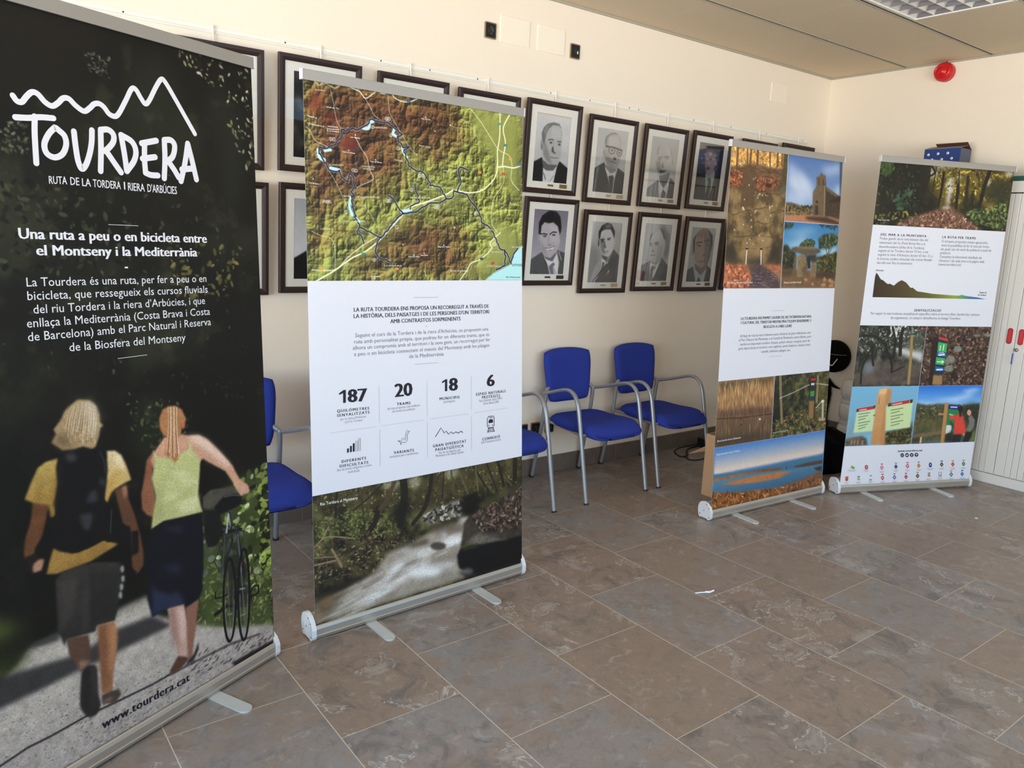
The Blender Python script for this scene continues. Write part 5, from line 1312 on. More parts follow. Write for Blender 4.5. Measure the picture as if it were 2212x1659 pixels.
    c.leaves(900, z((150, 760), (450, 640), (880, 640), (960, 720), (760, 800), (640, 960), (150, 1060)), (1, 4.5), [(92, 76, 56), (60, 48, 34), (140, 120, 92), (36, 30, 22), (74, 72, 40)], 5, 2.4, .85)
    for q, w in (([(150, 760), (250, 680), (480, 690)], 3), ([(150, 910), (320, 870)], 4), ([(290, 780), (320, 830), (370, 920)], 5), ([(210, 690), (260, 600)], 4), ([(320, 840), (150, 850)], 2)): c.line(z(*q), w, (140, 118, 88), .9, True)
    c.poly(z((1000, 540), (1080, 470), (1300, 380), (1380, 370), (1360, 480), (1240, 530), (1080, 580)), (112, 106, 96), .95, 3, tex=.5, tn=12); c.leaves(120, z((1020, 530), (1100, 460), (1380, 380), (1340, 500), (1100, 570)), (2, 7), [(150, 146, 132), (70, 64, 54), (44, 40, 32)], 6, 2)
    # water
    c.poly(z((1380, 510), (1300, 570), (1120, 620), (960, 720), (760, 800), (640, 960), (400, 1100), (150, 1190), (150, 1390), (360, 1320), (900, 1160), (1390, 1000), (1310, 900), (1340, 780), (1360, 650), (1500, 540)), (150, 140, 126), 1, 4, tex=.15, tn=16)
    rng = random.Random(8)
    for i in range(220):
        t = rng.random(); x = 1330 - 960 * t + rng.uniform(-30, 60); y = 650 + 560 * t + rng.uniform(-60, 130) * (.4 + t); L_ = 60 + 130 * t
        c.line(z((x, y), (x - L_ * .5, y + L_ * .22), (x - L_, y + L_ * .5)), rng.uniform(3, 9), rng.choice([(206, 202, 194), (182, 174, 162), (150, 136, 118), (120, 106, 88), (224, 222, 218)]), .26, True)
    for q in (((1080, 760), (1240, 690), (1350, 655), (1340, 730), (1200, 740), (900, 800), (780, 800)), ((880, 960), (1100, 920), (1200, 950), (1120, 1000), (980, 1010)), ((1185, 630), (1220, 620), (1225, 680), (1195, 680)), ((1320, 525), (1390, 520), (1370, 545), (1320, 545)), ((800, 920), (900, 900), (760, 1010), (700, 1040))):
        c.poly(z(*q), (236, 238, 240), .8, 5)
    c.poly(z((1100, 580), (1300, 560), (1370, 590), (1340, 640), (1230, 650), (1080, 640)), (88, 74, 62), .6, 5); c.poly(z((920, 740), (1060, 690), (1080, 730), (940, 770)), (70, 58, 46), .8, 4)
    for q, a in ((((1340, 680), (1200, 720), (1000, 790), (860, 850), (760, 940), (900, 900), (1100, 800), (1330, 720)), .55), (((1100, 850), (900, 960), (700, 1100), (520, 1230), (640, 1190), (860, 1060), (1060, 930)), .5), (((1280, 860), (1100, 900), (960, 940), (1000, 970), (1200, 940), (1290, 920)), .6), (((760, 1000), (600, 1120), (430, 1260), (540, 1220), (720, 1090)), .45)): c.poly(z(*q), (236, 236, 234), a, 7)
    for q, a in ((((1000, 830), (900, 870), (860, 910), (980, 880)), .6), (((1300, 820), (1180, 850), (1060, 890), (1200, 880), (1300, 860)), .5), (((900, 1040), (760, 1140), (640, 1240), (800, 1160)), .4)): c.poly(z(*q), (110, 90, 72), a, 6)
    c.ell(*z((1155, 752))[0], 17, 9, (74, 66, 58), 1, 2)
    c.poly(z((150, 1180), (300, 1090), (480, 1000), (650, 960), (500, 1040), (330, 1130), (150, 1230)), (34, 28, 20), .9, 4); c.poly(z((150, 1190), (320, 1140), (470, 1090), (330, 1230), (150, 1390)), (74, 58, 38), .75, 8); c.poly(z((200, 1200), (300, 1170), (280, 1220), (180, 1240)), (140, 108, 62), .7, 5); c.poly(z((150, 1300), (230, 1280), (200, 1350), (150, 1370)), (148, 120, 78), .7, 5)
    # dark rock on the right
    c.poly(z((1360, 640), (1360, 570), (1420, 500), (1640, 370), (1840, 240), (1840, 700), (1700, 700), (1500, 740), (1370, 740), (1340, 760)), (56, 50, 42), 1, 2, tex=.4, tn=14)
    c.leaves(500, z((1420, 500), (1640, 380), (1840, 260), (1840, 620), (1500, 640)), (1.5, 5), [(96, 70, 54), (130, 108, 90), (60, 44, 34), (28, 24, 18)], 9, 2, .9)
    c.poly(z((1370, 740), (1480, 640), (1700, 700), (1500, 742)), (112, 104, 92), .8, 4, tex=.3)
    c.poly(z((1310, 830), (1340, 770), (1480, 745), (1700, 705), (1840, 660), (1840, 890), (1480, 990), (1330, 930)), (14, 13, 12), 1, 2); c.poly(z((1340, 770), (1480, 742), (1480, 760), (1360, 790)), (52, 56, 30), .8, 2)
    c.poly(z((1300, 960), (1480, 980), (1840, 880), (1840, 900), (1390, 1010)), (40, 38, 34), .9, 3); c.ell(*z((1400, 955))[0], 11, 7, (110, 112, 116), .7, 3)
    c.poly(z((1350, 350), (1480, 310), (1500, 440), (1400, 500), (1340, 480)), (16, 15, 10), .9, 4); c.poly(z((1460, 420), (1700, 300), (1840, 210), (1840, 250), (1560, 430)), (62, 60, 34), .8, 4)
    c.grain(.12); c.build('stream_photo', B2.panel, M['print'])
    k = Ink(pl); k.text('Riu Tordera al Montseny', *z((195, 424), (500, 370)), 6.3, (240, 240, 240), .0); k.build('photo_caption', B2.panel)
    # lettering
    z = Z(650, 600, 3.95)
    k = Ink(pl)
    for (x0, y0, x1, y1, t_) in ((452, 290, 1602, 257, 'LA RUTA TOURDERA ENS PROPOSA UN RECORREGUT A TRAVÉS DE'), (450, 345, 1605, 304, "LA HISTÒRIA, DELS PAISATGES I DE LES PERSONES D'UN TERRITORI"), (763, 388, 1361, 364, 'AMB CONTRASTOS SORPRENENTS')):
        k.text(t_, *z((x0, y0), (x1, y1)), 8.2, DK, .022)
    k.build('headline_lettering', B2.panel); k.shape(z((1065, 412), (1074, 412), (1074, 416), (1065, 416)), DK); k.build('dash', B2.panel)
    k = Ink(pl)
    for (x0, y0, x1, y1, t_) in ((462, 508, 1598, 450, "Seguint el curs de la Tordera i de la riera d'Arbúcies, us proposem una"), (453, 562, 1607, 497, 'ruta amb personalitat pròpia, que podreu fer en diferents trams, que és'), (442, 615, 1615, 540, 'alhora un compromís amb el territori i la seva gent, un recorregut per fer'), (453, 668, 1608, 588, 'a peu o en bicicleta connectant el massís del Montseny amb les platges'), (922, 686, 1218, 664, 'de la Mediterrània')):
        k.text(t_, *z((x0, y0), (x1, y1)), 7.8, GR, -.004)
    k.build('body_lettering', B2.panel)
    for q in (((963, 169), (1170, 166)), ((970, 740), (1172, 724))): k.stroke(z(*q), .8, (150, 148, 158)); k.build('rule_line', B2.panel)
    k = Ink(pl)
    for q in (((325, 1000), (325, 985), (362, 958), (383, 956), (383, 1066), (359, 1069), (359, 985)), ((1203, 900), (1203, 886), (1232, 867), (1248, 865), (1248, 966), (1228, 969), (1228, 887))): k.shape(z(*q), DK); k.build('figure', B2.panel)
    for (x0, y0, x1, y1, h, t_) in ((405, 1064, 560, 1051, 27.5, '87'), (805, 1018, 946, 1004, 28, '20'), (1268, 965, 1333, 960, 27, '8'), (1590, 928, 1648, 921, 24.5, '6')): k.text(t_, *z((x0, y0), (x1, y1)), h, DK, .045); k.build('figure', B2.panel)
    for (x0, y0, x1, y1, t_) in ((308, 1150, 582, 1123, 'QUILÒMETRES'), (308, 1188, 584, 1157, 'SENYALITZATS'), (818, 1090, 933, 1079, 'TRAMS'), (1183, 1045, 1352, 1029, 'MUNICIPIS'), (1495, 1007, 1745, 977, 'ESPAIS NATURALS'), (1545, 1033, 1697, 1016, 'PROTEGITS'), (348, 1580, 555, 1549, 'DIFERENTS'), (332, 1620, 573, 1585, 'DIFICULTATS'), (793, 1505, 963, 1481, 'VARIANTS'), (1127, 1448, 1410, 1404, 'GRAN DIVERSITAT'), (1148, 1480, 1387, 1444, 'PAISATGÍSTICA'), (1548, 1390, 1697, 1365, 'CONNEXIÓ')):
        k.text(t_, *z((x0, y0), (x1, y1)), 5.9, DK, .028, 1.28); k.build('figure_title', B2.panel)
    k = Ink(pl); G2 = (138, 136, 148)
    for (x0, y0, x1, y1, t_) in ((335, 1218, 555, 1191, "per la riera d'Arbúcies"), (368, 1241, 525, 1222, 'i pel riu Tordera'), (737, 1128, 1013, 1095, 'de ruta proposats que enllacen'), (778, 1150, 972, 1127, 'els nuclis de població'), (1218, 1068, 1315, 1058, 'participants'), (1520, 1062, 1717, 1035, 'Parcs Naturals, espais PEIN i'), (1555, 1083, 1687, 1067, 'Xarxa Natura 2000'), (307, 1652, 602, 1605, 'des de trams exigents a trams'), (400, 1668, 500, 1652, 'molt fàcils'), (757, 1538, 1000, 1502, 'exclusives per a senderistes'), (1175, 1503, 1360, 1478, 'des de les fagedes del'), (1150, 1530, 1387, 1495, 'Montseny a les dunes litorals'), (1537, 1415, 1705, 1388, 'amb 9 estacions de tren')):
        k.text(t_, *z((x0, y0), (x1, y1)), 5.2, G2, 0); k.build('figure_note', B2.panel)
    for q in (((665, 920), (670, 1235)), ((1075, 878), (1077, 1180)), ((1452, 840), (1454, 1130)), ((672, 1295), (675, 1605)), ((1078, 1235), (1080, 1535)), ((1454, 1183), (1456, 1470)), ((247, 1325), (643, 1270)), ((693, 1263), (1053, 1212)), ((1100, 1205), (1432, 1160)), ((1475, 1153), (1767, 1110))): k.stroke(z(*q), .6, (168, 166, 178)); k.build('rule_line', B2.panel)
    k = Ink(pl)
    for i, (x, t, b) in enumerate(((393, 1455, 1493), (418, 1433, 1489), (442, 1411, 1485))): k.shape(z((x, b), (x, t + 3), (x + 16, t), (x + 16, b - 3)), DK)
    for x, t, b in ((466, 1390, 1482), (490, 1368, 1478)): k.stroke(z((x + 2, b), (x + 2, t + 3), (x + 16, t), (x + 16, b - 3)), .8, DK, closed=True)
    k.build('bars_icon', B2.panel)
    k.stroke(z((825, 1390), (855, 1395), (862, 1372), (880, 1368), (872, 1385), (890, 1380), (893, 1340), (905, 1298), (918, 1310), (930, 1305), (918, 1318), (905, 1345), (908, 1385), (890, 1405), (862, 1402), (848, 1420), (856, 1424), (845, 1400), (825, 1390)), .9, DK); k.build('route_icon', B2.panel)
    k.stroke(z((1148, 1355), (1195, 1280), (1222, 1325), (1238, 1308), (1260, 1335), (1280, 1315), (1300, 1330), (1320, 1315), (1345, 1325), (1365, 1308), (1380, 1320)), 1.6, DK); k.build('mountain_icon', B2.panel)
    k.stroke(z((1590, 1200), (1600, 1184), (1640, 1180), (1648, 1192), (1648, 1262), (1636, 1276), (1602, 1280), (1590, 1268)), 1.5, DK, closed=True)
    k.shape(z((1601, 1220), (1610, 1208), (1632, 1206), (1638, 1216), (1638, 1236), (1601, 1241)), DK); k.stroke(z((1606, 1196), (1634, 1192)), 1.2, DK); k.disc(*z((1604, 1260))[0], 1.2, DK); k.disc(*z((1635, 1257))[0], 1.2, DK)
    for y in (1288, 1302, 1314): k.stroke(z((1594 - (y - 1288) * .2, y + 1), (1644 + (y - 1288) * .3, y - 6)), 1.3, DK)
    k.stroke(z((1603, 1282), (1596, 1320)), 1.2, DK); k.stroke(z((1638, 1278), (1650, 1312)), 1.2, DK)
    k.build('train_icon', B2.panel)
art2()
# ------------------------------------------------------------------ artwork of the fountain banner
def rect_of(pl, tl, br):
    a, b = pl.uv(*tl), pl.uv(*br); return float(a[0]), float(a[1]), float(b[0]), float(b[1])
WHT = (236, 236, 236)
def art3():
    pl = B3.pl
    g, d = Z(1540, 290, 4.483), Z(1500, 600, 3.0722)
    vt = float((pl.uv(*g((130, 1492))[0])[1] + pl.uv(*g((1190, 1492))[0])[1]) / 2); um = float((pl.uv(*g((738, 175))[0])[0] + pl.uv(*g((648, 1490))[0])[0]) / 2)
    vm = float((pl.uv(*g((692, 850))[0])[1] + pl.uv(*g((1224, 872))[0])[1]) / 2)
    c = Canvas(pl, 0, .012, um - .0015, vt, .003, (104, 84, 56))
    P = lambda *q: g(*q)
    c.mottle(14, [(70, 56, 36), (104, 84, 54), (132, 108, 70), (150, 124, 84)], .3, .72, 2)
    c.poly(P((100, 60), (760, 60), (740, 340), (560, 330), (420, 290), (300, 300), (160, 310)), (206, 156, 84), 1, 2, tex=.4, tn=16); c.leaves(300, P((160, 90), (720, 130), (690, 340), (180, 300)), (1, 3.5), [(232, 190, 120), (190, 130, 60), (236, 214, 160), (150, 104, 56)], 1)
    for x0, x1, w in ((245, 232, 5), (335, 335, 3.5), (375, 360, 5), (440, 428, 6), (553, 553, 4), (628, 625, 5), (672, 668, 3)): c.line(P((x0, 90), (x1, 310)), w, (104, 74, 54), .95)
    c.line(P((520, 190), (450, 240)), 1.5, (104, 74, 54)); c.line(P((400, 150), (440, 260)), 1.5, (104, 74, 54))
    c.poly(P((150, 320), (300, 300), (380, 285), (480, 300), (600, 345), (700, 350), (690, 560), (420, 560), (150, 520)), (92, 68, 46), .95, 3, tex=.35, tn=14)
    rng = random.Random(2)
    for i in range(60):
        x, y = rng.uniform(180, 680), rng.uniform(310, 500); c.line(P((x, y), (x + rng.uniform(20, 70), y + rng.uniform(-10, 30)), (x + rng.uniform(60, 120), y + rng.uniform(0, 50))), 1.1, rng.choice([(56, 40, 28), (120, 86, 58), (146, 106, 72)]), .7, True)
    for q in (P((150, 340), (290, 350), (270, 490), (150, 500)), P((410, 410), (640, 440), (600, 520), (420, 540))): c.leaves(260, q, (1, 3.5), [(150, 84, 56), (120, 64, 42), (176, 108, 74), (84, 52, 36)], 4)
    c.poly(P((296, 355), (412, 348), (400, 706), (268, 706)), (92, 70, 48), 1, 1, tex=.12, tn=12); c.ell(*P((540, 495))[0], 8, 5, (44, 34, 26), .9, 1)
    for q in (((170, 510), (265, 505), (260, 740), (170, 760)), ((400, 560), (520, 560), (510, 700), (390, 710)), ((530, 580), (700, 590), (690, 740), (540, 750)), ((200, 780), (370, 740), (380, 960), (190, 980)), ((390, 730), (560, 720), (540, 860), (400, 830)), ((400, 830), (520, 900), (420, 960), (380, 900)), ((560, 760), (690, 750), (670, 960), (560, 970)), ((200, 1000), (420, 980), (600, 1000), (640, 960), (560, 1090), (200, 1100))):
        c.line(P(*q, q[0]), 1.2, (54, 40, 26), .6, True); c.poly(P(*q), (136, 112, 72), .22, 4)
    c.leaves(60, P((380, 370), (640, 700), (420, 1200), (180, 900)), (1, 2.2), [(210, 200, 180)], 5, 1, .7)
    c.poly(P((690, 60), (760, 60), (720, 560), (660, 580), (620, 530), (670, 440)), (70, 62, 42), .95, 2, tex=.25); c.poly(P((640, 520), (720, 480), (700, 620), (640, 570)), (112, 104, 76), .6, 4)
    c.poly(P((690, 1000), (700, 1200), (640, 1260), (500, 1260), (560, 1110)), (40, 34, 26), .85, 6); c.poly(P((120, 1060), (190, 1060), (260, 1200), (300, 1260), (130, 1260)), (46, 40, 30), .85, 6); c.poly(P((330, 1180), (480, 1180), (470, 1270), (330, 1270)), (44, 36, 26), .9, 5)
    c.poly(P((200, 1060), (340, 1080), (560, 1080), (520, 1180), (400, 1230), (240, 1190)), (132, 106, 66), .55, 5, tex=.3, tn=10)
    c.line(P((330, 1100), (318, 1260)), 2.4, (206, 208, 204)); c.line(P((467, 1108), (465, 1262)), 2.4, (206, 208, 204)); c.ell(*P((328, 1108))[0], 3, 2, (34, 24, 18)); c.ell(*P((467, 1112))[0], 3, 2, (34, 24, 18))
    c.poly(P((100, 1262), (330, 1262), (380, 1400), (340, 1500), (90, 1500)), (168, 98, 66), 1, 2, tex=.35, tn=14); c.poly(P((460, 1265), (700, 1262), (700, 1430), (560, 1330)), (160, 96, 66), 1, 2, tex=.3, tn=14); c.poly(P((600, 1330), (700, 1330), (680, 1500), (640, 1490)), (140, 108, 84), .8, 3)
    c.leaves(150, P((110, 1270), (330, 1270), (360, 1480), (100, 1490)), (2, 5), [(200, 130, 92), (120, 66, 46), (182, 108, 72)], 6); c.poly(P((340, 1270), (460, 1265), (560, 1320), (640, 1420), (650, 1500), (330, 1500), (380, 1400)), (74, 58, 62), .95, 3, tex=.25)
    for i in range(26): x, y = rng.uniform(370, 600), rng.uniform(1330, 1480); c.line(P((x, y), (x + rng.uniform(15, 50), y + 2)), 1, (150, 140, 156), .6)
    c.grain(.1); c.build('fountain_photo', B3.panel, M['print'])
    # church
    c = Canvas(pl, um + .0015, .012, 1, vm - .001, .003, (86, 124, 178))
    c.poly(P((690, 150), (1260, 220), (1240, 880), (680, 860)), (74, 108, 164), 1, 0, col2=(150, 176, 206))
    for q, a in ((((730, 260), (960, 480), (980, 660), (880, 640), (720, 480)), .5), (((1040, 330), (1240, 280), (1240, 380), (1100, 400)), .5), (((720, 540), (860, 580), (900, 690), (720, 660)), .45), (((1160, 560), (1240, 500), (1240, 600)), .8), (((820, 330), (900, 420), (960, 560), (860, 520)), .4), (((750, 420), (800, 430), (880, 560), (760, 500)), .45)): c.poly(P(*q), (226, 230, 238), a, 8)
    c.poly(P((700, 660), (760, 662), (860, 695), (960, 700), (960, 790), (690, 790)), (128, 104, 72), 1, 1, tex=.15); c.poly(P((705, 662), (760, 665), (850, 692), (720, 692)), (84, 74, 66), .9, 1)
    c.leaves(120, P((700, 700), (960, 690), (960, 780), (700, 780)), (1.5, 4), [(70, 64, 40), (104, 88, 54), (48, 46, 30)], 2); c.line(P((700, 758), (800, 752)), 1, (176, 150, 104)); c.line(P((720, 755), (718, 790)), 1, (176, 150, 104)); c.line(P((790, 752), (788, 776)), 1, (176, 150, 104))
    c.poly(P((690, 785), (1240, 775), (1240, 890), (680, 880)), (176, 118, 80), 1, 1, tex=.06); c.poly(P((885, 800), (960, 795), (1100, 800), (1240, 860), (1240, 880), (1100, 860), (920, 830)), (60, 46, 38), .95, 2)
    c.poly(P((960, 785), (968, 560), (1002, 505), (1002, 415), (1030, 405), (1050, 366), (1065, 390), (1092, 400), (1092, 500), (1090, 795)), (104, 86, 64), 1, .6, tex=.12, tn=10); c.poly(P((1085, 500), (1092, 400), (1094, 510), (1205, 590), (1240, 600), (1236, 800), (1078, 795)), (62, 52, 40), 1, 1, tex=.15); c.poly(P((1100, 510), (1205, 588), (1200, 610), (1100, 545)), (112, 94, 74), .9, 1)
    c.poly(P((1080, 500), (1090, 500), (1082, 795), (1074, 795)), (176, 150, 110), .8, 1); c.line(P((1026, 430), (1026, 490)), 2.2, (52, 44, 38)); c.line(P((1068, 440), (1068, 490)), 2.2, (44, 38, 32)); c.poly(P((990, 690), (1018, 690), (1018, 780), (986, 780)), (54, 42, 34), 1, 1); c.ell(*P((1006, 655))[0], 3, 3, (54, 42, 34)); c.poly(P((1120, 640), (1240, 605), (1240, 660), (1130, 670)), (48, 38, 30), 1, 1); c.poly(P((1140, 665), (1230, 660), (1228, 830), (1140, 800)), (70, 56, 42), .9, 1, tex=.3); c.poly(P((1232, 260), (1250, 260), (1240, 600), (1228, 590)), (40, 36, 34), .8, 2)
    c.build('church_photo', B3.panel, M['print'])
    # dolmen
    c = Canvas(pl, um + .0015, vm + .001, 1, vt, .003, (70, 130, 176))
    c.poly(P((670, 830), (1240, 850), (1210, 1500), (640, 1500)), (52, 116, 170), 1, 0, col2=(150, 186, 204))
    for q, a in ((((700, 960), (900, 900), (1040, 920), (860, 1000)), .35), (((680, 1080), (860, 1000), (1000, 1060), (800, 1120)), .5), (((1040, 1120), (1220, 1100), (1200, 1180), (1060, 1190)), .7)): c.poly(P(*q), (206, 222, 230), a, 7)
    T_ = [(38, 44, 26), (56, 60, 34), (26, 30, 18), (80, 80, 44)]
    c.poly(P((650, 1080), (720, 1070), (760, 1130), (800, 1140), (800, 1330), (640, 1330)), (38, 42, 28), 1, 2, tex=.4); c.leaves(160, P((640, 1080), (760, 1110), (790, 1320), (640, 1320)), (1.5, 4), T_, 1)
    c.poly(P((1000, 1190), (1120, 1170), (1210, 1130), (1210, 1400), (1000, 1330)), (52, 54, 26), 1, 2, tex=.4); c.leaves(260, P((1010, 1200), (1210, 1140), (1200, 1350), (1010, 1330)), (1.5, 4), [(96, 92, 40), (60, 62, 28), (34, 36, 18)], 2)
    for q in (((850, 1060), (900, 1025), (960, 1020), (985, 1050), (980, 1090), (830, 1100)), ((1020, 1010), (1080, 970), (1180, 965), (1210, 1000), (1210, 1060), (1100, 1110), (1030, 1100))): c.poly(P(*q), (44, 58, 38), 1, 2, tex=.5, tn=10); c.leaves(120, P(*q), (1.5, 4), [(66, 82, 54), (30, 40, 26), (92, 104, 72)], 3)
    c.line(P((1130, 1090), (1110, 1180), (1070, 1320)), 2.4, (86, 70, 56), 1, True); c.line(P((1090, 1090), (1110, 1180)), 1.6, (86, 70, 56)); c.line(P((1160, 1080), (1120, 1170)), 1.4, (86, 70, 56))
    c.poly(P((640, 1300), (820, 1310), (1000, 1320), (1210, 1360), (1210, 1500), (640, 1500)), (114, 84, 56), 1, 2, tex=.12); c.poly(P((650, 1320), (780, 1310), (760, 1370), (640, 1380)), (60, 50, 40), .8, 4); c.poly(P((960, 1340), (1080, 1330), (1200, 1370), (1190, 1400), (980, 1390)), (54, 42, 34), .9, 4)
    c.poly(P((765, 1380), (790, 1170), (812, 1165), (800, 1375)), (96, 82, 62), 1, 1); c.poly(P((812, 1385), (820, 1180), (860, 1165), (905, 1200), (918, 1290), (900, 1385)), (128, 108, 76), 1, 1, tex=.2); c.poly(P((905, 1200), (940, 1170), (945, 1300), (918, 1300)), (34, 30, 26), 1, 1); c.poly(P((940, 1385), (955, 1230), (985, 1215), (1000, 1290), (995, 1390)), (122, 102, 74), 1, 1, tex=.2); c.poly(P((880, 1170), (1000, 1160), (1000, 1240), (940, 1230)), (44, 38, 32), .9, 2); c.poly(P((860, 1300), (915, 1240), (910, 1380), (870, 1380)), (70, 58, 44), .6, 3)
    c.poly(P((760, 1100), (800, 1088), (860, 1095), (960, 1090), (1040, 1115), (1040, 1145), (990, 1160), (900, 1180), (830, 1150), (770, 1135)), (92, 80, 62), 1, 1, tex=.25, tn=8); c.poly(P((800, 1090), (960, 1090), (1030, 1112), (880, 1108)), (150, 132, 104), .7, 2)
    for q in (((1060, 1420), (1080, 1380), (1100, 1410), (1090, 1430)), ((1110, 1420), (1130, 1395), (1190, 1440), (1150, 1450)), ((950, 1460), (960, 1435), (980, 1450), (970, 1470)), ((1040, 1455), (1080, 1440), (1100, 1470), (1060, 1480)), ((880, 1400), (910, 1395), (920, 1420), (890, 1425)), ((1120, 1460), (1160, 1450), (1170, 1480), (1120, 1485))): c.poly(P(*q), (196, 150, 104), 1, .6, col2=(150, 108, 74))
    c.leaves(80, P((680, 860), (780, 870), (740, 910), (690, 905)), (2, 5), [(40, 56, 40)], 4, 4, .7); c.leaves(80, P((1020, 870), (1220, 875), (1190, 920), (1040, 890)), (2, 5), [(36, 50, 40)], 5, 4, .7)
    c.build('dolmen_photo', B3.panel, M['print'])
    # lower pictures
    v1 = float((pl.uv(*d((168, 690))[0])[1] + pl.uv(*d((893, 615))[0])[1]) / 2); v2 = float((pl.uv(*d((135, 1133))[0])[1] + pl.uv(*d((862, 1010))[0])[1]) / 2); um2 = float((pl.uv(*d((530, 652))[0])[0] + pl.uv(*d((513, 1062))[0])[0]) / 2)
    Q = d
    c = Canvas(pl, 0, v1, um2 - .0012, v2 - .001, .003, (150, 112, 70))
    c.poly(Q((160, 640), (540, 610), (530, 960), (150, 980)), (168, 128, 84), 1, 0, col2=(122, 86, 60)); c.poly(Q((160, 640), (540, 610), (530, 700), (300, 730), (160, 770)), (76, 66, 46), .9, 6, tex=.3)
    c.leaves(900, Q((160, 720), (530, 680), (520, 900), (150, 930)), (3, 9), [(190, 148, 96), (150, 106, 66), (120, 82, 54), (206, 170, 118)], 1, 9, .6, ang=(86, 10)); c.poly(Q((150, 880), (520, 850), (515, 915), (148, 940)), (60, 44, 40), .6, 5)
    c.poly(Q((145, 935), (515, 905), (512, 1070), (130, 1130)), (112, 84, 56), 1, 2, col2=(84, 66, 50)); c.line(Q((150, 936), (300, 930), (515, 904)), 1.5, (40, 30, 26)); c.leaves(200, Q((145, 940), (515, 910), (510, 1060), (135, 1120)), (4, 12), [(140, 108, 74), (84, 62, 46), (96, 84, 72)], 2, 8, .5, ang=(86, 6))
    c.ell(*Q((434, 938))[0], 2, 2.4, (214, 214, 210)); c.ell(*Q((310, 975))[0], 1.6, 2, (40, 34, 30)); c.ell(*Q((308, 940))[0], 2, 1.6, (60, 46, 40)); c.poly(Q((130, 1060), (512, 1010), (512, 1080), (130, 1135)), (56, 46, 38), .5, 6)
    c.build('reeds_photo', B3.panel, M['print'])
    c = Canvas(pl, um2 + .0012, v1, 1, v2 - .001, .003, (52, 54, 34))
    c.mottle(12, [(20, 22, 14), (40, 42, 26), (66, 66, 38), (96, 92, 54)], .3, .72, 4); c.poly(Q((520, 620), (640, 620), (600, 900), (510, 1000)), (26, 30, 20), .8, 8); c.poly(Q((800, 700), (900, 640), (880, 1000), (790, 900)), (118, 108, 52), .6, 8, tex=.4)
    c.leaves(260, Q((560, 640), (890, 640), (860, 900), (560, 900)), (1, 4), [(94, 90, 52), (60, 64, 36), (26, 28, 18)], 3, 2, .7); c.leaves(420, Q((515, 960), (700, 870), (870, 840), (870, 1015), (512, 1060)), (1.5, 5), [(110, 106, 62), (76, 80, 42), (150, 110, 74), (48, 50, 28)], 4, 3, .9); c.line(Q((570, 650), (572, 760), (580, 960)), 6, (128, 112, 84)); c.line(Q((565, 800), (660, 760), (780, 705), (890, 712)), 1.3, (200, 196, 180), .9, True)
    c.poly(Q((766, 670), (804, 668), (798, 935), (758, 940)), (28, 28, 26), 1, 1); c.poly(Q((760, 815), (796, 815), (790, 935), (757, 938)), (140, 104, 60), 1, 1); c.poly(Q((772, 668), (804, 668), (804, 682), (772, 684)), (180, 44, 36)); c.poly(Q((772, 688), (800, 686), (798, 745), (770, 748)), (30, 42, 46)); c.poly(Q((774, 700), (797, 698), (796, 712), (774, 714)), (206, 206, 200)); c.poly(Q((769, 752), (796, 750), (794, 785), (768, 788)), (64, 140, 62)); c.poly(Q((768, 788), (794, 785), (793, 812), (766, 815)), (28, 56, 84))
    c.line(Q((820, 655), (812, 820)), 4.5, (140, 124, 92)); c.line(Q((852, 818), (850, 940)), 5, (176, 170, 152)); c.line(Q((850, 815), (806, 865)), 1.2, (220, 220, 214)); c.poly(Q((842, 812), (860, 812), (860, 826), (842, 828)), (214, 214, 206)); c.poly(Q((822, 935), (868, 930), (866, 946), (824, 950)), (176, 150, 118)); c.line(Q((520, 1030), (620, 1012)), 1.5, (150, 156, 140))
    c.build('signpost_photo', B3.panel, M['print'])
    c = Canvas(pl, 0, v2, 1, B3.h, .003, (70, 120, 180))
    c.poly(Q((125, 1100), (880, 980), (860, 1180), (110, 1340)), (74, 122, 180), 1, 0); 
    for i in range(14):
        t = i / 13; a0 = Q((140 - 8 * t, 1130 + 150 * t), (865 - 10 * t, 1005 + 135 * t), (865 - 10 * t, 1030 + 135 * t), (140 - 8 * t, 1158 + 150 * t)); c.poly(a0, (int(70 + 150 * t), int(124 + 76 * t), int(190 - 6 * t)), 1, 2)
    c.poly(Q((118, 1310), (400, 1270), (700, 1205), (850, 1180), (850, 1250), (110, 1400)), (74, 118, 142), 1, 1, col2=(60, 100, 130)); c.poly(Q((118, 1335), (300, 1300), (470, 1270), (575, 1262), (570, 1280), (380, 1302), (220, 1340), (115, 1358)), (156, 104, 66), 1, 1, tex=.15); c.poly(Q((300, 1300), (480, 1268), (580, 1262), (575, 1278), (420, 1290)), (92, 66, 46), .8, 2); c.poly(Q((660, 1252), (760, 1225), (850, 1210), (850, 1232), (740, 1252), (670, 1258)), (84, 60, 52), 1, 1)
    c.poly(Q((114, 1356), (400, 1300), (640, 1270), (850, 1236), (845, 1300), (600, 1380), (300, 1418), (112, 1424)), (84, 132, 158), 1, 1, col2=(56, 92, 124)); c.poly(Q((175, 1372), (240, 1350), (400, 1315), (600, 1284), (640, 1286), (560, 1330), (430, 1356), (270, 1374)), (178, 116, 72), 1, 1, tex=.1); c.poly(Q((790, 1262), (845, 1248), (845, 1285), (815, 1280)), (60, 54, 50), 1, 1); c.line(Q((610, 1250), (612, 1268)), 1.5, (40, 44, 60))
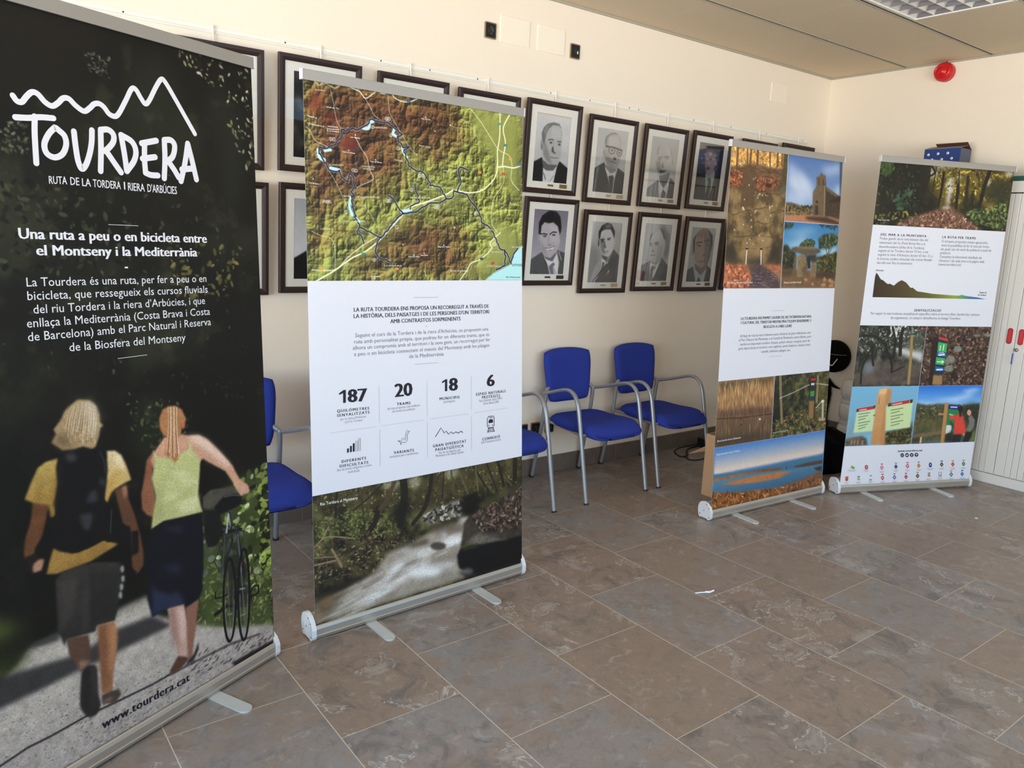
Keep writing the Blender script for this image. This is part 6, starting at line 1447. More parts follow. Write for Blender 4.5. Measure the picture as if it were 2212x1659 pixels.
    c.poly(Q((110, 1425), (300, 1420), (560, 1390), (700, 1345), (845, 1285), (845, 1400), (100, 1560)), (128, 78, 38), 1, 2, tex=.3, tn=40); c.poly(Q((560, 1390), (700, 1345), (845, 1285), (842, 1360), (600, 1420)), (124, 88, 66), .7, 4, tex=.25, tn=30); c.leaves(500, Q((110, 1425), (300, 1425), (600, 1390), (840, 1320), (840, 1400), (105, 1540)), (2, 7), [(176, 110, 56), (96, 58, 28), (60, 36, 20), (206, 146, 86)], 5, 5, .8)
    c.grain(.06); c.build('beach_photo', B3.panel, M['print'])
    k = Ink(pl)
    for (x0, y0, x1, y1, t_) in ((308, 280, 776, 264, 'LA TOURDERA ENS PERMET GAUDIR DEL RIC PATRIMONI NATURAL'), (308, 308, 774, 292, 'I CULTURAL DEL TERRITORI MENTRE PRACTIQUEM SENDERISME O'), (458, 334, 645, 327, "BICICLETA A L'AIRE LLIURE")): k.text(t_, *Q((x0, y0), (x1, y1)), 5.6, DK, .022)
    k.build('headline_lettering', B3.panel)
    k = Ink(pl)
    for (x0, y0, x1, y1, t_) in ((302, 395, 770, 370, "Al llarg de tota la ruta trobarem punts d'interès de gran rellevància, com"), (294, 422, 774, 396, "el Parc Natural del Montseny o el Castell de Montsoriu, entre d'altres, però"), (303, 450, 765, 424, "també un important nombre d'espais, potser menys coneguts, però de"), (292, 478, 770, 450, 'gran importància al territori, com esglésies, ponts històrics, museus, fonts,'), (442, 498, 637, 486, 'castells, dolmens, platges, etc.')): k.text(t_, *Q((x0, y0), (x1, y1)), 5.2, GR, 0)
    k.build('body_lettering', B3.panel)
    for q in (((515, 219), (600, 216)), ((497, 523), (580, 519))): k.stroke(Q(*q), .7, (160, 158, 168)); k.build('rule_line', B3.panel)
    k = Ink(pl)
    for (x0, y0, x1, y1, t_) in ((222, 38, 385, 36, 'Font Bona (naixement de la Tordera)'), (593, 38, 707, 35, 'Dolmen de Pedra Gentil'), (150, 1091, 307, 1065, 'Zona humida de les Llobateres'), (147, 1180, 300, 1152, 'Desembocadura de la Tordera')): k.text(t_, *Q((x0, y0), (x1, y1)), 3.8, WHT, 0); k.build('photo_caption', B3.panel)
art3()

# ------------------------------------------------------------------ artwork of the path banner
def art4():
    pl = B4.pl
    e, f = Z(1860, 320, 4.148), Z(1780, 680, 4.046)
    mean = lambda i, a, b: float((pl.uv(*a)[i] + pl.uv(*b)[i]) / 2)
    vt = mean(1, e((115, 690))[0], e((1303, 745))[0])
    c = Canvas(pl, 0, .012, 1, vt, .003, (40, 36, 20)); P = e
    c.mottle(14, [(16, 15, 9), (30, 27, 16), (54, 48, 24), (96, 84, 36)], .32, .75, 6)
    c.poly(P((560, 100), (1360, 190), (1340, 420), (1100, 560), (850, 560), (700, 540), (560, 300)), (104, 90, 34), .75, 10, tex=.5, tn=20); c.leaves(500, P((580, 110), (1350, 200), (1330, 420), (900, 540), (700, 480)), (1, 4.5), [(150, 130, 48), (186, 160, 64), (84, 72, 26), (52, 44, 18)], 1)
    for (x, y, rx, ry) in ((640, 230, 50, 40), (800, 330, 34, 70), (790, 400, 20, 90), (700, 160, 60, 22), (1140, 300, 16, 50), (1330, 230, 40, 24), (880, 260, 24, 20), (800, 160, 30, 20)): c.ell(*P((x, y))[0], rx / 4.1, ry / 4.1, (206, 206, 200), .7, 3)
    c.leaves(160, P((560, 130), (900, 160), (860, 420), (620, 320)), (1, 3), [(96, 84, 36), (50, 44, 22), (150, 130, 60)], 8)
    c.poly(P((110, 80), (560, 100), (600, 420), (700, 540), (560, 620), (110, 700)), (24, 23, 14), .85, 8); c.leaves(260, P((140, 100), (560, 140), (600, 560), (130, 640)), (1.5, 5), [(44, 48, 26), (32, 34, 20), (62, 66, 38), (18, 18, 12)], 2, 2.4); c.leaves(60, P((180, 110), (300, 110), (280, 260), (190, 220)), (3, 8), [(66, 84, 40), (50, 66, 32)], 3, 3); c.leaves(40, P((280, 390), (450, 370), (440, 560), (330, 540)), (3, 9), [(52, 74, 50), (42, 58, 40)], 4, 3)
    for q, w, a in ((((600, 110), (590, 260), (560, 360)), 16, .9), (((560, 90), (540, 230)), 10, .8), (((620, 130), (660, 220), (600, 260)), 4, 1), (((680, 150), (640, 390)), 2.4, 1), (((740, 220), (720, 380), (690, 520)), 6, 1), (((870, 330), (850, 545)), 7, 1), (((880, 200), (875, 400)), 3, .8), (((1160, 190), (1110, 330), (1070, 480), (1030, 560)), 9, 1), (((960, 260), (930, 560)), 7, .8), (((1000, 420), (990, 560)), 8, .8), (((1050, 220), (1060, 350)), 2.5, .8), (((690, 470), (600, 380)), 2, .8)): c.line(P(*q), w, (30, 25, 17), a, True)
    c.poly(P((880, 560), (940, 420), (1100, 520), (1330, 470), (1310, 740), (960, 690)), (34, 36, 18), .85, 6, tex=.4); c.poly(P((1110, 380), (1200, 290), (1340, 300), (1330, 460), (1130, 520)), (40, 42, 26), .8, 6); c.leaves(360, P((940, 560), (1330, 480), (1300, 740), (980, 660)), (1.5, 5), [(66, 84, 40), (90, 104, 56), (40, 50, 24), (120, 130, 76)], 5)
    c.poly(P((1120, 500), (1200, 480), (1190, 540), (1110, 550)), (176, 140, 60), .6, 5); c.poly(P((800, 520), (700, 545), (480, 610), (300, 680), (420, 710), (1090, 740), (950, 640), (860, 560)), (112, 80, 64), 1, 3, tex=.25, tn=26); c.leaves(500, P((720, 545), (480, 615), (300, 690), (1090, 740), (930, 630), (840, 555)), (1, 3.5), [(150, 112, 88), (90, 60, 46), (176, 140, 116), (70, 46, 36)], 6); c.ell(*P((760, 533))[0], 9, 3, (190, 172, 150), .9, 2); c.leaves(60, P((120, 600), (500, 560), (480, 620), (140, 690)), (2, 5), [(70, 74, 38), (130, 120, 40)], 7)
    c.poly(P((770, 420), (800, 420), (800, 530), (750, 530)), (196, 190, 178), .5, 4); c.poly(P((795, 450), (835, 450), (830, 530), (800, 525)), (40, 34, 24), .7, 2)
    c.grain(.1); c.build('path_photo', B4.panel, M['print'])
    # four pictures in the middle
    v1, v2, v3 = mean(1, f((320, 95))[0], f((1482, 103))[0]), mean(1, f((246, 628))[0], f((1402, 618))[0]), mean(1, f((172, 1148))[0], f((1322, 1112))[0])
    um = (mean(0, f((896, 100))[0], f((832, 615))[0]) + mean(0, f((825, 625))[0], f((764, 1125))[0])) / 2
    P = f
    c = Canvas(pl, 0, v1, um - .001, v2 - .001, .003, (58, 56, 50)); c.mottle(12, [(24, 25, 20), (46, 46, 38), (70, 68, 56), (98, 98, 86)], .3, .72, 3)
    c.poly(P((320, 100), (740, 100), (700, 300), (560, 300), (330, 330)), (34, 36, 28), .7, 8, tex=.5); c.leaves(400, P((320, 100), (880, 100), (860, 300), (560, 330), (300, 340)), (1, 4), [(70, 76, 60), (104, 110, 96), (36, 38, 28), (140, 146, 140)], 1); c.leaves(60, P((560, 100), (720, 100), (700, 190), (580, 190)), (1, 4), [(190, 196, 190)], 2)
    c.poly(P((620, 300), (700, 290), (870, 330), (860, 420), (760, 370), (640, 330)), (206, 208, 208), .9, 4); c.poly(P((690, 200), (890, 130), (880, 320), (720, 290)), (76, 80, 66), .6, 6, tex=.3); c.poly(P((250, 620), (330, 440), (400, 400), (620, 430), (720, 400), (850, 440), (830, 620)), (84, 74, 66), .9, 6, tex=.3, tn=18); c.ell(*P((390, 465))[0], 12, 15, (116, 128, 136), .8, 6); c.poly(P((310, 610), (380, 500), (460, 560), (440, 620)), (96, 84, 76), .7, 5)
    for q, w in ((((340, 180), (440, 190), (520, 240), (560, 330), (590, 430), (590, 500)), 5), (((340, 420), (370, 380), (350, 330)), 4), (((430, 440), (420, 330), (440, 260)), 5), (((610, 380), (620, 220), (600, 110)), 5), (((665, 350), (670, 220), (690, 120)), 8), (((320, 600), (330, 480), (370, 380), (420, 280)), 4), (((600, 500), (700, 450)), 3)): c.line(P(*q), w, (30, 27, 22), .95, True)
    c.line(P((768, 180), (758, 380), (738, 600)), 6, (150, 126, 76)); c.line(P((770, 110), (768, 190)), 2.4, (120, 124, 118)); c.line(P((715, 185), (830, 150), (890, 120)), 2.4, (44, 66, 70)); c.line(P((820, 136), (890, 120)), 1.6, (180, 50, 44)); c.build('woodland_photo', B4.panel, M['print'])
    c = Canvas(pl, um + .001, v1, 1, v2 - .001, .003, (60, 48, 40)); c.mottle(16, [(32, 24, 20), (58, 44, 36), (84, 66, 54)], .3, .7, 9); c.leaves(1100, P((890, 100), (1482, 105), (1410, 620), (835, 615)), (1, 4), [(110, 82, 66), (72, 54, 44), (40, 30, 25), (140, 114, 94), (90, 62, 46)], 1)
    for (x, y, rx, ry) in ((1170, 300, 36, 26), (1105, 390, 40, 36), (1090, 470, 40, 30), (1430, 175, 22, 18), (1270, 215, 16, 10), (915, 400, 14, 12), (1340, 180, 30, 10)): c.ell(*P((x, y))[0], rx / 4, ry / 4, (126, 134, 122), .9, 1, tex=.2)
    c.poly(P((945, 200), (1005, 195), (960, 525), (945, 610), (910, 610)), (40, 28, 20), .95, 1); c.poly(P((1003, 196), (1080, 210), (1040, 525), (960, 520)), (24, 48, 64), 1, 1); c.poly(P((1005, 193), (1082, 210), (1080, 232), (1003, 212)), (206, 50, 46)); c.poly(P((1000, 238), (1076, 252), (1068, 330), (990, 322)), (64, 164, 90)); c.poly(P((990, 322), (1068, 334), (1062, 366), (986, 358)), (36, 92, 170)); c.poly(P((982, 370), (1058, 380), (1048, 440), (974, 432)), (64, 164, 90)); c.poly(P((974, 450), (1048, 462), (1042, 494), (968, 488)), (36, 92, 170)); c.poly(P((955, 528), (1036, 532), (1028, 612), (945, 610)), (150, 118, 74), 1, 1)
    for q in (((1048, 262), (1040, 310)), ((1018, 270), (1012, 312))): c.line(P(*q), 1.8, (220, 236, 224))
    c.line(P((990, 410), (1044, 412)), 1.8, (220, 236, 224)); c.line(P((1030, 400), (1046, 412), (1026, 424)), 1.5, (220, 236, 224)); c.line(P((1004, 352), (1050, 348)), 3, (226, 232, 240)); c.line(P((986, 480), (1032, 478)), 3, (226, 232, 240)); c.line(P((1000, 340), (1014, 330), (1024, 338), (1036, 326), (1050, 340)), 1, (226, 232, 240)); c.build('marker_photo', B4.panel, M['print'])
    c = Canvas(pl, 0, v2, um - .001, v3, .003, (120, 176, 206)); c.poly(P((246, 625), (825, 620), (800, 950), (190, 1100)), (112, 172, 206), 1, 0, col2=(128, 164, 180)); c.poly(P((180, 1090), (330, 1060), (370, 1080), (380, 1140), (170, 1150)), (84, 74, 62), 1, 2, tex=.4); c.poly(P((200, 1080), (330, 1070), (320, 1095), (210, 1100)), (120, 88, 66), 1, 2)
    for x in (235, 262, 290, 330): c.poly(P((x, 1095), (x + 14, 1095), (x + 10, 1135), (x - 4, 1135)), (160, 140, 110), .9, 1)
    c.poly(P((520, 1040), (620, 1000), (700, 1000), (770, 930), (770, 1130), (510, 1140)), (56, 52, 28), 1, 5, tex=.5); c.leaves(200, P((520, 1040), (770, 960), (764, 1128), (510, 1138)), (1.5, 4), [(80, 74, 40), (40, 38, 22), (104, 96, 56)], 2); c.poly(P((210, 960), (250, 900), (300, 960), (250, 1080), (190, 1090)), (110, 140, 150), .5, 8)
    c.poly(P((285, 850), (448, 822), (432, 1015), (256, 1032)), (190, 214, 166), 1, .6); c.poly(P((290, 822), (440, 795), (440, 822), (286, 850)), (188, 42, 40)); c.poly(P((284, 826), (300, 822), (298, 846), (282, 850)), (36, 60, 40)); c.poly(P((535, 800), (778, 745), (752, 985), (508, 1018)), (194, 214, 160), 1, .6); c.poly(P((560, 800), (778, 740), (776, 772), (545, 800)), (194, 214, 160)); c.poly(P((590, 772), (750, 742), (746, 772), (588, 800)), (188, 42, 40)); c.poly(P((752, 742), (778, 738), (772, 768), (750, 774)), (36, 52, 36)); c.poly(P((560, 774), (588, 768), (586, 798), (558, 804)), (40, 60, 44)); c.poly(P((435, 795), (450, 790), (446, 815), (434, 818)), (36, 52, 36))
    c.poly(P((470, 690), (490, 650), (555, 640), (592, 650), (580, 760), (540, 790), (530, 1135), (405, 1135)), (204, 156, 104), 1, .7, tex=.08, tn=8, col2=(190, 136, 84)); c.poly(P((545, 655), (592, 650), (580, 765), (540, 790), (528, 1135), (486, 1135)), (176, 124, 78), .7, 2); c.poly(P((484, 655), (552, 642), (545, 690), (480, 700)), (226, 184, 134), .8, 1); c.line(P((484, 720), (480, 780)), 1.2, (140, 96, 60)); c.ell(*P((440, 880))[0], 3, 1.6, (150, 104, 66))
    for i in range(6): c.line(P((300, 870 + i * 26), (400 - (i % 3) * 20, 855 + i * 25)), 1.5, (70, 76, 62), .8); c.line(P((585, 835 + i * 27), (690 - (i % 2) * 30, 815 + i * 27)), 1.5, (70, 76, 62), .8)
    c.line(P((310, 835), (370, 825)), 1.6, (230, 220, 216)); c.line(P((600, 786), (680, 770)), 1.6, (230, 220, 216)); c.build('fingerpost_photo', B4.panel, M['print'])
    c = Canvas(pl, um + .001, v2, 1, v3, .003, (70, 130, 200)); c.poly(P((825, 620), (1402, 615), (1380, 800), (800, 800)), (40, 110, 206), 1, 0, col2=(140, 190, 230))
    for q, a in ((((960, 740), (1150, 755), (1330, 700), (1150, 725)), .7), (((1200, 665), (1320, 640), (1380, 650), (1260, 690)), .6), (((1100, 700), (1300, 690), (1380, 670), (1250, 720)), .4), (((820, 760), (1000, 770), (1200, 780), (820, 790)), .4)): c.poly(P(*q), (232, 238, 246), a, 4)
    c.poly(P((800, 770), (900, 790), (1000, 776), (1200, 790), (1270, 790), (1380, 770), (1360, 960), (790, 1000)), (70, 68, 46), 1, 2, tex=.4, tn=16); c.leaves(220, P((800, 780), (1380, 790), (1360, 900), (800, 960)), (1.5, 4), [(84, 84, 56), (50, 50, 34), (110, 106, 76)], 1); c.poly(P((790, 920), (1060, 900), (1360, 960), (1320, 1115), (765, 1125)), (84, 80, 46), .95, 4, tex=.3); c.poly(P((780, 1050), (1040, 1010), (1030, 1040), (770, 1080)), (120, 100, 72), .9, 1); c.poly(P((1250, 1020), (1340, 1000), (1326, 1110), (1240, 1110)), (96, 116, 44), .9, 4); c.poly(P((1210, 800), (1290, 770), (1380, 790), (1340, 1020), (1290, 1000), (1220, 900)), (40, 44, 32), .9, 5, tex=.4); c.poly(P((765, 1080), (830, 1070), (850, 1110), (765, 1125)), (60, 52, 38), .9, 3); c.line(P((848, 1075), (842, 1115)), 4, (206, 176, 140))
    c.line(P((1070, 785), (1035, 1110)), 8.5, (176, 130, 78)); c.line(P((1005, 870), (1065, 868)), 3.5, (176, 130, 78)); c.poly(P((1090, 785), (1190, 790), (1150, 1030), (1060, 1040)), (44, 122, 70), 1, 1); c.poly(P((1090, 785), (1180, 790), (1172, 830), (1085, 822)), (34, 44, 120)); c.line(P((1110, 806), (1160, 808)), 2.4, (206, 214, 236)); c.poly(P((1070, 965), (1120, 965), (1105, 1030), (1060, 1040)), (206, 212, 214)); c.line(P((1100, 870), (1130, 880)), 3, (150, 200, 160)); 
    c.poly(P((1125, 1050), (1200, 1045), (1190, 1110), (1118, 1112)), (34, 32, 36), 1, 1); c.poly(P((1095, 885), (1150, 875), (1180, 868), (1215, 885), (1232, 960), (1238, 1030), (1215, 1040), (1205, 1040), (1130, 1042), (1140, 915), (1100, 915)), (210, 66, 54), 1, 1, tex=.08); c.ell(*P((1193, 825))[0], 5.5, 7, (36, 26, 26)); c.line(P((1190, 840), (1190, 885)), 4, (36, 26, 26)); c.ell(*P((1220, 1045))[0], 2, 3, (196, 140, 116))
    c.poly(P((1245, 1020), (1300, 1000), (1290, 1060), (1260, 1110), (1205, 1110), (1230, 1060)), (30, 30, 34), 1, 1); c.poly(P((1262, 890), (1290, 875), (1318, 920), (1310, 980), (1280, 1025), (1240, 1015), (1268, 950)), (116, 112, 104), 1, 1, tex=.1); c.ell(*P((1268, 855))[0], 4.6, 6.4, (204, 156, 128)); c.poly(P((1065, 1050), (1120, 1010), (1125, 1110), (1050, 1112)), (24, 24, 26), .8, 3); c.poly(P((1090, 920), (1110, 960), (1128, 1010), (1130, 960)), (28, 28, 36), .9, 2); c.build('map_readers_photo', B4.panel, M['print'])
    # lettering
    P = e; k = Ink(pl)
    for (x0, y0, x1, y1, t_) in ((175, 783, 583, 799, 'DEL MAR A LA MUNTANYA'), (727, 806, 1025, 818, 'LA RUTA PER TRAMS'), (475, 1463, 714, 1466, 'SENYALITZACIÓ')): k.text(t_, *P((x0, y0), (x1, y1)), 5, DK, .028, 1.2); k.build('headline_lettering', B4.panel)
    for (x0, y0, x1, y1, t_) in ((132, 1101, 201, 1101, 'Montseny'), (1060, 1300, 1123, 1301, 'Delta de'), (1047, 1322, 1120, 1324, 'la Tordera')):
        k.text(t_, *P((x0, y0), (x1, y1)), 3.2, (50, 48, 56), .03)
        if t_ != 'Delta de': k.build('profile_caption', B4.panel)
    k.text('www.tourdera.cat', *f((643, 1200), (858, 1192)), 4.6, DK, .03, 1.05); k.build('web_address', B4.panel)
    k = Ink(pl)
    for (x0, y0, x1, y1, t_) in ((168, 818, 598, 834, 'Podeu gaudir de la ruta baixant des del'), (163, 855, 573, 869, 'naixement del riu (Font Bona) fins a la'), (158, 892, 568, 906, 'desembocadura (delta de la Tordera),'), (153, 927, 598, 941, 'seguint el riu Tordera durant 75 km, o bé'), (149, 963, 640, 978, "seguint la riera d'Arbúcies durant 65 km. O, a"), (144, 1000, 632, 1012, 'la inversa, podeu remuntar els cursos fluvials'), (140, 1036, 460, 1044, 'des del mar fins al naixement.'),
            (723, 843, 1138, 860, 'Si cerqueu propostes menys agosarades,'), (717, 880, 1150, 894, 'teniu la possibilitat de fer la ruta per trams,'), (712, 915, 1165, 928, 'els quals van de nucli de població a nucli de'), (707, 948, 803, 951, 'població.'), (702, 982, 1078, 993, 'Consulteu la informació detallada de'), (697, 1018, 1102, 1028, "l'itinerari i de cada tram a la pàgina web"), (693, 1052, 893, 1056, '(www.tourdera.cat)'),
            (85, 1490, 1060, 1502, 'Per seguir la ruta trobareu senyalització específica sobre el terreny (fites, banderoles i pintura'), (263, 1530, 887, 1536, 'de seguiment), on sempre identificareu la imatge Tourdera')):
        k.text(t_, *P((x0, y0), (x1, y1)), 5.4, GR, 0)
        if t_[:7] in ('des del', '(www.to', 'de segu'): k.build('body_lettering', B4.panel)
    k = Ink(pl); k.text('Tram de la ruta', *P((145, 648), (253, 650)), 3, WHT, 0); k.build('photo_caption', B4.panel)
    # height profile from the mountains to the sea
    top = [(102, 1335), (130, 1110), (150, 1130), (178, 1180), (190, 1178), (235, 1217), (260, 1215), (292, 1233), (330, 1200), (364, 1182), (405, 1205), (445, 1255), (460, 1248), (502, 1283), (550, 1290), (640, 1305), (800, 1318), (880, 1322), (900, 1314), (940, 1325), (1040, 1338), (1113, 1353)]
    k = Ink(pl); stops = [(102, (54, 42, 26)), (400, (80, 66, 36)), (600, (96, 92, 40)), (830, (142, 156, 52)), (900, (96, 150, 110)), (980, (54, 110, 150)), (1113, (36, 84, 140))]
    N_ = 90; xs = [102 + (1113 - 102) * i / N_ for i in range(N_ + 1)]
    yt = np.interp(xs, [p[0] for p in top[1:]], [p[1] for p in top[1:]]); yt = np.where(np.array(xs) < 130, 1335 - (np.array(xs) - 102) * 8.03, yt); yb = np.interp(xs, [102, 1113], [1335, 1354])
    for i in range(N_):
        cc = tuple(float(np.interp(xs[i], [s_[0] for s_ in stops], [s_[1][j] for s_ in stops])) for j in range(3))
        k.shape(P((xs[i], yt[i]), (xs[i + 1], yt[i + 1]), (xs[i + 1], yb[i + 1]), (xs[i], yb[i])), cc)
    k.build('height_profile', B4.panel)
    # the row of network signs and the crests of the towns
    k = Ink(pl)
    for x, y in ((683, 1227), (725, 1226), (766, 1225), (807, 1223)):
        q = f((x, y))[0]; k.disc(*q, 4.0, (36, 32, 52), 4.4)
    q = f((683, 1227))[0]; k.stroke([(q[0] - 1.6, q[1] - 1.6), (q[0] + 1.6, q[1] - 1.6), (q[0] + 1.6, q[1] + 1.6), (q[0] - 1.6, q[1] + 1.6)], .6, WHT, closed=True)
    q = f((725, 1226))[0]; k.shape([(q[0] - 2, q[1] - 1.2), (q[0] + .4, q[1] - .4), (q[0] + 1, q[1] - 1.8), (q[0] + 2.2, q[1] - 1.2), (q[0] + 1, q[1] + 1.6), (q[0] - 2, q[1] + 1.4)], WHT)
    q = f((766, 1225))[0]; k.stroke([(q[0] + 1.2, q[1] - 2), (q[0], q[1] - 1.6), (q[0], q[1] + 2.6)], .9, WHT); k.stroke([(q[0] - 1.2, q[1]), (q[0] + 1.2, q[1])], .7, WHT)
    q = f((807, 1223))[0]; k.stroke([(q[0] - 1.5, q[1] - .8), (q[0], q[1] - 2), (q[0] + 1.6, q[1] - .8), (q[0], q[1] + .8)], .7, WHT, True); k.stroke([(q[0], q[1] - .6), (q[0] - .6, q[1] + 2.4)], .7, WHT)
    k.build('network_signs', B4.panel)
    k = Ink(pl); DG = (84, 84, 100)
    def lines(x, y, w):
        for dy, ww in ((0, w), (9, w * .7)): k.stroke(f((x - ww, y + dy), (x + ww, y + dy - 1)), .8, (150, 148, 166))
    k.shape(f((224, 1348), (240, 1318), (256, 1322), (262, 1345), (246, 1348), (240, 1335)), (130, 170, 60)); k.shape(f((246, 1340), (268, 1330), (264, 1346)), (70, 110, 70)); lines(243, 1358, 38)
    k.disc(*f((370, 1332))[0], 3.6, (170, 40, 62), 4.8); k.stroke(f((366, 1336), (366, 1326), (374, 1326), (374, 1338)), .8, WHT, closed=True); lines(368, 1358, 24)
    def lozenge(x, y, c1, c2, crown, w=16, h=22):
        k.shape(f((x, y - h), (x + w, y), (x, y + h), (x - w, y)), c1); k.shape(f((x, y - h * .4), (x + w * .4, y), (x, y + h * .4), (x - w * .4, y)), c2)
        if crown: k.shape(f((x - 12, y - h - 14), (x - 6, y - h - 9), (x, y - h - 15), (x + 6, y - h - 9), (x + 12, y - h - 14), (x + 9, y - h - 4), (x - 9, y - h - 4)), crown)
        lines(x, y + h + 12, 20)
    BR, DKC, RD = (150, 120, 70), (70, 60, 70), (180, 50, 60)
    for (x, y, c1, c2, cr) in ((505, 1335, (206, 96, 120), (240, 200, 210), RD), (628, 1327, (40, 70, 110), (90, 120, 150), BR), (729, 1322, (196, 50, 80), (240, 230, 236), RD), (827, 1318, (190, 110, 50), (220, 160, 60), BR), (1028, 1308, (40, 36, 46), (200, 190, 180), DKC), (1125, 1306, (196, 60, 40), (230, 140, 70), BR), (1219, 1302, (40, 120, 60), (180, 190, 110), BR),
            (511, 1425, (200, 40, 50), (240, 220, 220), RD), (615, 1420, (60, 90, 140), (230, 230, 230), BR), (716, 1416, (190, 60, 70), (110, 160, 160), RD), (817, 1408, (50, 60, 50), (200, 170, 60), BR), (1111, 1395, (50, 110, 60), (220, 220, 210), BR), (1207, 1391, (60, 120, 190), (90, 160, 220), DKC)): lozenge(x, y, c1, c2, cr)
    k.disc(*f((929, 1312))[0], 3.4, (40, 50, 120), 5.4); k.shape(f((922, 1318), (929, 1296), (936, 1316)), (170, 180, 220)); lines(929, 1345, 28)
    k.shape(f((186, 1414), (212, 1412), (210, 1446), (198, 1456), (186, 1448)), (190, 70, 50)); k.stroke(f((192, 1426), (206, 1424)), .8, (220, 170, 60)); lines(195, 1468, 20)
    k.disc(*f((302, 1434))[0], 3.4, (160, 176, 150)); k.shape(f((292, 1408), (302, 1413), (314, 1406), (311, 1418), (293, 1418)), DKC); lines(300, 1462, 22)
    k.shape(f((392, 1432), (407, 1440), (421, 1430), (414, 1448), (400, 1450)), (60, 170, 80)); k.shape(f((397, 1400), (407, 1405), (419, 1398), (416, 1410), (398, 1410)), BR); lines(405, 1458, 20)
    k.disc(*f((917, 1404))[0], 3.6, (200, 160, 150)); k.disc(*f((917, 1402))[0], 1.6, (120, 90, 60)); k.shape(f((907, 1378), (917, 1383), (929, 1376), (926, 1388), (908, 1388)), DKC); lines(914, 1434, 24)
    k.stroke(f((1004, 1376), (1024, 1374), (1026, 1416), (1002, 1418)), .9, (60, 80, 110), closed=True); k.shape(f((1008, 1398), (1022, 1396), (1020, 1410), (1010, 1411)), (170, 140, 60)); lines(1012, 1430, 22)
    k.build('crests', B4.panel)
art4()
# ------------------------------------------------------------------ framed portraits on the wall
class Portrait(Canvas):
    """picture whose outlines are read between its four corners in an enlarged view"""
    def corners(s, q):
        (x0, y0), (x1, y1), (x2, y2), (x3, y3) = q
        A, b = [], []
        for (x, y), (u, v) in zip(q, ((0, 0), (1, 0), (1, 1), (0, 1))):
            A += [[x, y, 1, 0, 0, 0, -u * x, -u * y], [0, 0, 0, x, y, 1, -v * x, -v * y]]; b += [u, v]
        s.Hm = np.append(np.linalg.solve(np.array(A, float), np.array(b, float)), 1).reshape(3, 3)
    def c(s, pts):
        P = np.c_[np.array(pts, float), np.ones(len(pts))] @ s.Hm.T
        P = P[:, :2] / P[:, 2:]
        return np.c_[P[:, 0] * (s.w - 1), P[:, 1] * (s.h - 1)]
FW, FH, FD, FM = .437, .552, .022, .032
KD = 3.845 / 3.855
PH = (.076, .361, .070, .480)            # printed picture inside the frame: left, right, bottom, top
def frame_proto():
    t = thing('portrait_frame', '', 'picture frame')
    b, m_ = FD, FM
    ring = MB()
    # four mitred mouldings with a stepped profile: outer edge proud, inner edge sloping to the mat
    prof = [(0, 0), (0, -FD + .003), (.003, -FD), (.016, -FD), (.026, -FD + .004), (FM, -FD + .007), (FM, -.004), (FM, 0)]
    cor = [(0, 0), (FW, 0), (FW, FH), (0, FH)]; ins = [(1, 1), (-1, 1), (-1, -1), (1, -1)]
    for k in range(4):
        mb = MB(); k2 = (k + 1) % 4; vs = []
        for (cx, cz), (ix, iz) in ((cor[k], ins[k]), (cor[k2], ins[k2])):
            vs += [(cx + ix * d, y, cz + iz * d) for d, y in prof]
        n = len(prof); fs = [(i, (i + 1) % n, n + (i + 1) % n, n + i) for i in range(n)] + [tuple(range(n))[::-1], tuple(range(n, 2 * n))]
        mb.add(vs, fs); mb.build('moulding', M['frame'], t)
    o = MB(); x0, x1, z0, z1 = PH
    w, e, y = FW - FM + .002, FM - .002, -.0105
    for a, bb, c_, d in ((e, w, e, z0), (e, w, z1, FH - e), (e, x0, z0, z1), (x1, w, z0, z1)): o.box((a, y, c_), (bb, y + .0015, d))
    o.build('mat_board', M['matboard'], t)
    bv = MB()
    for a, bb, c_, d in ((x0, x1, z0, z0 + .002), (x0, x1, z1 - .002, z1), (x0, x0 + .002, z0 + .002, z1 - .002), (x1 - .003, x1, z0 + .002, z1 - .002)): bv.box((a, y + .0003, c_), (bb, y + .0022, d))
    bv.build('mat_bevel', M['whiteprint'], t)
    MB().box((e, -.007, e), (w, -.005, FH - e)).build('backing', M['flap'], t)
    MB().box((e, -.0142, e), (w, -.0132, FH - e)).build('glass', M['frame_glass'], t)
    return t
M['frame_glass'] = glass_mat('picture_glass', (1, 1, 1), .30)
M['mat_white'] = M['matboard']

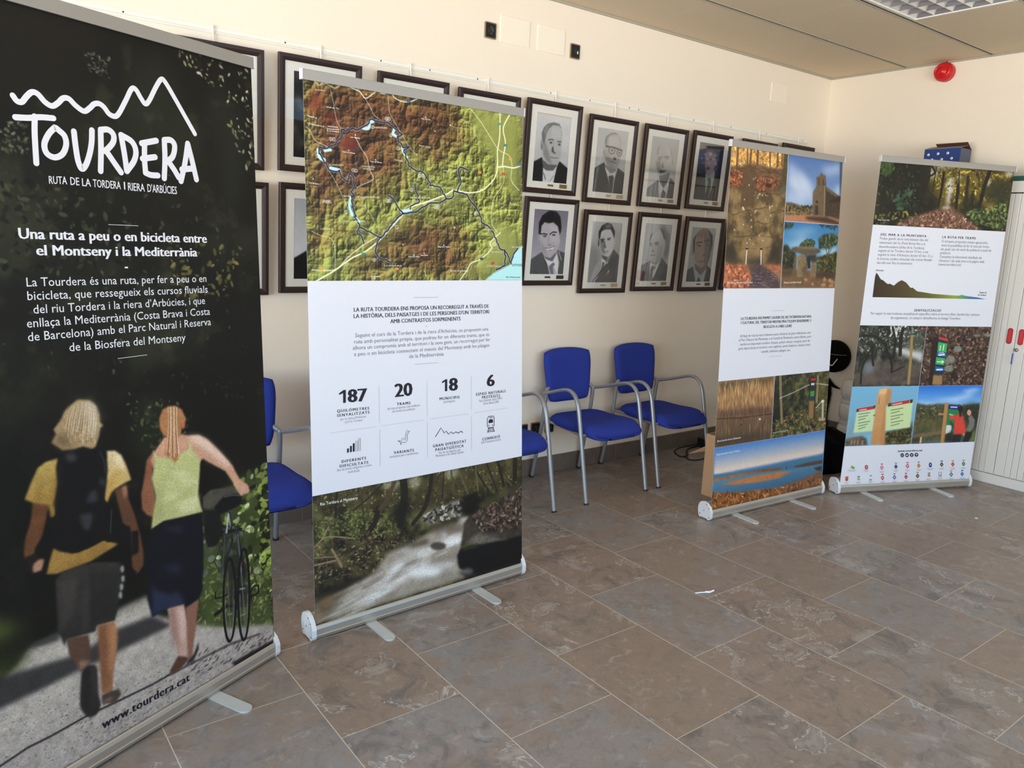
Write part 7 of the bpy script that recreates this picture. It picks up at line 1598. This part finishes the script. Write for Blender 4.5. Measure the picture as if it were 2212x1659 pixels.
def paint(c, kind):
    k = lambda v: (v, v, v) if not isinstance(v, tuple) else v
    Pl = lambda q, v, **a: c.poly(q, k(v), **{'blur': .6, **a})
    El = lambda x, y, rx, ry, v, **a: c.ell(x, y, rx, ry, k(v), **{'blur': .5, **a})
    def bg(a, b, nz=.04):
        c.img[:] = (np.linspace(0, 1, c.h)[:, None, None] * (np.array(k(b)) - np.array(k(a))) + np.array(k(a))) / 255; c.img *= (1 + nz * 2 * (fbm((c.h, c.w), 5, 3, 3) - .5))[..., None]
    def St(q, wd, v, **a): 
        P = c.c(q); s0 = c.scale; c.scale = lambda x, y: 1.0; c.line(q, wd, k(v), **a); c.scale = s0
    if kind == 't1':
        c.corners([(230, 275), (735, 365), (640, 1315), (147, 1270)]); bg(206, 176)
        Pl([(225, 270), (740, 360), (732, 402), (226, 304)], (206, 182, 152))
        Pl([(320, 660), (330, 560), (370, 490), (440, 452), (520, 462), (570, 520), (586, 600), (576, 720), (566, 860), (545, 960), (500, 1032), (430, 1036), (360, 990), (320, 900), (305, 780)], 172, smooth=True); Pl([(305, 760), (350, 700), (400, 900), (440, 1030), (370, 1000), (318, 910)], 120, blur=3, alpha=.7); Pl([(440, 500), (560, 540), (570, 680), (440, 660)], 190, blur=3, alpha=.7)
        Pl([(300, 700), (298, 590), (330, 510), (390, 458), (470, 444), (545, 466), (578, 530), (540, 490), (460, 480), (400, 530), (366, 600), (345, 690), (330, 760)], 104, blur=1); Pl([(330, 560), (360, 500), (420, 470), (380, 540), (345, 640)], 150, blur=1.5, alpha=.6); El(294, 765, 18, 72, 150); El(298, 780, 8, 40, 96)
        for x, y in ((425, 728), (540, 755)): El(x, y, 30, 17, 150); El(x, y, 14, 13, 34)
        St([(390, 692), (420, 682), (458, 690)], 2.4, 44); St([(518, 714), (566, 716)], 2.4, 44); Pl([(436, 800), (458, 770), (466, 860), (498, 872), (470, 884), (432, 852)], 74, blur=1); St([(414, 930), (465, 942), (518, 942)], 1.6, 78); St([(460, 770), (462, 700)], 1, 130)
        Pl([(308, 960), (380, 1030), (510, 1040), (490, 1120), (400, 1135), (305, 1090)], 92, blur=1.5); Pl([(298, 1060), (350, 1118), (450, 1118), (505, 1050), (475, 1200), (450, 1310), (296, 1290)], 204); St([(318, 1150), (345, 1240)], 2, 40); St([(455, 1190), (405, 1260)], 1.4, 90)
        Pl([(165, 1000), (300, 932), (312, 1060), (300, 1290), (140, 1285)], 15); Pl([(542, 988), (660, 1095), (642, 1330), (450, 1312), (472, 1200), (512, 1050)], 15)
    elif kind == 't2':
        c.corners([(1105, 500), (1555, 570), (1445, 1465), (1015, 1420)]); bg(180, 186)
        Pl([(1202, 720), (1220, 650), (1290, 600), (1370, 602), (1425, 660), (1440, 760), (1426, 900), (1402, 1020), (1360, 1112), (1290, 1092), (1220, 1020), (1193, 900)], 158, smooth=True); Pl([(1260, 640), (1400, 640), (1425, 790), (1250, 790)], 178, blur=3, alpha=.8); Pl([(1195, 900), (1260, 900), (1330, 1100), (1230, 1040)], 128, blur=3, alpha=.7)
        Pl([(1203, 730), (1228, 645), (1290, 598), (1350, 590), (1400, 620), (1300, 622), (1245, 665), (1218, 790)], 112, blur=1.5, alpha=.9); El(1190, 885, 15, 46, 138)
        St([(1225, 786), (1330, 806), (1442, 846)], 4.5, 30)
        for x, y, rx, ry in ((1300, 845, 42, 50), (1405, 880, 34, 46)): St([(x + rx * math.cos(a), y + ry * math.sin(a)) for a in np.linspace(0, 6.3, 18)], 2.6, 30); El(x + 2, y, 20, 13, 70)
        Pl([(1318, 934), (1362, 948), (1352, 986), (1322, 976)], 54, blur=1); St([(1285, 1000), (1330, 1015), (1366, 1032)], 2, 84); Pl([(1200, 1040), (1360, 1110), (1330, 1180), (1240, 1170)], 128, blur=1.5)
        Pl([(1050, 1095), (1192, 1008), (1215, 1100), (1270, 1280), (1300, 1460), (1010, 1425)], 70, tex=.12, tn=20); Pl([(1380, 1090), (1484, 1170), (1447, 1475), (1300, 1460), (1332, 1250)], 62, tex=.12, tn=20); Pl([(1195, 1070), (1240, 1225), (1292, 1450), (1322, 1220), (1348, 1140), (1280, 1172)], 206); Pl([(1248, 1205), (1310, 1190), (1322, 1230), (1290, 1455), (1262, 1330)], 66)
        for i in range(7): St([(1070 + i * 32, 1160), (1045 + i * 36, 1440)], .8, 88, alpha=.6)
    elif kind == 't3':
        c.corners([(295, 290), (783, 375), (645, 1415), (160, 1368)]); bg(170, 186)
        Pl([(368, 660), (385, 530), (440, 440), (510, 408), (580, 440), (622, 530), (636, 640), (622, 800), (590, 960), (540, 1050), (470, 1052), (410, 1000), (370, 880), (352, 760)], 172, smooth=True); Pl([(355, 760), (420, 740), (450, 900), (430, 1010), (372, 890)], 96, blur=3, alpha=.8); Pl([(520, 470), (610, 560), (620, 800), (540, 800)], 192, blur=4, alpha=.7); El(642, 770, 14, 56, 150)
        Pl([(370, 600), (390, 520), (430, 450), (405, 560), (385, 660)], 130, blur=1.5); Pl([(600, 480), (640, 620), (640, 720), (615, 640)], 150, blur=1.5)
        St([(385, 706), (420, 678), (470, 680)], 2.2, 70); St([(498, 690), (545, 660), (585, 680)], 2.4, 60); El(425, 718, 26, 12, 96); El(545, 700, 28, 12, 100); Pl([(450, 850), (470, 760), (480, 840), (500, 850), (470, 866)], 56, blur=1); Pl([(425, 905), (480, 912), (540, 905), (500, 932), (420, 954)], 28, blur=.8); St([(440, 960), (510, 955)], 1.4, 100)
        Pl([(405, 1000), (590, 960), (560, 1100), (475, 1220), (420, 1130)], 52, blur=1.5); Pl([(390, 1075), (398, 1320), (470, 1235), (530, 1305), (590, 1040), (560, 1080), (480, 1225), (430, 1150)], 196); Pl([(380, 1395), (470, 1250), (535, 1315), (520, 1420)], 150); Pl([(468, 1232), (512, 1300), (482, 1415), (424, 1405)], 14)
        Pl([(175, 1222), (396, 1068), (388, 1400), (150, 1380)], 54); Pl([(592, 1035), (680, 1130), (648, 1430), (520, 1415), (562, 1200)], 17)
    elif kind == 't4':
        c.corners([(1140, 403), (1600, 473), (1445, 1460), (997, 1423)]); bg((74, 76, 84), (24, 25, 34), .1); Pl([(1170, 510), (1360, 470), (1600, 480), (1600, 540), (1250, 520)], (34, 36, 44), blur=2); Pl([(1520, 500), (1610, 540), (1480, 1460), (1400, 1460)], (20, 20, 28), blur=4, alpha=.8)
        Pl([(1228, 740), (1240, 620), (1320, 556), (1400, 590), (1420, 700), (1400, 850), (1360, 960), (1300, 1012), (1250, 970), (1228, 850)], (146, 124, 120), smooth=True); Pl([(1240, 650), (1255, 560), (1310, 530), (1395, 550), (1402, 640), (1340, 590), (1270, 590)], (104, 92, 90), blur=1); El(1422, 780, 20, 64, (150, 126, 120)); El(1330, 630, 26, 28, (190, 172, 170), blur=2, alpha=.7)
        El(1250, 740, 16, 12, (80, 66, 66)); El(1335, 725, 22, 12, (84, 70, 70)); Pl([(1236, 886), (1290, 850), (1326, 892), (1250, 902)], (74, 52, 54), blur=.8); St([(1255, 910), (1300, 912)], 1.2, (100, 70, 70)); Pl([(1235, 960), (1300, 1015), (1400, 900), (1402, 1050), (1300, 1360), (1222, 1310)], (140, 160, 158))
        Pl([(1262, 1062), (1320, 1040), (1332, 1092), (1302, 1345), (1230, 1330), (1282, 1120)], (10, 10, 14)); Pl([(1050, 950), (1228, 1000), (1222, 1320), (1100, 1440), (990, 1430)], (13, 14, 22), blur=1); Pl([(1402, 1000), (1500, 1050), (1450, 1470), (1290, 1440)], (12, 13, 20), blur=1)
        for x, y in ((1190, 630), (1160, 790), (1130, 945), (1170, 1020), (1095, 1085), (1205, 1100), (1170, 1190), (1040, 1300), (1140, 1320), (1500, 570), (1465, 730), (1435, 890), (1440, 1220), (1400, 1040), (1070, 1390), (1470, 1120)): El(x, y, 12, 14, (120, 128, 136), alpha=.55)
    elif kind == 'b1':
        c.corners([(188, 335), (680, 370), (575, 1245), (95, 1235)]); bg((120, 114, 126), (184, 180, 186))
        Pl([(250, 660), (270, 560), (350, 500), (480, 520), (540, 600), (552, 720), (520, 860), (480, 960), (400, 1012), (320, 982), (268, 880)], (178, 172, 176), smooth=True); Pl([(400, 560), (520, 620), (520, 840), (420, 780)], (196, 190, 192), blur=4, alpha=.7); Pl([(260, 760), (330, 900), (350, 990), (280, 900)], (136, 130, 134), blur=3, alpha=.7)
        Pl([(243, 690), (252, 540), (300, 440), (400, 374), (500, 388), (552, 460), (562, 600), (542, 730), (512, 585), (450, 532), (385, 546), (330, 530), (286, 580), (270, 700)], 14); El(242, 735, 13, 50, (160, 154, 158)); El(548, 730, 13, 58, (150, 144, 148))
        St([(280, 692), (318, 684), (362, 696)], 3, 26); St([(400, 694), (440, 664), (492, 668)], 3, 26); El(328, 718, 26, 10, 44); El(452, 704, 26, 10, 44); St([(385, 720), (372, 800)], 1.2, (140, 134, 138)); Pl([(348, 820), (395, 852), (432, 818), (400, 838)], (104, 98, 102), blur=.7); Pl([(325, 880), (390, 876), (452, 856), (432, 896), (372, 908)], 226); St([(322, 878), (390, 882), (454, 854)], 1.5, 44); St([(375, 910), (420, 902)], 1.4, (120, 100, 104))
        Pl([(298, 990), (400, 1015), (488, 930), (455, 1056), (380, 1066)], (104, 98, 102), blur=1); Pl([(115, 1035), (282, 930), (340, 1050), (382, 1250), (85, 1245)], 82, tex=.05); Pl([(490, 908), (612, 950), (577, 1260), (480, 1250), (520, 1080)], 80, tex=.05); Pl([(300, 988), (376, 1130), (430, 1085), (490, 1255), (505, 1060), (487, 950), (425, 1060), (340, 1032)], 218); Pl([(384, 1112), (440, 1070), (458, 1100), (424, 1134), (442, 1250), (400, 1250), (374, 1142)], (116, 112, 124)); St([(165, 1180), (215, 1215)], 1.2, 40); St([(300, 1000), (345, 1120), (360, 1240)], 1.6, 44); St([(515, 930), (548, 1040)], 1.8, 200)
    elif kind == 'b2':
        c.corners([(1055, 495), (1530, 517), (1430, 1390), (965, 1390)]); bg(186, 150); Pl([(980, 850), (1140, 860), (1160, 1100), (960, 1390)], 122, blur=8, alpha=.6)
        Pl([(1165, 770), (1175, 680), (1250, 620), (1330, 620), (1370, 720), (1375, 860), (1340, 960), (1270, 1022), (1210, 992), (1168, 890)], 206, smooth=True); Pl([(1165, 760), (1230, 740), (1240, 900), (1230, 1000), (1175, 900)], 112, blur=3, alpha=.8)
        Pl([(1150, 770), (1150, 660), (1200, 570), (1280, 528), (1350, 548), (1396, 650), (1384, 750), (1366, 690), (1334, 622), (1250, 622), (1192, 652), (1170, 760)], 42); Pl([(1250, 560), (1330, 545), (1345, 590), (1270, 610)], 130, blur=1.5, alpha=.8); El(1150, 820, 9, 50, 60); El(1388, 800, 10, 60, 190)
        St([(1182, 770), (1238, 768)], 2.6, 30); St([(1280, 760), (1330, 742)], 2.2, 44); El(1208, 794, 22, 12, 26); El(1305, 768, 22, 9, 60); Pl([(1238, 765), (1228, 880), (1272, 884), (1252, 862)], 70, blur=1); St([(1214, 938), (1250, 944), (1292, 934)], 1.8, 92); St([(1235, 965), (1275, 962)], 1.6, 140)
        Pl([(1200, 990), (1290, 1020), (1260, 1090), (1205, 1070)], 90, blur=1); Pl([(1376, 908), (1462, 1000), (1434, 1400), (1050, 1400), (1180, 1220), (1292, 1062)], 88, tex=.08); Pl([(1015, 1400), (1060, 1250), (1095, 1150), (1192, 1030), (1202, 1150), (1100, 1330), (1050, 1400)], 168, tex=.06); Pl([(1198, 1030), (1262, 1080), (1232, 1172), (1188, 1165)], 232); Pl([(1205, 1090), (1240, 1090), (1225, 1180), (1190, 1190)], 104); St([(1290, 1085), (1180, 1220), (1060, 1395)], 2.4, 226); St([(1265, 1120), (1090, 1330), (1045, 1395)], 3, 20); Pl([(1290, 1090), (1390, 1000), (1410, 1080), (1330, 1200)], 74, blur=1); Pl([(1255, 1290), (1300, 1200), (1315, 1215), (1270, 1270)], 200, blur=.6)
    elif kind == 'b3':
        c.corners([(297, 297), (808, 313), (688, 1310), (190, 1318)]); bg((168, 170, 174), (178, 178, 180)); Pl([(560, 330), (640, 330), (740, 520), (720, 800), (660, 960), (600, 800)], 92, blur=5, alpha=.9); St([(220, 945), (385, 950)], 1, 120)
        Pl([(370, 660), (385, 560), (440, 460), (530, 394), (610, 430), (652, 560), (652, 700), (632, 840), (580, 950), (480, 992), (410, 962), (378, 860)], 172, smooth=True); Pl([(430, 470), (560, 430), (600, 560), (430, 620)], 190, blur=4, alpha=.8); Pl([(540, 700), (640, 700), (600, 930), (480, 985)], 138, blur=4, alpha=.7)
        Pl([(556, 392), (640, 430), (668, 560), (652, 610), (604, 485)], 44, blur=1); Pl([(374, 640), (390, 530), (450, 450), (425, 520), (392, 600)], 70, blur=1); El(642, 690, 21, 70, 162); El(402, 692, 22, 11, 40); El(506, 674, 30, 12, 44); St([(378, 662), (420, 660)], 2.6, 46); St([(470, 655), (510, 638), (548, 652)], 2.8, 46); Pl([(418, 806), (440, 770), (462, 790), (440, 816)], 84, blur=.8); St([(398, 858), (430, 866), (482, 850)], 2, 60); St([(430, 700), (420, 790)], 1, 130)
        Pl([(384, 960), (480, 992), (595, 920), (500, 1040), (420, 1040)], 128, blur=1); Pl([(384, 985), (372, 1220), (440, 1110), (420, 1320), (598, 920), (500, 1032)], 208); Pl([(404, 1062), (440, 1040), (497, 1056), (442, 1130), (432, 1250), (396, 1318), (366, 1318), (372, 1260)], 84, tex=.9, tn=40); Pl([(215, 1052), (386, 960), (372, 1325), (180, 1330)], 15); Pl([(600, 898), (718, 1050), (690, 1325), (396, 1322), (470, 1210)], 26)
    elif kind == 'b4':
        c.corners([(1150, 360), (1610, 390), (1468, 1328), (1022, 1325)]); bg((160, 172, 170), (150, 158, 156))
        Pl([(1190, 760), (1180, 620), (1230, 500), (1300, 420), (1390, 394), (1470, 450), (1516, 560), (1510, 720), (1470, 900), (1420, 1030), (1330, 1082), (1240, 1030), (1190, 900)], (148, 126, 110), smooth=True); Pl([(1370, 480), (1500, 520), (1510, 720), (1470, 900), (1410, 1030), (1370, 1040), (1380, 700)], (92, 76, 72), blur=4, alpha=.85); Pl([(1250, 480), (1390, 400), (1480, 470), (1440, 560), (1250, 570)], (112, 84, 72), blur=4, alpha=.7)
        Pl([(1162, 720), (1170, 590), (1240, 496), (1206, 600), (1198, 760), (1190, 850)], (24, 22, 26)); Pl([(1440, 415), (1524, 520), (1522, 690), (1488, 810), (1486, 600)], (20, 18, 22)); El(1160, 810, 12, 54, (120, 100, 90)); St([(1226, 668), (1270, 640), (1332, 646)], 4.2, (24, 20, 22)); St([(1378, 630), (1420, 608), (1476, 612)], 4.2, (20, 18, 20)); El(1278, 702, 38, 15, (60, 48, 46)); El(1276, 704, 13, 12, 22); El(1430, 690, 34, 14, (44, 36, 36))
        St([(1372, 690), (1380, 800), (1372, 850)], 1.4, (84, 66, 60)); Pl([(1330, 868), (1385, 846), (1376, 880), (1350, 884)], (86, 66, 60), blur=1); St([(1265, 972), (1320, 968), (1370, 966)], 2.4, (74, 44, 44)); Pl([(1290, 980), (1360, 978), (1340, 1000), (1305, 1000)], (128, 92, 86), blur=.7); Pl([(1195, 1000), (1300, 1085), (1425, 1010), (1420, 1080), (1300, 1215), (1200, 1110)], (92, 76, 68), blur=1.5)
        Pl([(1168, 1060), (1205, 1335), (1355, 1335), (1428, 1068), (1300, 1215)], (146, 162, 160)); Pl([(1268, 1230), (1312, 1335), (1212, 1335)], 12); Pl([(1035, 1132), (1166, 1058), (1212, 1335), (1010, 1340)], (24, 32, 42)); Pl([(1425, 1048), (1500, 1120), (1470, 1340), (1352, 1335)], (22, 28, 38))
    elif kind == 'm1':
        c.corners([(0, 0), (1, 0), (1, 1), (0, 1)]); bg(46, 24, .1); c.mottle(6, [(18, 18, 18), (38, 38, 38), (72, 72, 70)], .35, .75, 5); Pl([(.4, .25), (.6, .2), (.7, .4), (.6, .6), (.42, .55)], 120, blur=4, alpha=.7); Pl([(.1, 1), (.3, .7), (.7, .7), (.95, 1)], 16, blur=3)
    elif kind == 'm2':
        c.corners([(0, 0), (1, 0), (1, 1), (0, 1)]); bg((168, 172, 180), (226, 228, 232)); Pl([(.40, .35), (.42, .20), (.52, .12), (.66, .14), (.76, .26), (.75, .46), (.66, .6), (.54, .66), (.44, .58)], 178, smooth=True, blur=1); Pl([(.40, .30), (.44, .16), (.56, .08), (.70, .12), (.78, .28), (.70, .22), (.54, .18)], 60, blur=1); St([(.44, .33), (.51, .325)], 2.2, 40); El(.475, .352, .03, .010, 40); El(.62, .352, .035, .010, 44); St([(.58, .33), (.67, .325)], 2.2, 40); Pl([(.50, .44), (.54, .46), (.57, .44)], 90, blur=.7); St([(.49, .525), (.6, .525)], 1.8, 70); Pl([(.0, .74), (.30, .62), (.5, .66), (.7, .62), (1, .72), (1, 1), (0, 1)], 12); Pl([(.46, .64), (.54, .68), (.62, .64), (.56, .84)], 226)
    else:
        c.corners([(0, 0), (1, 0), (1, 1), (0, 1)]); bg(176, 192); Pl([(.34, .40), (.36, .26), (.50, .18), (.64, .26), (.66, .40), (.60, .56), (.50, .62), (.40, .56)], 176, smooth=True, blur=1); Pl([(.33, .36), (.36, .2), (.5, .13), (.64, .2), (.67, .36), (.6, .25), (.4, .25)], 60, blur=1)
        El(.43, .385, .035, .010, 50); El(.57, .385, .035, .010, 50); St([(.44, .52), (.56, .52)], 1.6, 80); Pl([(.02, 1), (.12, .76), (.4, .64), (.5, .72), (.6, .64), (.88, .76), (.98, 1)], 34); Pl([(.43, .64), (.5, .70), (.57, .64), (.5, .92)], 216)
    c.grain(.05)

PLATES = {'dark': 'brown_plate', 'brass': 'brass', 'pale': 'pale_plate'}
FR = [  # centre x, bottom z (both read on the plane 3.855), picture, plates, label
    (1.138, 1.858, 'g', 'brass', 'dark framed portrait whose right edge shows behind the dark logo banner, upper row'),
    (1.148, 1.247, 'g', 'brass', 'dark framed portrait whose right edge shows behind the dark logo banner, lower row'),
    (1.648, 1.866, 'm1', 'brass', 'framed very dark portrait between the logo banner and the map banner, upper row'),
    (1.642, 1.256, 'm2', 'brass', 'framed portrait with pale grey background between logo and map banners, lower row'),
    (2.180, 1.862, 'g', 'brass', 'framed picture whose upper edge shows above the left half of the map banner'),
    (2.685, 1.853, 'g', 'brass', 'framed picture whose upper edge shows above the right half of the map banner'),
    (3.182, 1.865, 't1', 'brass', 'framed portrait of a white-haired man in a black jacket and open white collar'),
    (3.692, 1.834, 't2', 'pale', 'framed portrait of a man with heavy dark glasses in a grey suit'),
    (4.205, 1.835, 't3', 'brass', 'framed portrait of a bald man with a dark moustache and black tie'),
    (4.707, 1.847, 't4', 'brass', 'framed dark colour portrait of a man with moustache, white collar and black tie'),
    (3.195, 1.288, 'b1', 'dark', 'framed portrait of a smiling man with thick black hair and grey suit'),
    (3.694, 1.234, 'b2', 'pale', 'framed portrait of a young man with slick hair in a light coat'),
    (4.201, 1.244, 'b3', 'brass', 'framed portrait of a balding man in a black suit with a patterned tie'),
    (4.700, 1.238, 'b4', 'dark', 'framed colour portrait of a bald man with thick black eyebrows'),
    (5.275, 1.850, 'g', 'brass', 'framed picture whose upper edge shows behind the fountain banner top, left one'),
    (5.792, 1.872, 'g', 'brass', 'framed picture whose upper edge shows behind the fountain banner top, right one'),
    (5.190, 1.246, 'g', 'brass', 'framed picture showing as a dark sliver left of the fountain banner, lower row')]
proto = frame_proto()
for i, (cx, zb, kind, pl_, lab) in enumerate(FR):
    t = proto if i == 0 else copy_tree(proto)
    z = EYE[2] + (zb - EYE[2]) * KD
    t.location = (cx * KD - FW / 2, YB - .018, z); t.rotation_euler = (math.radians(3.1), 0, 0)
    tag(t, lab, 'picture frame', 'framed portraits in two rows')
FRAMES = [o for o in COL.objects if o.get('category') == 'picture frame']
bpy.context.view_layer.update()
for (cx, zb, kind, pl_, lab), t in zip(FR, FRAMES):
    mwt = np.array(t.matrix_world)
    at_ = lambda x, y, z: (mwt @ np.array([x, y, z, 1.0]))[:3]
    x0, x1, z0, z1 = PH[0] - .004, PH[1] + .004, PH[2] - .004, PH[3] + .004
    O, U, V = at_(x0, -.0085, z1), at_(x1, -.0085, z1), at_(x0, -.0085, z0)
    pl = Plane(O, (U - O) / (x1 - x0), (V - O) / (z1 - z0))
    c = Portrait(pl, 0, 0, x1 - x0, z1 - z0, .0024 if kind != 'g' else .006)
    paint(c, kind)
    c.build('portrait_print', t, M['photo'], 0)
    for (px, w, h) in ((.226, .048, .012), (.331, .064, .024)):
        MB().rbox((px - w / 2, -.0118, .053 - h / 2), (px + w / 2, -.0104, .053 + h / 2), .0006).build('name_plate', M[PLATES[pl_]], t)
